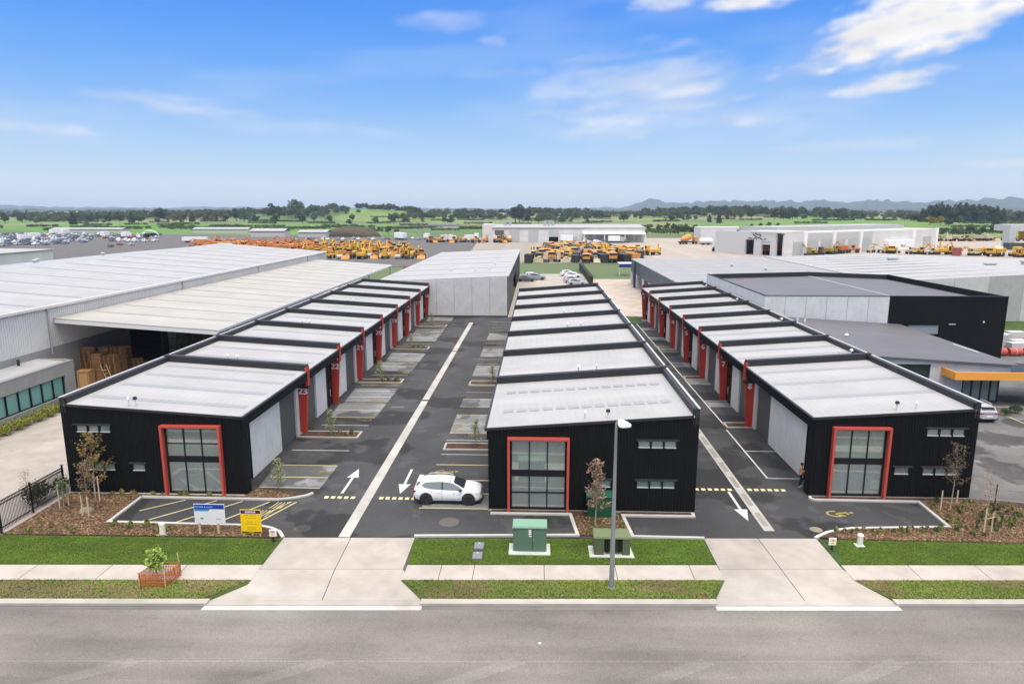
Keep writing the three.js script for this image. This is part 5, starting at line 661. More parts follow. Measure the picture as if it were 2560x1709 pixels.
{
  let g = thing('real_estate_sign', 'white and blue For Sale and Lease board on two wooden posts', 'sign'), z = -36.25;
  mesh('panel', box(-19.82, -18.02, 0.72, 1.93, z, z - 0.03), mt.white, g);
  board('print', -19.8, -18.04, 0.74, 1.91, z + 0.004, M(1, 1, 1, 0.5, { map: printed(512, 340, (c, w, h) => { c.fillStyle = '#dcdadb'; c.fillRect(0, 0, w, h); c.fillStyle = '#123a90'; c.fillRect(0, 0, w, 84); c.fillStyle = '#3d84b4'; c.beginPath(); c.moveTo(0, 84); c.lineTo(270, 84); c.lineTo(240, 122); c.lineTo(0, 122); c.fill(); c.fillStyle = '#bfe0ee'; c.fillRect(0, 122, 240, 10); c.fillStyle = '#a8c4ff'; c.font = 'bold 40px sans-serif'; c.fillText('For Sale & Lease', 8, 58); c.fillStyle = '#5a5656'; c.fillRect(96, 238, 22, 30); c.fillRect(124, 238, 22, 30); c.fillStyle = '#9a9698'; c.fillRect(366, 256, 84, 13); }) }), g);
  for (const x of [-19.6, -18.5]) mesh('post', box(x - 0.05, x + 0.05, 0, 1.8, z - 0.03, z - 0.12), mt.wood, g); rebase(g, -18.9, 0, z);
  g = thing('real_estate_sign', 'yellow For Lease board with dark header beside the driveway', 'sign'); z = -36.05;
  mesh('panel', box(-17.02, -15.82, 0.26, 1.72, z, z - 0.03), M(0.7, 0.5, 0.03, 0.5), g);
  board('print', -17.01, -15.83, 0.27, 1.71, z + 0.004, M(1, 1, 1, 0.5, { map: printed(420, 512, (c, w, h) => { c.fillStyle = '#f0c40e'; c.fillRect(0, 0, w, h); c.fillStyle = '#2a2550'; c.fillRect(8, 8, w - 16, 76); c.fillStyle = '#d8d8d0'; for (let i = 0; i < 7; i++) c.fillRect(98 + i * 32, 28, 24, 38); c.fillStyle = '#b48f08'; c.font = 'bold 52px sans-serif'; c.fillText('FOR LEASE', 66, 140); for (const [x, y, ww] of [[110, 172, 220], [120, 250, 50], [180, 256, 70], [290, 250, 30], [90, 300, 240], [120, 380, 190], [130, 425, 180]]) c.fillRect(x, y, ww, 16); c.fillStyle = '#17120c'; c.fillRect(6, 478, w - 12, 30); c.fillStyle = '#b8a878'; c.fillRect(150, 486, 110, 14); }) }), g);
  for (const x of [-16.9, -16.4, -15.95]) mesh('post', box(x - 0.04, x + 0.04, 0, 1.5, z - 0.03, z - 0.1), mt.wood, g); rebase(g, -16.4, 0, z);
  for (const [x, zz, y, l, col] of [[-14.95, -35.5, 0.38, 'small white and pink plate on black post beside wide driveway', '#d8b8ae'], [16.45, -35.75, 0.34, 'small cream notice on black post beside narrow driveway', '#e8c4a8']]) { g = thing('bollard_sign', l, 'sign'); mesh('post', [cyl(x, 0.02, y, zz, 0.06, 0.06, 10), cyl(x, 0.02, 0.06, zz, 0.12, 0.1, 10)], mt.dark, g); mesh('plate', rbox(x - 0.2, x + 0.2, y, y + 0.42, zz + 0.05, zz - 0.02, 0.02), mt.white, g); board('print', x - 0.18, x + 0.18, y + 0.02, y + 0.4, zz + 0.055, M(1, 1, 1, 0.6, { map: printed(128, 128, (c, w, h) => { c.fillStyle = '#efe6d2'; c.fillRect(0, 0, w, h); c.fillStyle = col; c.fillRect(10, 6, 108, 66); c.fillStyle = '#7a4a38'; c.fillRect(44, 24, 40, 18); c.fillRect(30, 88, 66, 12); }) }), g); rebase(g, x, 0, zz); }
  for (const [x, zz, h, l] of [[18.25, -36.35, 0.72, 'short white capped service pillar at mulch edge by narrow driveway'], [-21.75, -36.15, 0.78, 'short white service pillar on mulch near hatched parking']]) { g = thing('service_pillar', l, 'service pillar'); mesh('body', cyl(x, 0, h - 0.08, zz, 0.17, 0.15, 14), M(0.72, 0.71, 0.6, 0.6), g); mesh('cap', [cyl(x, h - 0.08, h, zz, 0.18, 0.13, 14)], M(0.78, 0.74, 0.65, 0.6), g); mesh('foot', box(x - 0.25, x + 0.22, 0.0, 0.07, zz - 0.22, zz + 0.22), M(0.66, 0.74, 0.58, 0.7), g); rebase(g, x, 0, zz); }
  g = thing('wheelie_bin', 'large dark green bin against the black middle front wall', 'bin'); mesh('body', hexa([[3.2, 0.06, -39.25], [4.62, 0.06, -39.25], [4.62, 0.06, -40.1], [3.2, 0.06, -40.1]], [[3.1, 1.42, -39.15], [4.72, 1.42, -39.15], [4.72, 1.42, -40.12], [3.1, 1.42, -40.12]]), M(0.012, 0.095, 0.045, 0.45), g); mesh('lid', rbox(3.06, 4.76, 1.43, 1.5, -39.1, -40.14, 0.03), M(0.014, 0.11, 0.055, 0.4), g); for (const x of [3.4, 4.4]) mesh('wheel', cyl(x, 0.07, 0.19, -39.4, 0.07, 0.07), mt.rubber, g); rebase(g, 3.9, 0, -39.6);
  g = thing('sandwich_board', 'small red, white and blue notice board inside right shopfront glass', 'sign'); mesh('panel', box(22.0, 22.62, 0.36, 1.35, -43.3, -43.33), mt.white, g); board('print', 22.01, 22.61, 0.37, 1.34, -43.294, M(1, 1, 1, 0.6, { map: printed(128, 200, (c, w, h) => { c.fillStyle = '#eceff4'; c.fillRect(0, 0, w, h); c.fillStyle = '#c8484e'; c.fillRect(0, 0, w, 46); c.fillStyle = '#28466e'; c.fillRect(0, 164, w, 36); c.fillStyle = '#222'; c.fillRect(54, 70, 20, 22); }) }), g); rebase(g, 22.3, 0.1, -43.3);
}
// ---------------------------------------------------------------- fences
{
  const g = thing('picket_fence', 'black steel picket fence running beside the mulch bed', 'fence'); const A = [-31.4, -36.1], B = [-31.5, -41.75], at = t => [lerp(A[0], B[0], t), lerp(A[1], B[1], t)];
  for (const t of [0, 0.47, 1]) { const [x, z] = at(t); mesh('post', [box(x - 0.045, x + 0.045, -0.05, 1.98, z - 0.045, z + 0.045), box(x - 0.055, x + 0.055, 1.98, 2.02, z - 0.055, z + 0.055)], mt.blackTrim, g); }
  for (const y of [0.22, 1.62, 1.82]) mesh('rail', box(-31.48, -31.42, y, y + 0.05, A[1], B[1]), mt.blackTrim, g);
  const pk = merge([box(-0.013, 0.013, 0.08, 1.86, -0.013, 0.013)]); for (let i = 1; i < 50; i++) { const [x, z] = at(i / 50), p = mesh('picket', pk, mt.blackTrim, g); p.position.set(x - 0.0, 0, z); } rebase(g, -31.45, 0, -39);
  const f = thing('wire_fence', 'dark wire boundary fence with thin posts beside neighbouring car park', 'fence'); const fp = [[28.45, -40.8], [31.2, -40.3], [34.2, -39.7]]; for (const [x, z] of fp) mesh('post', cyl(x, 0, 2.0, z, 0.035, 0.035, 8), mt.dark, f); mesh('bottom_rail', fp.slice(0, -1).map((p, i) => limb([p[0], 0.12, p[1]], [fp[i + 1][0], 0.12, fp[i + 1][1]], 0.03, 0.03)), mt.dark, f); mesh('wire', [0.6, 1.1, 1.6].flatMap(y => fp.slice(0, -1).map((p, i) => limb([p[0], y, p[1]], [fp[i + 1][0], y, fp[i + 1][1]], 0.006, 0.006, 4))), mt.dark, f); rebase(f, 31, 0, -40.3);
  const h = thing('boundary_hedge', 'long dark clipped hedge dividing the two rear yards', 'hedge'); mesh('foliage', [box(13.3, 14.2, -0.1, 1.9, -176, -222)], M(0.04, 0.06, 0.025, 0.95, { map: T.grass }), h); rebase(h, 13.7, 0, -199);
}
// orange mesh guard round the street tree
{ const g = thing('tree_guard', 'orange plastic mesh guard on stakes round the street tree', 'tree guard'); const P = [[-19.85, -30.55], [-18.55, -30.6], [-18.35, -31.75], [-19.75, -31.7]], om = PM(0.62, 0.17, 0.03, { roughness: 0.7, transmission: 0.3, thickness: 0, side: THREE.DoubleSide });
  P.forEach(([x, z], i) => { mesh('stake', limb([x, 0, z], [x + (i === 2 ? -0.1 : 0), i === 2 ? 1.3 : 0.85, z], 0.025, 0.025, 6), mt.wood, g); const [a, b] = P[(i + 1) % 4], n = 10, bars = []; for (let k = 0; k <= 8; k++) { const y = 0.04 + k * 0.092; for (let q = 0; q < 4; q++) { const t0 = q / 4, t1 = (q + 1) / 4, sg = t => -0.05 * Math.sin(t * Math.PI) * (k / 8); bars.push(limb([lerp(x, a, t0), y + sg(t0), lerp(z, b, t0)], [lerp(x, a, t1), y + sg(t1), lerp(z, b, t1)], 0.017, 0.017, 4)); } } for (let k = 0; k <= 16; k++) { const t = k / 16; bars.push(limb([lerp(x, a, t), 0.03, lerp(z, b, t)], [lerp(x, a, t), 0.78 - 0.05 * Math.sin(t * Math.PI), lerp(z, b, t)], 0.014, 0.014, 4)); } mesh('netting', bars, om, g); }); rebase(g, -19.1, 0, -31.1); }
{ const g = new THREE.IcosahedronGeometry(0.42, 3), p = g.attributes.position; for (let i = 0; i < p.count; i++) { const x = p.getX(i), y = p.getY(i), z = p.getZ(i), k = 0.8 + 0.4 * fbm(x * 3 + 5, z * 3 + y * 2, 3, 44); p.setXYZ(i, x * k * 1.1, Math.max(-0.05, y * k * 0.75), z * k * 0.9); } g.computeVertexNormals(); const b = tag(mesh('boulder', g, M(0.33, 0.27, 0.19, 0.95, { map: T.tilt })), 'pale rounded boulder on the mulch beside the staked sapling', 'boulder'); b.position.set(-28.1, 0.08, -38.9); }
// ---------------------------------------------------------------- machinery and cars in the far yards
const mk = (col, rough = 0.55) => M(...col, rough);
const YEL = mk([0.62, 0.34, 0.03]), ORA = mk([0.55, 0.17, 0.035]), AMB = mk([0.58, 0.26, 0.05]), REDM = mk([0.27, 0.07, 0.05]), PAL = mk([0.52, 0.44, 0.30]), GRNM = mk([0.16, 0.20, 0.13]);
const mdark = mk([0.03, 0.028, 0.026], 0.8), mglass = M(0.03, 0.035, 0.04, 0.1);
function excavator(paint, label, cat = 'excavator') { const g = thing('excavator', label, cat); for (const s of [-1, 1]) mesh('track', rbox(-1.9, 1.9, 0.02, 0.85, s * 0.85, s * 1.4, 0.3, 3), mdark, g);
  mesh('body', [rbox(-2.3, 0.4, 1.0, 2.1, -1.35, 0.35, 0.15), rbox(-2.5, -0.9, 1.0, 2.2, -1.35, 1.35, 0.2), box(-0.6, 0.6, 0.7, 1.0, -0.6, 0.6)], paint, g); const c = mesh('cab', rbox(-0.1, 1.35, 1.05, 2.95, 0.4, 1.35, 0.1), paint, g); mesh('window', [box(0.1, 1.2, 1.9, 2.75, 1.345, 1.37), box(1.345, 1.365, 1.5, 2.75, 0.5, 1.25)], mglass, c);
  mesh('boom', [limb([0.4, 1.5, -0.2], [2.8, 4.3, -0.2], 0.24, 0.2, 6), limb([2.8, 4.3, -0.2], [4.6, 3.6, -0.2], 0.2, 0.16, 6)], paint, g); mesh('dipper', [limb([4.6, 3.7, -0.2], [4.3, 1.4, -0.2], 0.17, 0.12, 6)], paint, g); mesh('bucket', hexa([[3.8, 0.2, -0.7], [4.9, 0.5, -0.7], [4.9, 0.5, 0.3], [3.8, 0.2, 0.3]], [[4.0, 1.4, -0.7], [4.6, 1.4, -0.7], [4.6, 1.4, 0.3], [4.0, 1.4, 0.3]]), mdark, g); return g; }
function wheels(g, pts, r, w) { for (const [x, z] of pts) { const c = new THREE.CylinderGeometry(r, r, w, 14); c.rotateX(Math.PI / 2); c.translate(x, r, z); mesh('wheel', c, mdark, g); } }
function loader(paint, label) { const g = thing('wheel_loader', label, 'loader'); mesh('body', [rbox(-3.0, -0.4, 1.1, 2.2, -0.9, 0.9, 0.15), rbox(-0.4, 1.8, 0.9, 1.6, -0.6, 0.6, 0.1)], paint, g); const c = mesh('cab', rbox(-1.0, 0.3, 1.9, 3.3, -0.75, 0.75, 0.1), paint, g); mesh('window', box(-0.85, 0.32, 2.3, 3.1, -0.78, 0.78), mglass, c); wheels(g, [[-1.9, -1], [-1.9, 1], [1.2, -1], [1.2, 1]], 0.8, 0.55); mesh('arm', [limb([0.9, 1.6, -0.5], [2.8, 0.8, -0.5], 0.14, 0.12), limb([0.9, 1.6, 0.5], [2.8, 0.8, 0.5], 0.14, 0.12)], paint, g); mesh('bucket', hexa([[2.6, 0.15, -1.3], [3.9, 0.1, -1.3], [3.9, 0.1, 1.3], [2.6, 0.15, 1.3]], [[2.7, 1.2, -1.3], [3.1, 1.3, -1.3], [3.1, 1.3, 1.3], [2.7, 1.2, 1.3]]), paint, g); return g; }
function dozer(paint, label) { const g = thing('bulldozer', label, 'bulldozer'); for (const s of [-1, 1]) mesh('track', rbox(-1.7, 1.7, 0.02, 1.0, s * 0.7, s * 1.25, 0.35, 3), mdark, g); mesh('body', [rbox(-1.6, 1.9, 0.9, 1.9, -0.65, 0.65, 0.12)], paint, g); const c = mesh('cab', rbox(-1.4, -0.1, 1.9, 3.1, -0.7, 0.7, 0.08), paint, g); mesh('window', box(-1.25, -0.08, 2.1, 2.9, -0.72, 0.72), mglass, c); mesh('blade', hexa([[2.3, 0.1, -1.6], [2.6, 0.1, -1.6], [2.6, 0.1, 1.6], [2.3, 0.1, 1.6]], [[2.2, 1.3, -1.6], [2.45, 1.3, -1.6], [2.45, 1.3, 1.6], [2.2, 1.3, 1.6]]), paint, g); mesh('exhaust', cyl(1.2, 1.9, 2.8, 0.3, 0.07), mdark, g); return g; }
function dumper(paint, label) { const g = thing('dump_truck', label, 'dump truck'); mesh('chassis', box(-3.4, 3.2, 0.9, 1.3, -0.6, 0.6), mdark, g); const c = mesh('cab', rbox(1.7, 3.5, 1.2, 3.1, -1.2, 1.2, 0.2), paint, g); mesh('window', box(2.2, 3.52, 2.2, 2.9, -1.1, 1.1), mglass, c); mesh('tray', hexa([[-3.4, 1.3, -1.1], [1.3, 1.3, -1.1], [1.3, 1.3, 1.1], [-3.4, 1.3, 1.1]], [[-3.7, 2.9, -1.4], [1.5, 2.7, -1.4], [1.5, 2.7, 1.4], [-3.7, 2.9, 1.4]]), paint, g); wheels(g, [[-2.4, -1], [-2.4, 1], [-0.9, -1], [-0.9, 1], [2.5, -1], [2.5, 1]], 0.7, 0.5); return g; }
function roller(paint, label) { const g = thing('road_roller', label, 'roller'); const d = new THREE.CylinderGeometry(0.75, 0.75, 1.8, 18); d.rotateX(Math.PI / 2); d.translate(1.5, 0.75, 0); mesh('drum', d, mt.galv, g); mesh('body', [rbox(-2.0, 0.3, 0.9, 1.8, -0.8, 0.8, 0.15), box(0.3, 2.3, 0.8, 1.1, -1.05, -0.93), box(0.3, 2.3, 0.8, 1.1, 0.93, 1.05)], paint, g); mesh('canopy', [box(-1.0, 0.7, 2.7, 2.82, -0.8, 0.8), box(-0.95, -0.87, 1.8, 2.7, -0.75, -0.67), box(-0.95, -0.87, 1.8, 2.7, 0.67, 0.75), box(0.55, 0.63, 1.1, 2.7, -0.75, -0.67), box(0.55, 0.63, 1.1, 2.7, 0.67, 0.75)], paint, g); wheels(g, [[-1.3, -0.75], [-1.3, 0.75]], 0.7, 0.5); return g; }
function handler(paint, label) { const g = thing('telehandler', label, 'telehandler'); mesh('body', [rbox(-2.2, 2.0, 0.8, 1.5, -0.9, 0.9, 0.12)], paint, g); const c = mesh('cab', rbox(-0.9, 0.7, 1.4, 2.6, 0.1, 0.95, 0.1), paint, g); mesh('window', box(-0.75, 0.72, 1.75, 2.45, 0.2, 0.97), mglass, c); mesh('boom', [limb([-2.0, 2.0, -0.4], [2.2, 2.7, -0.4], 0.22, 0.18), limb([2.2, 2.7, -0.4], [4.2, 3.0, -0.4], 0.15, 0.12)], paint, g); mesh('basket', box(4.0, 4.9, 2.6, 3.5, -1.1, 0.3), paint, g); wheels(g, [[-1.5, -0.95], [-1.5, 0.95], [1.5, -0.95], [1.5, 0.95]], 0.6, 0.4); return g; }
function container(paint, label) { const g = thing('shipping_container', label, 'container'); mesh('box', box(-3.03, 3.03, 0.05, 2.6, -1.2, 1.2), paint, g); const r = []; for (let x = -2.9; x < 3; x += 0.35) r.push(box(x, x + 0.14, 0.2, 2.45, -1.24, 1.24)); mesh('rib', r, paint, g); return g; }
function yardCar(paint, label, cat = 'car', ute) { const g = thing(ute ? 'parked_pickup' : 'parked_car', label, cat); const sec = carShape(ute ? { top: [[-2.22, 0.6], [-2.2, 0.95], [-0.9, 0.98], [-0.8, 1.55], [-0.4, 1.66], [0.3, 1.62], [1.0, 1.12], [2.05, 0.98], [2.22, 0.5]] } : {}); mesh('body', carBody(sec, 20), paint, g); mesh('window', [carPatch(sec, ute ? [[-0.75, 4.2, 5.5], [0.1, 4.1, 5.5], [0.8, 4.1, 4.9]] : [[-1.5, 4.3, 5.2], [-0.4, 4.1, 5.5], [0.9, 4.1, 4.7]], 0, 0, 1, 0.02), carPatch(sec, ute ? [[-0.75, 4.2, 5.5], [0.1, 4.1, 5.5], [0.8, 4.1, 4.9]] : [[-1.5, 4.3, 5.2], [-0.4, 4.1, 5.5], [0.9, 4.1, 4.7]], 0, 0, -1, 0.02), carScreen(sec, 0.42, 0.98, 0.03), ...(ute ? [] : [carScreen(sec, -2.0, -1.76, 0.03)])], mglass, g); wheels(g, [[-1.35, -0.82], [-1.35, 0.82], [1.37, -0.82], [1.37, 0.82]], 0.34, 0.22); return g; }
function truck(paint, label) { const g = thing('parked_truck', label, 'truck'); mesh('cargo_box', rbox(-4.2, 1.9, 1.0, 3.6, -1.25, 1.25, 0.05), mt.white, g); const c = mesh('cab', rbox(2.0, 3.9, 0.7, 3.0, -1.2, 1.2, 0.2), paint, g); mesh('window', box(3.0, 3.93, 1.9, 2.7, -1.08, 1.08), mglass, c); mesh('chassis', box(-4.2, 3.2, 0.6, 1.0, -0.5, 0.5), mdark, g); wheels(g, [[-3.2, -1], [-3.2, 1], [3.0, -1], [3.0, 1]], 0.48, 0.35); return g; }
function fleet(makers, spots, groups, seed) { // first use keeps the prototype, later ones are copies
  const R = rng(seed), used = new Map(); for (const [x, z, turn, kind] of spots) { const k = kind ?? Math.floor(R() * makers.length), [fn, paint, label] = makers[k], sc = (makers.length > 4 && makers[0][0] === yardCar ? 0.95 : 1.05) + R() * 0.2; let o; if (!used.has(k)) { o = fn(paint, label); o.userData.group = groups; put(o, x, -0.05, z, turn, sc); used.set(k, o); } else dup(used.get(k), null, groups, x, -0.05, z, turn, sc); }
}
{ // yellow and orange machines behind the long warehouse
  const R = rng(5), S = []; const place = 'in the dark yard behind the long white warehouse';
  for (let r = 0; r < 9; r++) for (let i = 0; i < 12; i++) { const z = -264 - r * 10.5 - R() * 3, x = -92 + i * 4.6 + R() * 1.6 - r * 3.4; if (x < -42 - r * 4) S.push([x, z, Math.PI / 2 * (R() < 0.8 ? -1 : 1) + (R() - 0.5) * 0.3, Math.floor(R() * 5)]); }
  fleet([[excavator, YEL, `yellow excavator ${place}`], [loader, AMB, `amber wheel loader ${place}`], [handler, YEL, `yellow boom lift handler ${place}`], [roller, AMB, `amber road roller ${place}`], [dozer, YEL, `yellow bulldozer ${place}`]], S, 'yellow machines behind the long warehouse', 11);
  const S2 = []; for (let r = 0; r < 6; r++) for (let i = 0; i < 10; i++) { const z = -286 - r * 15 - R() * 4, x = -146 + i * 5.6 + R() * 2 - r * 7; S2.push([x, z, R() * 6.28, Math.floor(R() * 3)]); }
  const p2 = 'in the row beyond the long warehouse roof'; fleet([[handler, ORA, `orange boom handler ${p2}`], [excavator, ORA, `orange excavator ${p2}`], [dumper, AMB, `amber dump truck ${p2}`]], S2, 'orange machines beyond the long warehouse', 12);
}
{ // dense block of machines beyond the grass strip
  const R = rng(8), S = [], place = 'in the packed yard beyond the grass strip';
  for (let r = 0; r < 12; r++) for (let i = 0; i < 13; i++) { const z = -249 - r * 8 - R() * 2, x = -4 + i * 3.4 + R() * 1.4 + r * 0.9; if (r > 7 && i > 8) continue; if (x > 36 + r * 1.6) continue; S.push([x, z, -Math.PI / 2 + (R() - 0.5) * 0.6 + (R() < 0.25 ? Math.PI : 0), r < 2 ? 4 + Math.floor(R() * 4) : Math.floor(R() * 9)]); }
  S.push([46, -292, 1.2, 1], [50.5, -294, 1.9, 0]);
  fleet([[excavator, YEL, `yellow excavator ${place}`], [loader, YEL, `yellow wheel loader ${place}`], [roller, ORA, `orange road roller ${place}`], [dumper, YEL, `yellow dump truck ${place}`], [dozer, PAL, `faded cream bulldozer ${place}`], [loader, PAL, `faded cream wheel loader ${place}`], [container, M(0.03, 0.03, 0.032, 0.6), `black shipping container ${place}`], [dumper, AMB, `amber dump truck ${place}`], [handler, GRNM, `dull green telehandler ${place}`]], S, 'machines packed beyond the grass strip', 13);
  const S3 = []; for (let i = 0; i < 12; i++) S3.push([-62 + i * 4.4, -398 - (i % 3) * 6, R() * 6, i % 3]); fleet([[loader, AMB, 'amber wheel loader parked beside the far white depot'], [excavator, AMB, 'amber excavator parked beside the far white depot'], [truck, mt.white, 'white box truck parked beside the far white depot']], S3, 'machines beside the far depot', 14);
}
{ // in front of the workshop block and along the big roofs
  const R = rng(9), S = [[82, -318, 0.4, 3], [87, -317, 1, 0], [97, -300, 1.8, 4], [104, -296, 2.1, 1], [113, -290, 2.4, 2], [117, -291, 2.2, 0], [126, -300, 2.5, 2], [133, -306, 2.4, 4], [139, -310, 0.3, 1]]; const place = 'in front of the white workshop';
  for (let i = 0; i < 26; i++) S.push([148 + i * 2.9 + R() * 1.6, -302 - R() * 12 + i * 1.3, R() * 6.3, 5 + Math.floor(R() * 4.3)]);
  fleet([[dozer, mk([0.12, 0.06, 0.04]), `dark brown bulldozer ${place}`], [loader, ORA, `orange wheel loader ${place}`], [excavator, mk([0.3, 0.2, 0.02]), `dark yellow excavator ${place}`], [roller, mdark, `black road roller ${place}`], [dumper, ORA, `orange dump truck ${place}`], [excavator, YEL, `bright yellow excavator past the workshop corner`], [container, REDM, `dull red container past the workshop corner`], [dumper, YEL, `yellow dump truck past the workshop corner`], [handler, PAL, `cream telehandler past the workshop corner`], [truck, mt.white, 'white box truck past the workshop corner']], S, 'machines round the white workshop', 15);
  const S4 = []; for (let i = 0; i < 16; i++) S4.push([238 + i * 5.5, -425 - R() * 20, R() * 6.3, i % 3]); fleet([[dumper, PAL, 'cream dump truck at far end of gravel yard'], [loader, mk([0.4, 0.2, 0.1]), 'brown wheel loader at far end of gravel yard'], [excavator, PAL, 'cream excavator at far end of gravel yard']], S4, 'machines at the far gravel edge', 16);
  // big orange mixer and white tank
  const g = thing('concrete_mixer', 'large orange concrete mixer truck beside the plain white shed', 'mixer truck'); const d = new THREE.SphereGeometry(3, 16, 12); d.scale(1.35, 0.6, 0.6); d.rotateZ(0.3); d.translate(-1, 3.4, 0); mesh('drum', d, AMB, g); mesh('chassis', box(-6, 6, 0.9, 1.6, -1.1, 1.1), mdark, g); mesh('cab', rbox(4, 6.2, 1.2, 3.8, -1.3, 1.3, 0.2), AMB, g); wheels(g, [[-4, -1.2], [-4, 1.2], [-2, -1.2], [-2, 1.2], [5, -1.2], [5, 1.2]], 0.7, 0.5); put(g, 83, -0.05, -386, 0.5);
  const t = thing('water_tank', 'white horizontal tank trailer beside the orange mixer', 'tank'); const c = new THREE.CapsuleGeometry(1.5, 4.4, 6, 14); c.rotateZ(Math.PI / 2); c.translate(0, 2.3, 0); mesh('tank', c, mt.white, t); mesh('frame', box(-3, 3.4, 0.5, 0.9, -0.8, 0.8), mdark, t); wheels(t, [[-1.5, -0.8], [-1.5, 0.8], [1.5, -0.8], [1.5, 0.8]], 0.5, 0.3); put(t, 91, -0.05, -378, 0.1);
}
{ // rows of parked cars and utes on the left
  const R = rng(21), S = [], cols = [[0.7, 0.7, 0.71], [0.4, 0.41, 0.43], [0.09, 0.1, 0.12], [0.28, 0.3, 0.34], [0.12, 0.15, 0.25], [0.6, 0.62, 0.64], [0.3, 0.05, 0.04]].map(c => M(...c, 0.3)), nm = ['white', 'silver', 'black', 'grey', 'blue', 'pale grey', 'red'];
  for (let r = 0; r < 13; r++) for (let i = 0; i < 40; i++) { if (R() < 0.3) continue; const z = -345 - r * 14.5 - R() * 3, x = -330 + i * 5.2 + R() * 1.5 - r * 9; if (x > -200 - r * 7 + (r < 3 ? -r * 10 : 0) || (r < 4 && x > -262 && x < -225)) continue; S.push([x, z, Math.PI / 2 + (R() - 0.5) * 0.2, Math.floor(R() * 8.3)]); }
  const pl2 = 'in the large vehicle park beyond the warehouses'; fleet([...nm.map((n, i) => [yardCar, cols[i], `${n} car ${pl2}`]), [(p, l) => yardCar(p, l, 'pickup', true), cols[0], `white pickup ${pl2}`], [truck, cols[0], `white box truck ${pl2}`]], S, 'vehicles parked beyond the warehouses', 22);
  const S5 = []; for (let i = 0; i < 26; i++) S5.push([-150 + i * 4.6, -424 - (i % 2) * 7 - i * 0.8, Math.PI / 2 + (R() - 0.5) * 0.3, Math.floor(R() * 4)]); const pl3 = 'by the field edge left of the white depot'; fleet([[yardCar, cols[0], `white car ${pl3}`], [yardCar, cols[3], `grey car ${pl3}`], [yardCar, cols[2], `black car ${pl3}`], [truck, cols[1], `silver cab box truck ${pl3}`]], S5, 'vehicles at the field edge', 23);
  const S6 = [[-3.2, -181, 0.1, 0], [-0.6, -185.5, 0.1, 1], [8.8, -197, 0.2, 2], [9.6, -191.5, 0.1, 2], [9.2, -178.5, 0.1, 3], [9.8, -173, 0.05, 3], [-1.5, -190, 0.1, 2]]; const pl4 = 'in the small yard behind the middle row'; fleet([[yardCar, cols[2], `black car ${pl4}`], [yardCar, cols[3], `dark grey car ${pl4}`], [yardCar, cols[0], `white car ${pl4}`], [yardCar, cols[1], `silver car ${pl4}`]], S6, 'cars behind the middle row', 24);
  const S7 = [[18, -404, 0, 0], [28, -398, 0.1, 1], [34, -399, 0, 1], [50, -400, 0, 2], [45, -399, 0, 0]]; fleet([[truck, cols[1], 'box truck at the depot doors'], [yardCar, cols[0], 'white car at the depot verandah'], [yardCar, cols[2], 'black car at the depot verandah']], S7, 'vehicles at the depot', 25);
  const ts = [[-345, -372, 1], [-300, -366, 1], [-200, -395, 0]]; for (const [x, z, k] of ts) { const g = thing('long_trailer', 'long white flatbed trailer parked at front of vehicle park', 'trailer', 'long trailers'); mesh('deck', box(-7, 7, 1.1, 3.2, -1.2, 1.2), mt.white, g); wheels(g, [[-5, -1], [-5, 1], [-3.6, -1], [-3.6, 1], [5, -1], [5, 1]], 0.5, 0.35); put(g, x, -0.05, z, 0.1); }
  { const g = thing('arched_shelter', 'white arched fabric shelter among the parked vehicles', 'shelter'); const h = new THREE.CylinderGeometry(6, 6, 16, 20, 1, true, -Math.PI / 2, Math.PI); h.rotateX(-Math.PI / 2); h.scale(1, 0.8, 1); mesh('cover', h, M(0.7, 0.68, 0.62, 0.7, { side: THREE.DoubleSide }), g); mesh('end_wall', box(-4, 4, 0, 2.4, -7.9, -7.7), M(0.5, 0.5, 0.48, 0.8), g); put(g, -270, -0.1, -470, 0.5); }
  for (const [x, z, w, h, l] of [[-262, -560, 46, 4.5, 'long low white farm shed left of the dark trees'], [-375, -560, 60, 4, 'long pale roofed shed beyond the parked cars'], [-190, -478, 24, 6, 'white site cabin block by the spoil mound'], [-158, -478, 20, 5, 'pale second site cabin nearer the spoil mound'], [-97, -700, 30, 4.5, 'grey roofed farmhouse among the shrubs']]) { const g = thing('farm_shed', l, 'shed'), y = terrainH(x, z); mesh('wall', box(x - w / 2, x + w / 2, y - 0.5, y + h * 0.7, z, z - 12), M(0.5, 0.48, 0.44, 0.8), g); mesh('roof', [quadSlab([[x - w / 2 - 0.5, y + h * 0.72, z + 0.6], [x + w / 2 + 0.5, y + h * 0.72, z + 0.6], [x + w / 2 + 0.5, y + h, z - 6], [x - w / 2 - 0.5, y + h, z - 6]], 0.2), quadSlab([[x - w / 2 - 0.5, y + h, z - 6], [x + w / 2 + 0.5, y + h, z - 6], [x + w / 2 + 0.5, y + h * 0.72, z - 12.5], [x - w / 2 - 0.5, y + h * 0.72, z - 12.5]], 0.2)], l.startsWith('grey') ? mt.roofDark : mt.roof, g); rebase(g, x, y, z - 6); }
  { const g = new THREE.SphereGeometry(16, 24, 12, 0, Math.PI * 2, 0, Math.PI / 2), p = g.attributes.position; for (let i = 0; i < p.count; i++) { const k = 0.75 + 0.5 * fbm(p.getX(i) / 6, p.getZ(i) / 6, 3, 4); p.setXYZ(i, p.getX(i) * k * 1.2, p.getY(i) * k * 0.42, p.getZ(i) * k * 0.8); } g.computeVertexNormals(); const m = tag(mesh('spoil_mound', g, M(0.24, 0.2, 0.13, 1, { map: T.mulch })), 'bare earth spoil mound at edge of the field', 'mound'); m.position.set(-134, -0.3, -492); }
}
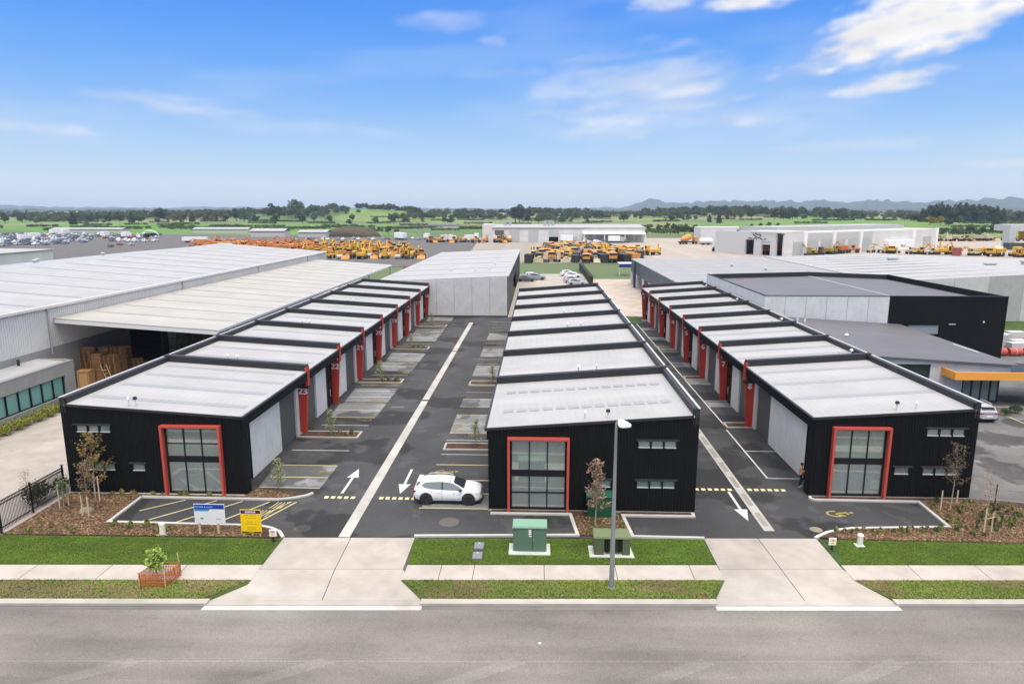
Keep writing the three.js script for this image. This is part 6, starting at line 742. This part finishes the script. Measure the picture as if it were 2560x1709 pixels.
{ // pallets stacked under the canopy
  const R = rng(31), mats = [M(0.46, 0.25, 0.10, 0.9), M(0.52, 0.31, 0.14, 0.9), M(0.40, 0.2, 0.08, 0.9)]; const deck = merge([0, 1, 2, 3, 4, 5, 6].map(i => box(-0.5 + i * 0.15, -0.39 + i * 0.15, 0.12, 0.145, -0.6, 0.6))), bear = merge([...[-0.55, 0, 0.55].map(z => box(-0.5, 0.51, 0.02, 0.12, z - 0.05, z + 0.05)), ...[-0.5, 0, 0.4].map(x => box(x, x + 0.1, 0, 0.02, -0.6, 0.6))]);
  const stacks = [[-47.2, -70.2, 24], [-46.0, -70.4, 22], [-46.1, -71.8, 26], [-47.3, -71.7, 27], [-48.4, -70.0, 28], [-45.2, -73.4, 15], [-46.4, -73.2, 25]];
  stacks.forEach(([x, z, n], s) => { for (let k = 0; k < n; k++) { const g = thing('wooden_pallet', 'weathered wooden pallet in the stacks under the white canopy', 'pallet', 'stacked pallets under the canopy'); mesh('deck', deck, mats[(k + s) % 3], g); mesh('bearer', bear, mats[(k + s + 1) % 3], g); put(g, x + (R() - 0.5) * 0.1, k * 0.146, z + (R() - 0.5) * 0.12, (s % 3 ? Math.PI / 2 : 0) + (R() - 0.5) * 0.16); } });
  const cr = (x, z, w, h) => { const g = thing('timber_crate', 'pale timber crate beside the pallet stacks', 'crate', 'crates by the pallets'); mesh('side', box(-w / 2, w / 2, 0.1, h, -w / 2, w / 2), mats[1], g); mesh('batten', [-1, 1].flatMap(s => [box(-w / 2, w / 2, 0.15, 0.3, s * (w / 2), s * (w / 2 + 0.03)), box(-w / 2, w / 2, h - 0.2, h - 0.05, s * (w / 2), s * (w / 2 + 0.03)), box(s * w * 0.4 - 0.05, s * w * 0.4 + 0.05, 0.3, h - 0.2, w / 2, w / 2 + 0.03)]), mats[2], g); put(g, x, 0, z, 0.1); }; cr(-44.4, -74.4, 1.5, 1.6); cr(-43.9, -76.3, 1.4, 1.2); cr(-47.8, -68.6, 1.2, 2.0);
  const wr = M(0.38, 0.46, 0.36, 0.5), wr2 = M(0.46, 0.5, 0.36, 0.5); for (let r = 0; r < 3; r++) for (let i = 0; i < 9; i++) { const g = thing('wrapped_load', 'pale green wrapped pallet load stacked under the white canopy', 'pallet load', 'wrapped loads under the canopy'); mesh('load', rbox(-0.55, 0.55, 0.14, 1.22, -0.6, 0.6, 0.05), (i + r) % 2 ? wr : wr2, g); mesh('pallet', box(-0.55, 0.55, 0, 0.14, -0.6, 0.6), mats[0], g); put(g, -46.6 + i * 0.02, r * 1.24, -84.5 - i * 1.35, 0); }
  const lad = thing('ladder', 'pale timber ladder leaning beside the pallet stacks', 'ladder'); mesh('stile', [limb([-44.3, 0, -67.2], [-44.9, 3.0, -66.8], 0.04, 0.04, 4), limb([-43.9, 0, -67.5], [-44.5, 3.0, -67.1], 0.04, 0.04, 4)], mt.wood, lad); mesh('rung', [0.4, 0.8, 1.2, 1.6, 2, 2.4].map(y => limb([-44.3 - y * 0.2, y, -67.2 + y * 0.13], [-43.9 - y * 0.2, y, -67.5 + y * 0.13], 0.025, 0.025, 4)), mt.wood, lad); rebase(lad, -44.2, 0, -67.2);
}
{ // blue and white kiosk canopy and post in the rear yard, rusty panel
  const g = thing('kiosk_canopy', 'small white canopy with deep blue fascia on posts in rear yard', 'canopy'); mesh('roof', box(23.5, 28, 3.3, 3.45, -199, -204), mt.white, g); mesh('fascia', box(23.5, 28, 2.3, 3.3, -198.9, -199.1), M(0.02, 0.03, 0.2, 0.5), g); for (const x of [23.7, 27.6]) mesh('post', box(x, x + 0.2, -0.1, 3.3, -200, -200.2), mt.white, g); rebase(g, 26, 0, -201);
  const p = thing('sign_post', 'tall dark post standing beside the blue fascia warehouse', 'post'); mesh('post', box(23.2, 23.7, -0.1, 6.4, -166, -166.4), M(0.02, 0.03, 0.05, 0.6), p); mesh('foot', box(23.0, 23.9, -0.1, 0.1, -165.8, -166.6), mt.galv, p); rebase(p, 23.4, 0, -166.2);
  const w = thing('screen_panel', 'rusty brown panel standing beyond the canopy end', 'panel'); mesh('panel', box(-33, -30, 0.6, 5.2, -166, -166.2), M(0.28, 0.14, 0.06, 0.8), w); mesh('leg', [box(-32.9, -32.6, -0.2, 0.6, -166, -166.2), box(-30.4, -30.1, -0.2, 0.6, -166, -166.2)], mt.dark, w); rebase(w, -31.5, 0, -166.1);
}
// ---------------------------------------------------------------- vegetation
const farTrees = [[-745,-941,15.6,0],[-781,-1021,14.8,0],[-680,-913,6.9,1],[-624,-946,11.6,0],[-588,-916,4.9,1],[-598,-969,12.5,0],[-577,-969,14.6,1],[-579,-992,12.3,1],[-541,-971,21.2,0],[-518,-950,10.6,2],[-496,-951,15.6,1],[-483,-951,13.6,2],[-463,-952,12.6,1],[-452,-952,14.6,1],[-454,-997,17.6,0],[-441,-997,19.8,0],[-430,-998,16.6,1],[-429,-1022,14.4,2],[-450,-1159,29.5,0],[-438,-1159,24.8,0],[-433,-1225,34.2,1],[-361,-1103,14.0,1],[-674,-1450,15.4,1],[-626,-1450,9.2,0],[-1012,-1450,9.3,1],[-964,-1450,7.8,1],[-909,-1450,9.3,1],[-725,-1450,9.2,1],[-702,-1450,7.1,0],[-1145,-1450,10.9,4],[-464,-1450,10.7,1],[-430,-1450,10.7,1],[-196,-931,12.8,0],[-180,-932,10.8,1],[-118,-934,9.8,0],[-116,-533,6.8,1],[-107,-518,6.1,2],[-220,-930,9.8,1],[-165,-985,8.3,2],[-374,-1600,14.1,0],[-353,-1600,10.1,1],[-240,-1600,12.8,1],[-154,-1600,16.7,0],[-274,-1600,11.8,4],[-219,-1600,13.4,1],[-191,-1600,13.4,1],[-120,-1600,10.0,1],[10,-1600,13.4,2],[37,-1600,15.0,2],[58,-1600,13.3,2],[-116,-1600,10.0,1],[-27,-1000,26.8,0],[-33,-1000,24.1,0],[-15,-1000,16.7,0],[13,-1000,12.6,2],[34,-1000,11.5,1],[47,-1000,7.3,1],[118,-639,7.4,1],[122,-630,6.9,0],[95,-596,6.9,2],[103,-596,6.9,1],[124,-618,6.5,1],[292,-1050,16.3,2],[318,-1050,18.0,0],[303,-1050,13.0,2],[283,-1050,8.7,0],[353,-1050,17.3,0],[366,-1050,17.8,0],[379,-1050,18.2,0],[386,-1050,17.3,2],[397,-1050,10.8,1],[364,-1050,9.8,1],[431,-1050,16.2,2],[447,-1050,18.4,0],[429,-1050,10.8,1],[459,-1050,13.0,2],[474,-1050,10.8,2],[485,-1050,9.7,2],[515,-1050,14.0,2],[528,-1050,10.8,2],[496,-1050,9.7,2],[543,-1050,10.8,2],[225,-1050,9.8,0],[217,-1050,9.8,0],[236,-1050,8.7,0],[256,-1050,7.6,1],[479,-900,12.0,0],[487,-900,17.6,4],[495,-900,22.1,4],[502,-900,24.9,0],[510,-900,25.8,4],[518,-900,23.0,4],[526,-900,24.5,0],[533,-900,25.2,4],[541,-900,25.6,4],[549,-900,24.5,0],[556,-900,23.9,4],[564,-900,23.3,4],[572,-900,22.6,0],[579,-900,22.1,4],[587,-900,19.3,4],[402,-727,10.0,3],[413,-727,10.3,3],[412,-711,9.2,0],[729,-1078,17.6,0],[736,-1078,16.5,0],[336,-551,7.9,1],[336,-535,6.6,1],[353,-551,7.4,1],[315,-550,5.1,1],[323,-550,5.1,1],[329,-550,4.5,2],[361,-552,6.8,2],[366,-552,5.7,1],[114,-542,8.5,1],[121,-542,7.9,0],[132,-560,6.4,1],[219,-720,4.5,1],[228,-720,5.2,0],[237,-721,6.0,1],[246,-721,5.2,1]];
function leafQuads(pts, R, s0, s1, fold = 0.25) { // pts: [x, y, z, nx, ny, nz] -> folded leaf-clump faces
  const pos = []; const n = new THREE.Vector3(), t = new THREE.Vector3(), b = new THREE.Vector3(), c = new THREE.Vector3();
  for (const p of pts) { n.set(p[3] + (R() - 0.5) * 1.1, p[4] + (R() - 0.5) * 1.1 + 0.2, p[5] + (R() - 0.5) * 1.1).normalize(); t.set(R() - 0.5, R() - 0.5, R() - 0.5).cross(n).normalize(); b.crossVectors(n, t); const s = lerp(s0, s1, R()), w = s * (0.5 + R() * 0.25); c.set(p[0], p[1], p[2]);
    const A = c.clone().addScaledVector(t, -s), B = c.clone().addScaledVector(b, w).addScaledVector(n, fold * s), C = c.clone().addScaledVector(t, s), D = c.clone().addScaledVector(b, -w).addScaledVector(n, fold * s * (R() - 0.3)); for (const q of [A, B, C, A, C, D]) pos.push(q.x, q.y, q.z); }
  const g = new THREE.BufferGeometry(); g.setAttribute('position', new THREE.Float32BufferAttribute(pos, 3)); g.computeVertexNormals(); return norm(g);
}
function crownPts(R, lobes, n, shell = 0.55) { const out = []; const tot = lobes.reduce((a, l) => a + l[3] * l[3], 0); for (const [x, y, z, r, fy = 0.8] of lobes) { const m = Math.round(n * r * r / tot); for (let i = 0; i < m; i++) { const u = R() * 2 - 1, a = R() * 6.283, q = Math.sqrt(1 - u * u), d = r * Math.pow(lerp(shell, 1.08, R()), 1), nx = q * Math.cos(a), nz = q * Math.sin(a); if (u < -0.55 && R() < 0.6) continue; out.push([x + nx * d, y + u * d * fy, z + nz * d, nx, u, nz]); } } return out; }
const leafM = [[0.034, 0.054, 0.022], [0.062, 0.09, 0.03], [0.10, 0.105, 0.045], [0.21, 0.19, 0.025], [0.026, 0.048, 0.021]].map(c => M(...c, 0.95, { side: THREE.DoubleSide }));
const treeLabel = ['dark evergreen tree', 'mid green spreading tree', 'olive brown half-bare tree', 'yellow green broad tree', 'dark pointed conifer'];
function makeTree(kind, variant) { // nominal height 10 m
  const R = rng(100 + kind * 10 + variant), g = new THREE.Group(), lobes = [];
  if (kind === 4) for (let k = 0; k < 9; k++) { const y = 1.6 + k * 0.95; lobes.push([(R() - 0.5) * 0.5, y, (R() - 0.5) * 0.5, 2.3 * (1 - k / 10) + 0.25, 0.55]); }
  else { const wide = [1.1, 1.05, 1, 1.5][kind]; lobes.push([0, 5.6, 0, 2.5]); const n = 8 + variant; for (let k = 0; k < n; k++) { const a = k / n * 6.283 + R(), d = (1.2 + R() * 1.9) * wide; lobes.push([Math.cos(a) * d, 3.2 + R() * 4.6, Math.sin(a) * d, 1.1 + R() * 1.1, 0.7 + R() * 0.3]); } lobes.push([(R() - 0.5) * 2, 8.3, (R() - 0.5) * 2, 1.5]); }
  const trunk = [limb([0, -0.6, 0], [0.1, 3.4, 0.05], 0.3, 0.2, 7)]; for (const l of lobes.slice(0, 7)) trunk.push(limb([0.1, 2.6 + R() * 0.8, 0.05], [l[0] * 0.8, l[1], l[2] * 0.8], 0.12, 0.04, 5)); if (kind === 4) trunk.push(limb([0.1, 3.4, 0.05], [0, 9, 0], 0.2, 0.05, 6));
  mesh('trunk', trunk, mt.bark, g); mesh('crown', leafQuads(crownPts(R, lobes, kind === 2 ? 620 : 1100), R, 0.28, 0.62), leafM[kind], g); return g;
}
const treeProto = [0, 1, 2, 3, 4].map(k => [0, 1, 2].map(v => makeTree(k, v)));
{ const R = rng(909); for (let i = 0; i < 150; i++) { const z = -720 - R() * 750, x = (R() - 0.5) * 1.55 * -z; if (fbm(x / 120, z / 60, 3, 71) < 0.5 && R() < 0.7) continue; farTrees.push([Math.round(x), Math.round(z), 6 + R() * 9, [0, 1, 1, 2, 4][Math.floor(R() * 5)]]); } }
farTrees.forEach(([x, z, h, k], i) => { const p = treeProto[k][i % 3], o = p.clone(), zone = z > -700 ? 'behind the yard fence line' : x < -300 ? 'in the paddocks left of the machinery yard' : x < 120 ? 'on the rise behind the white depot' : 'behind the white workshop'; o.name = numbered('tree'); o.scale.setScalar(h / 9.3); o.scale.x *= [1, 1.25, 1.1][i % 3]; o.position.set(x, terrainH(x, z) * 0.75 - 0.2, z); o.rotation.y = i * 2.4; tag(o, `${h > 18 ? 'very tall' : h > 13 ? 'tall' : h > 9 ? 'middling' : 'short'} ${treeLabel[k]} ${zone}`, 'tree', `trees ${zone}`); scene.add(o); });
{ // hedgerows across the fields
  const R = rng(300), proto = [0, 1, 2].map(v => { const l = []; for (let k = 0; k < 16; k++) l.push([-15 + k * 2 + R(), 1.2 + R() * 0.6, (R() - 0.5) * 1.4, 1.3 + R() * 0.7, 0.8]); return leafQuads(crownPts(R, l, 1300), R, 0.25, 0.55); });
  const rows = []; for (let i = 0; i < 110; i++) { const z = -560 - R() * 900, x = (R() - 0.5) * 1.5 * -z; rows.push([x, z, (R() - 0.5) * 0.5]); } for (let i = 0; i < 13; i++) rows.push([-330 + i * 27, -640 - (i % 3) * 30, 0.08], [70 + i * 28, -545 - (i % 3) * 22, -0.06], [-560 + i * 34, -600 - (i % 4) * 34, 0.05]);
  for (const [i, [x, z, t]] of rows.entries()) { const o = new THREE.Group(); o.name = numbered('hedgerow'); mesh('foliage', proto[i % 3], leafM[i % 3 === 2 ? 1 : i % 2], o); tag(o, x < 0 ? 'low dark hedgerow crossing the fields left of the depot' : 'low dark hedgerow crossing the fields right of the depot', 'hedge', x < 0 ? 'hedgerows in the left fields' : 'hedgerows in the right fields'); put(o, x, terrainH(x, z) - 0.3, z, t, 0.8 + R() * 0.5); scene.add(o); }
  // far woods that read as one mass
  const cg = treeProto[1][0].children[1].geometry; for (const [m, n, seed] of [[leafM[1], 1500, 41], [leafM[0], 900, 42], [leafM[2], 700, 43]]) { const q = rng(seed), im = new THREE.InstancedMesh(cg, m, n), M4 = new THREE.Matrix4(), Q = new THREE.Quaternion(), V = new THREE.Vector3(), S = new THREE.Vector3(); let k = 0; while (k < n) { const d = 1250 + 3000 * q() * q(), a = (q() - 0.5) * 1.7, x = Math.sin(a) * d, z = -Math.cos(a) * d; if (fbm(x / 160, z / 110, 3, 66) < 0.5) continue; const s = 0.7 + q() * 0.9; M4.compose(V.set(x, terrainH(x, z) - 0.5, z), Q.setFromAxisAngle(new THREE.Vector3(0, 1, 0), q() * 6.3), S.set(s * 1.25, s, s * 1.25)); im.setMatrixAt(k++, M4); } im.name = numbered('far_woodland'); im.userData.label = ['distant green woodland on the rolling farmland', 'distant dark woodland on the rolling farmland', 'distant olive woodland on the rolling farmland'][seed - 41]; im.userData.category = 'woodland'; stuff(im); scene.add(im); }
}
// ---------------------------------------------------------------- saplings and planting near the units
function sapling(label, x, z, h, cfg) {
  const R = rng(Math.round(Math.abs(x * 31 + z * 17)) + 7), g = thing('sapling', label, 'sapling', cfg.group), br = [limb([0, 0, 0], [h * 0.02, h * 0.55, 0], cfg.r ?? 0.035, 0.02, 6), limb([h * 0.02, h * 0.55, 0], [0, h, 0], 0.02, 0.006, 5)], pts = [];
  const nb = cfg.nb ?? 16; for (let i = 0; i < nb; i++) { const t = lerp(cfg.from ?? 0.35, 0.97, (i + R() * 0.6) / nb), a = i * 2.4 + R(), l = h * lerp(cfg.spread ?? 0.2, 0.07, (t - 0.3) / 0.7) * (0.6 + R() * 0.6), p0 = [h * 0.02 * (1 - t), h * t, 0], p1 = [p0[0] + Math.cos(a) * l, p0[1] + l * (cfg.up ?? 0.9), p0[2] + Math.sin(a) * l]; br.push(limb(p0, p1, 0.012, 0.004, 4)); const m = Math.round((cfg.leaves ?? 200) * 2.8 / nb); for (let k = 0; k < m; k++) { const f = 0.25 + R() * 0.85; pts.push([lerp(p0[0], p1[0], f) + (R() - 0.5) * 0.34, lerp(p0[1], p1[1], f) + (R() - 0.5) * 0.34, lerp(p0[2], p1[2], f) + (R() - 0.5) * 0.34, R() - 0.5, R(), R() - 0.5]); } }
  mesh('trunk', br, cfg.bark ?? mt.barkPale, g); if (pts.length) mesh('leaves', leafQuads(pts, R, (cfg.s0 ?? 0.035) * 1.25, (cfg.s1 ?? 0.07) * 1.25, 0.2), cfg.m, g); return put(g, x, 0.02, z);
}
function stakes(label, list, bar) { for (const [x, z, h] of list) { const g = thing('tree_stake', label, 'stake', 'stakes holding the saplings'); mesh('stake', hexa([[-0.03, 0, -0.03], [0.03, 0, -0.03], [0.03, 0, 0.03], [-0.03, 0, 0.03]], [[-0.03, h, -0.03], [0.03, h, -0.03], [0.03, h, 0.03], [-0.03, h, 0.03]]), M(0.58, 0.44, 0.29, 0.9), g); mesh('point', hexa([[-0.03, h, -0.03], [0.03, h, -0.03], [0.03, h, 0.03], [-0.03, h, 0.03]], [[-0.012, h + 0.04, -0.012], [0.012, h + 0.04, -0.012], [0.012, h + 0.04, 0.012], [-0.012, h + 0.04, 0.012]]), mt.wood, g); if (bar) { mesh('cross_bar', limb([0, h * 0.62, 0], [bar[0], h * 0.6 + 0.1, bar[1]], 0.022, 0.022, 5), M(0.58, 0.44, 0.29, 0.9), g); } put(g, x, 0.03, z); } }
const brown = M(0.17, 0.11, 0.055, 0.9, { side: THREE.DoubleSide }), gold = M(0.24, 0.16, 0.05, 0.9, { side: THREE.DoubleSide }), pinkish = M(0.30, 0.19, 0.13, 0.9, { side: THREE.DoubleSide }), limeG = M(0.24, 0.34, 0.06, 0.9, { side: THREE.DoubleSide }), greyG = M(0.12, 0.16, 0.07, 0.9, { side: THREE.DoubleSide }), paleG = M(0.26, 0.29, 0.13, 0.9, { side: THREE.DoubleSide });
sapling('tall sparse sapling with gold brown leaves on left mulch bed', -28.7, -40.7, 4.6, { leaves: 330, m: gold, spread: 0.24, nb: 20, from: 0.22, s0: 0.045, s1: 0.085 });
sapling('thin dark-leaved sapling beside the boulder', -27.7, -38.4, 3.5, { leaves: 160, m: brown, spread: 0.18, from: 0.4 });
sapling('small staked sapling near the picket fence', -30.0, -39.5, 1.9, { leaves: 70, m: greyG, spread: 0.2 });
stakes('short pale stake in the left mulch bed', [[-28.3, -40.5, 1.7], [-29.0, -41.1, 1.7], [-27.5, -38.2, 1.3], [-27.95, -38.3, 1.35], [-29.85, -39.75, 1.45]]); stakes('pale stake with cross bar in the left mulch bed', [[-30.15, -39.35, 1.6]], [0.35, -0.4]);
sapling('young tree with pinkish brown top before the green bin', 3.5, -37.95, 4.2, { leaves: 300, m: pinkish, spread: 0.15, nb: 20, from: 0.25, r: 0.05, s0: 0.04, s1: 0.08 });
sapling('tall thin sapling with sparse dark crown on right mulch bed', 25.9, -41.0, 4.4, { leaves: 230, m: M(0.09, 0.07, 0.04, 0.9, { side: THREE.DoubleSide }), spread: 0.2, nb: 18, from: 0.38, r: 0.04 });
sapling('nearly bare pinkish sapling at the right mulch edge', 26.15, -38.1, 3.9, { leaves: 90, m: pinkish, spread: 0.16, nb: 16, s0: 0.02, s1: 0.05 });
stakes('pale stake in the right mulch bed', [[25.45, -41.2, 1.3], [26.45, -41.3, 1.3], [26.65, -38.2, 1.2]]); stakes('pale stake with cross bar in the right mulch bed', [[26.1, -38.0, 1.55]], [0.6, -0.1]);
sapling('leafy lime green street tree inside the orange guard', -19.3, -31.15, 1.7, { leaves: 140, m: limeG, spread: 0.3, nb: 16, from: 0.32, s0: 0.055, s1: 0.11 });
for (const [i, [x, z]] of [[-17.6, -43.2], ...islands].entries()) sapling('slender pale green sapling growing in a kerbed aisle bed', x, z, 2.0 + (i % 3) * 0.15, { leaves: 150, m: paleG, spread: 0.2, nb: 14, from: 0.2, s0: 0.03, s1: 0.07, bark: paleG, group: 'slender saplings in the aisle beds' });
sapling('bare thin sapling on the concrete side of the fence', -32.2, -39.4, 2.6, { leaves: 60, m: pinkish, spread: 0.2, s0: 0.02, s1: 0.04 });
function ballShrub(r, seed, m, n = 420, s = 0.07) { const R = rng(seed), l = [[0, r * 0.75, 0, r, 0.85]]; for (let k = 0; k < 5; k++) l.push([(R() - 0.5) * r, r * (0.4 + R() * 0.5), (R() - 0.5) * r, r * 0.6, 0.8]); const g = new THREE.Group(); mesh('foliage', leafQuads(crownPts(R, l, n, 0.6), R, s * 0.7, s * 1.4), m, g); mesh('stem', limb([0, 0, 0], [0, r * 0.8, 0], 0.04, 0.02), mt.bark, g); return g; }
{ const a = ballShrub(0.72, 5, M(0.20, 0.22, 0.03, 0.9, { side: THREE.DoubleSide }), 700); for (let i = 0; i < 12; i++) { const o = a.clone(); o.name = numbered('clipped_shrub'); tag(o, 'rounded yellow green shrub under the teal annexe windows', 'shrub', 'shrubs under the teal windows'); put(o, -44.75 + (i % 2) * 0.06, 0, -48 - i * 1.32, i * 1.7, 0.92 + (i % 3) * 0.07); scene.add(o); }
  const b = ballShrub(0.8, 9, M(0.03, 0.055, 0.018, 0.9, { side: THREE.DoubleSide }), 600, 0.08); for (const [x, z, s, l] of [[-32.3, -40.2, 1.15, 'dark rounded bush behind the picket fence'], [-31.9, -41.9, 0.9, 'smaller dark bush at the fence end by black wall'], [30.9, -38.4, 1.0, 'dark low bush at the right edge mulch'], [33, -38.2, 1.1, 'dark spreading bush beside the wire fence'], [43.2, -62.2, 0.6, 'small bush by the silver car and shopfront'], [44.6, -62.9, 0.75, 'round dark bush beside the yellow bay lines']]) { const o = b.clone(); o.name = numbered('bush'); tag(o, l, 'bush'); put(o, x, 0, z, x, s); scene.add(o); }
  // low grass tufts in the beds
  const R = rng(77), bl = []; for (let k = 0; k < 26; k++) { const a2 = R() * 6.28, l2 = 0.1 + R() * 0.16; bl.push([Math.cos(a2) * 0.05, 0.05 + R() * 0.16, Math.sin(a2) * 0.05, Math.cos(a2), 0.3, Math.sin(a2)]); } const tg = leafQuads(bl, R, 0.06, 0.15, 0.3), ms = [M(0.15, 0.17, 0.045, 0.95, { side: THREE.DoubleSide }), M(0.20, 0.16, 0.07, 0.95, { side: THREE.DoubleSide }), M(0.07, 0.1, 0.03, 0.95, { side: THREE.DoubleSide })];
  const pt = (x, z, k, l, gr) => { const o = new THREE.Mesh(tg, ms[k]); o.castShadow = true; o.name = numbered('ground_plant'); tag(o, l, 'plant', gr); put(o, x, 0.06, z, R() * 6, 0.7 + R() * 0.8); scene.add(o); };
  for (let i = 0; i < 66; i++) { const x = 24.9 + R() * 5.2, z = -37.4 - R() * 5; pt(x, z, Math.floor(R() * 3), 'small grassy plant in the right mulch bed', 'plants in the right bed'); } for (let i = 0; i < 18; i++) pt(17.6 + i * 0.42, -37.65 - R() * 0.4 - i * 0.03, i % 3, 'small grassy plant in the right mulch bed', 'plants in the right bed');
  for (let i = 0; i < 34; i++) pt(-30 + R() * 9, R() < 0.5 ? -36.1 - R() * 1.2 : -41.5 - R() * 0.1, Math.floor(R() * 2), 'small grassy plant in the left mulch bed', 'plants in the left bed'); for (let i = 0; i < 14; i++) pt(2.6 + R() * 2.6, -37.2 - R() * 2.6, i % 2, 'small grassy plant before the green bin', 'plants before the bin'); for (const z of [-54.3, -72.6, -91.1]) for (let i = 0; i < 7; i++) pt(-17 + i * 0.28, z + (R() - 0.5) * 0.8, i % 3, 'small plant in a kerbed aisle bed', 'plants in the aisle beds');
}
{ // bark chips and grass blades, past counting
  const inside = (p, x, z) => { let c = false; for (let i = 0, j = p.length - 1; i < p.length; j = i++) if ((p[i][1] > z) !== (p[j][1] > z) && x < (p[j][0] - p[i][0]) * (z - p[i][1]) / (p[j][1] - p[i][1]) + p[i][0]) c = !c; return c; };
  const scatter = (name, geo, m, polys, n, y, seed, sc, cols, tilt, label, cat) => { const R = rng(seed), im = new THREE.InstancedMesh(geo, m, n), M4 = new THREE.Matrix4(), Q = new THREE.Quaternion(), E3 = new THREE.Euler(), V = new THREE.Vector3(), S = new THREE.Vector3(), C = new THREE.Color(); const ar = polys.map(p => { let a = 0; for (let i = 0, j = p.length - 1; i < p.length; j = i++) a += p[j][0] * p[i][1] - p[i][0] * p[j][1]; return Math.abs(a / 2); }), tot = ar.reduce((a, b) => a + b); let k = 0; for (const [pi, p] of polys.entries()) { const x0 = Math.min(...p.map(q => q[0])), x1 = Math.max(...p.map(q => q[0])), z0 = Math.min(...p.map(q => q[1])), z1 = Math.max(...p.map(q => q[1])); let m2 = Math.floor(n * ar[pi] / tot), guard = 0; while (m2 > 0 && k < n && guard++ < 3e6) { const x = lerp(x0, x1, R()), z = lerp(z0, z1, R()); if (!inside(p, x, z)) continue; const s = lerp(sc[0], sc[1], R()); M4.compose(V.set(x, y, z), Q.setFromEuler(E3.set((R() - 0.5) * tilt, R() * 6.28, (R() - 0.5) * tilt)), S.set(s, s, s)); im.setMatrixAt(k, M4); const dry = seed === 503 && fbm(x * 0.3 + 4, z * 0.7, 4, 30) > 0.56, c = dry && R() < 0.75 ? [0.26, 0.2, 0.1] : cols[Math.floor(R() * cols.length)], v = 0.55 + 0.55 * fbm(x * 0.9, z * 0.9, 3, 12) + 0.45 * fbm(x * 0.16 + 3, z * 1.1, 3, 18); im.setColorAt(k, C.setRGB(c[0] * v, c[1] * v, c[2] * v)); k++; m2--; } } im.count = k; im.name = numbered(name); im.userData.label = label; im.userData.category = cat; stuff(im); im.castShadow = im.receiveShadow = true; scene.add(im); };
  const white = () => new THREE.MeshStandardMaterial({ roughness: 0.95, side: THREE.DoubleSide });
  const chip = merge([box(-0.07, 0.07, 0, 0.018, -0.028, 0.028)]);
  const beds = [[[-31, -35.85], [-16, -36.0], [-16.5, -37.3], [-26, -37.5], [-26.2, -41.4], [-17, -41.4], [-16, -41.9], [-18.9, -42.9], [-19.2, -41.7], [-30.9, -41.65]], [[17.4, -37.1], [27.6, -36.95], [33, -37.3], [33, -40.5], [28.3, -42.7], [24.9, -42.5], [24.75, -38.7], [18.8, -38.3], [17.4, -37.9]], [[2.6, -37], [5.45, -37.1], [5.25, -39.3], [2.4, -39.5]]];
  scatter('bark_chips', chip, white(), beds, 22000, 0.075, 501, [0.4, 1.1], [[0.16, 0.085, 0.042], [0.12, 0.06, 0.03], [0.22, 0.145, 0.08], [0.08, 0.045, 0.025], [0.19, 0.10, 0.05], [0.30, 0.21, 0.12], [0.13, 0.09, 0.035]], 0.7, 'brown bark chips covering the garden beds', 'bark chips');
  const tp = []; { const R = rng(9); for (let k = 0; k < 6; k++) { const a = R() * 6.28, l = 0.03 + R() * 0.03, w = 0.006, dx = Math.cos(a), dz = Math.sin(a); tp.push(dx * 0.01 - dz * w, 0, dz * 0.01 + dx * w, dx * 0.01 + dz * w, 0, dz * 0.01 - dx * w, dx * l, 0.03 + R() * 0.035, dz * l); } } const tg = new THREE.BufferGeometry(); tg.setAttribute('position', new THREE.Float32BufferAttribute(tp, 3)); tg.computeVertexNormals();
  const lawns = [[st(-32, -33.55), st(-14.7, -33.55), [-14.7, -35.8], [-32, -35.7]], [st(-6.8, -33.55), st(9.6, -33.55), [9.5, -36.7], [2.5, -36.45], [-6.9, -36.2]], [st(16.5, -33.55), st(31, -33.55), [31, -36.9], [17, -36.9]]];
  scatter('grass_blades', tg, white(), lawns, 60000, 0.024, 502, [0.8, 1.6], [[0.095, 0.17, 0.016], [0.12, 0.195, 0.022], [0.075, 0.14, 0.014], [0.165, 0.215, 0.03]], 0.3, 'short mown grass blades on the lawns', 'grass');
  const vg = [[st(-31, -30.3), st(-16.1, -30.3), st(-14.6, -31.98), st(-31, -31.98)], [st(-5.3, -30.3), st(8.5, -30.3), st(9.5, -31.98), st(-6.8, -31.98)], [st(17.5, -30.3), st(31, -30.3), st(31, -31.98), st(16.4, -31.98)]];
  scatter('grass_blades', tg, white(), vg, 26000, 0.02, 503, [0.9, 2.0], [[0.16, 0.23, 0.03], [0.2, 0.26, 0.04], [0.12, 0.185, 0.022], [0.26, 0.24, 0.1]], 0.4, 'rougher grass blades on the roadside verge', 'grass');
}
renderer.render(scene, camera);
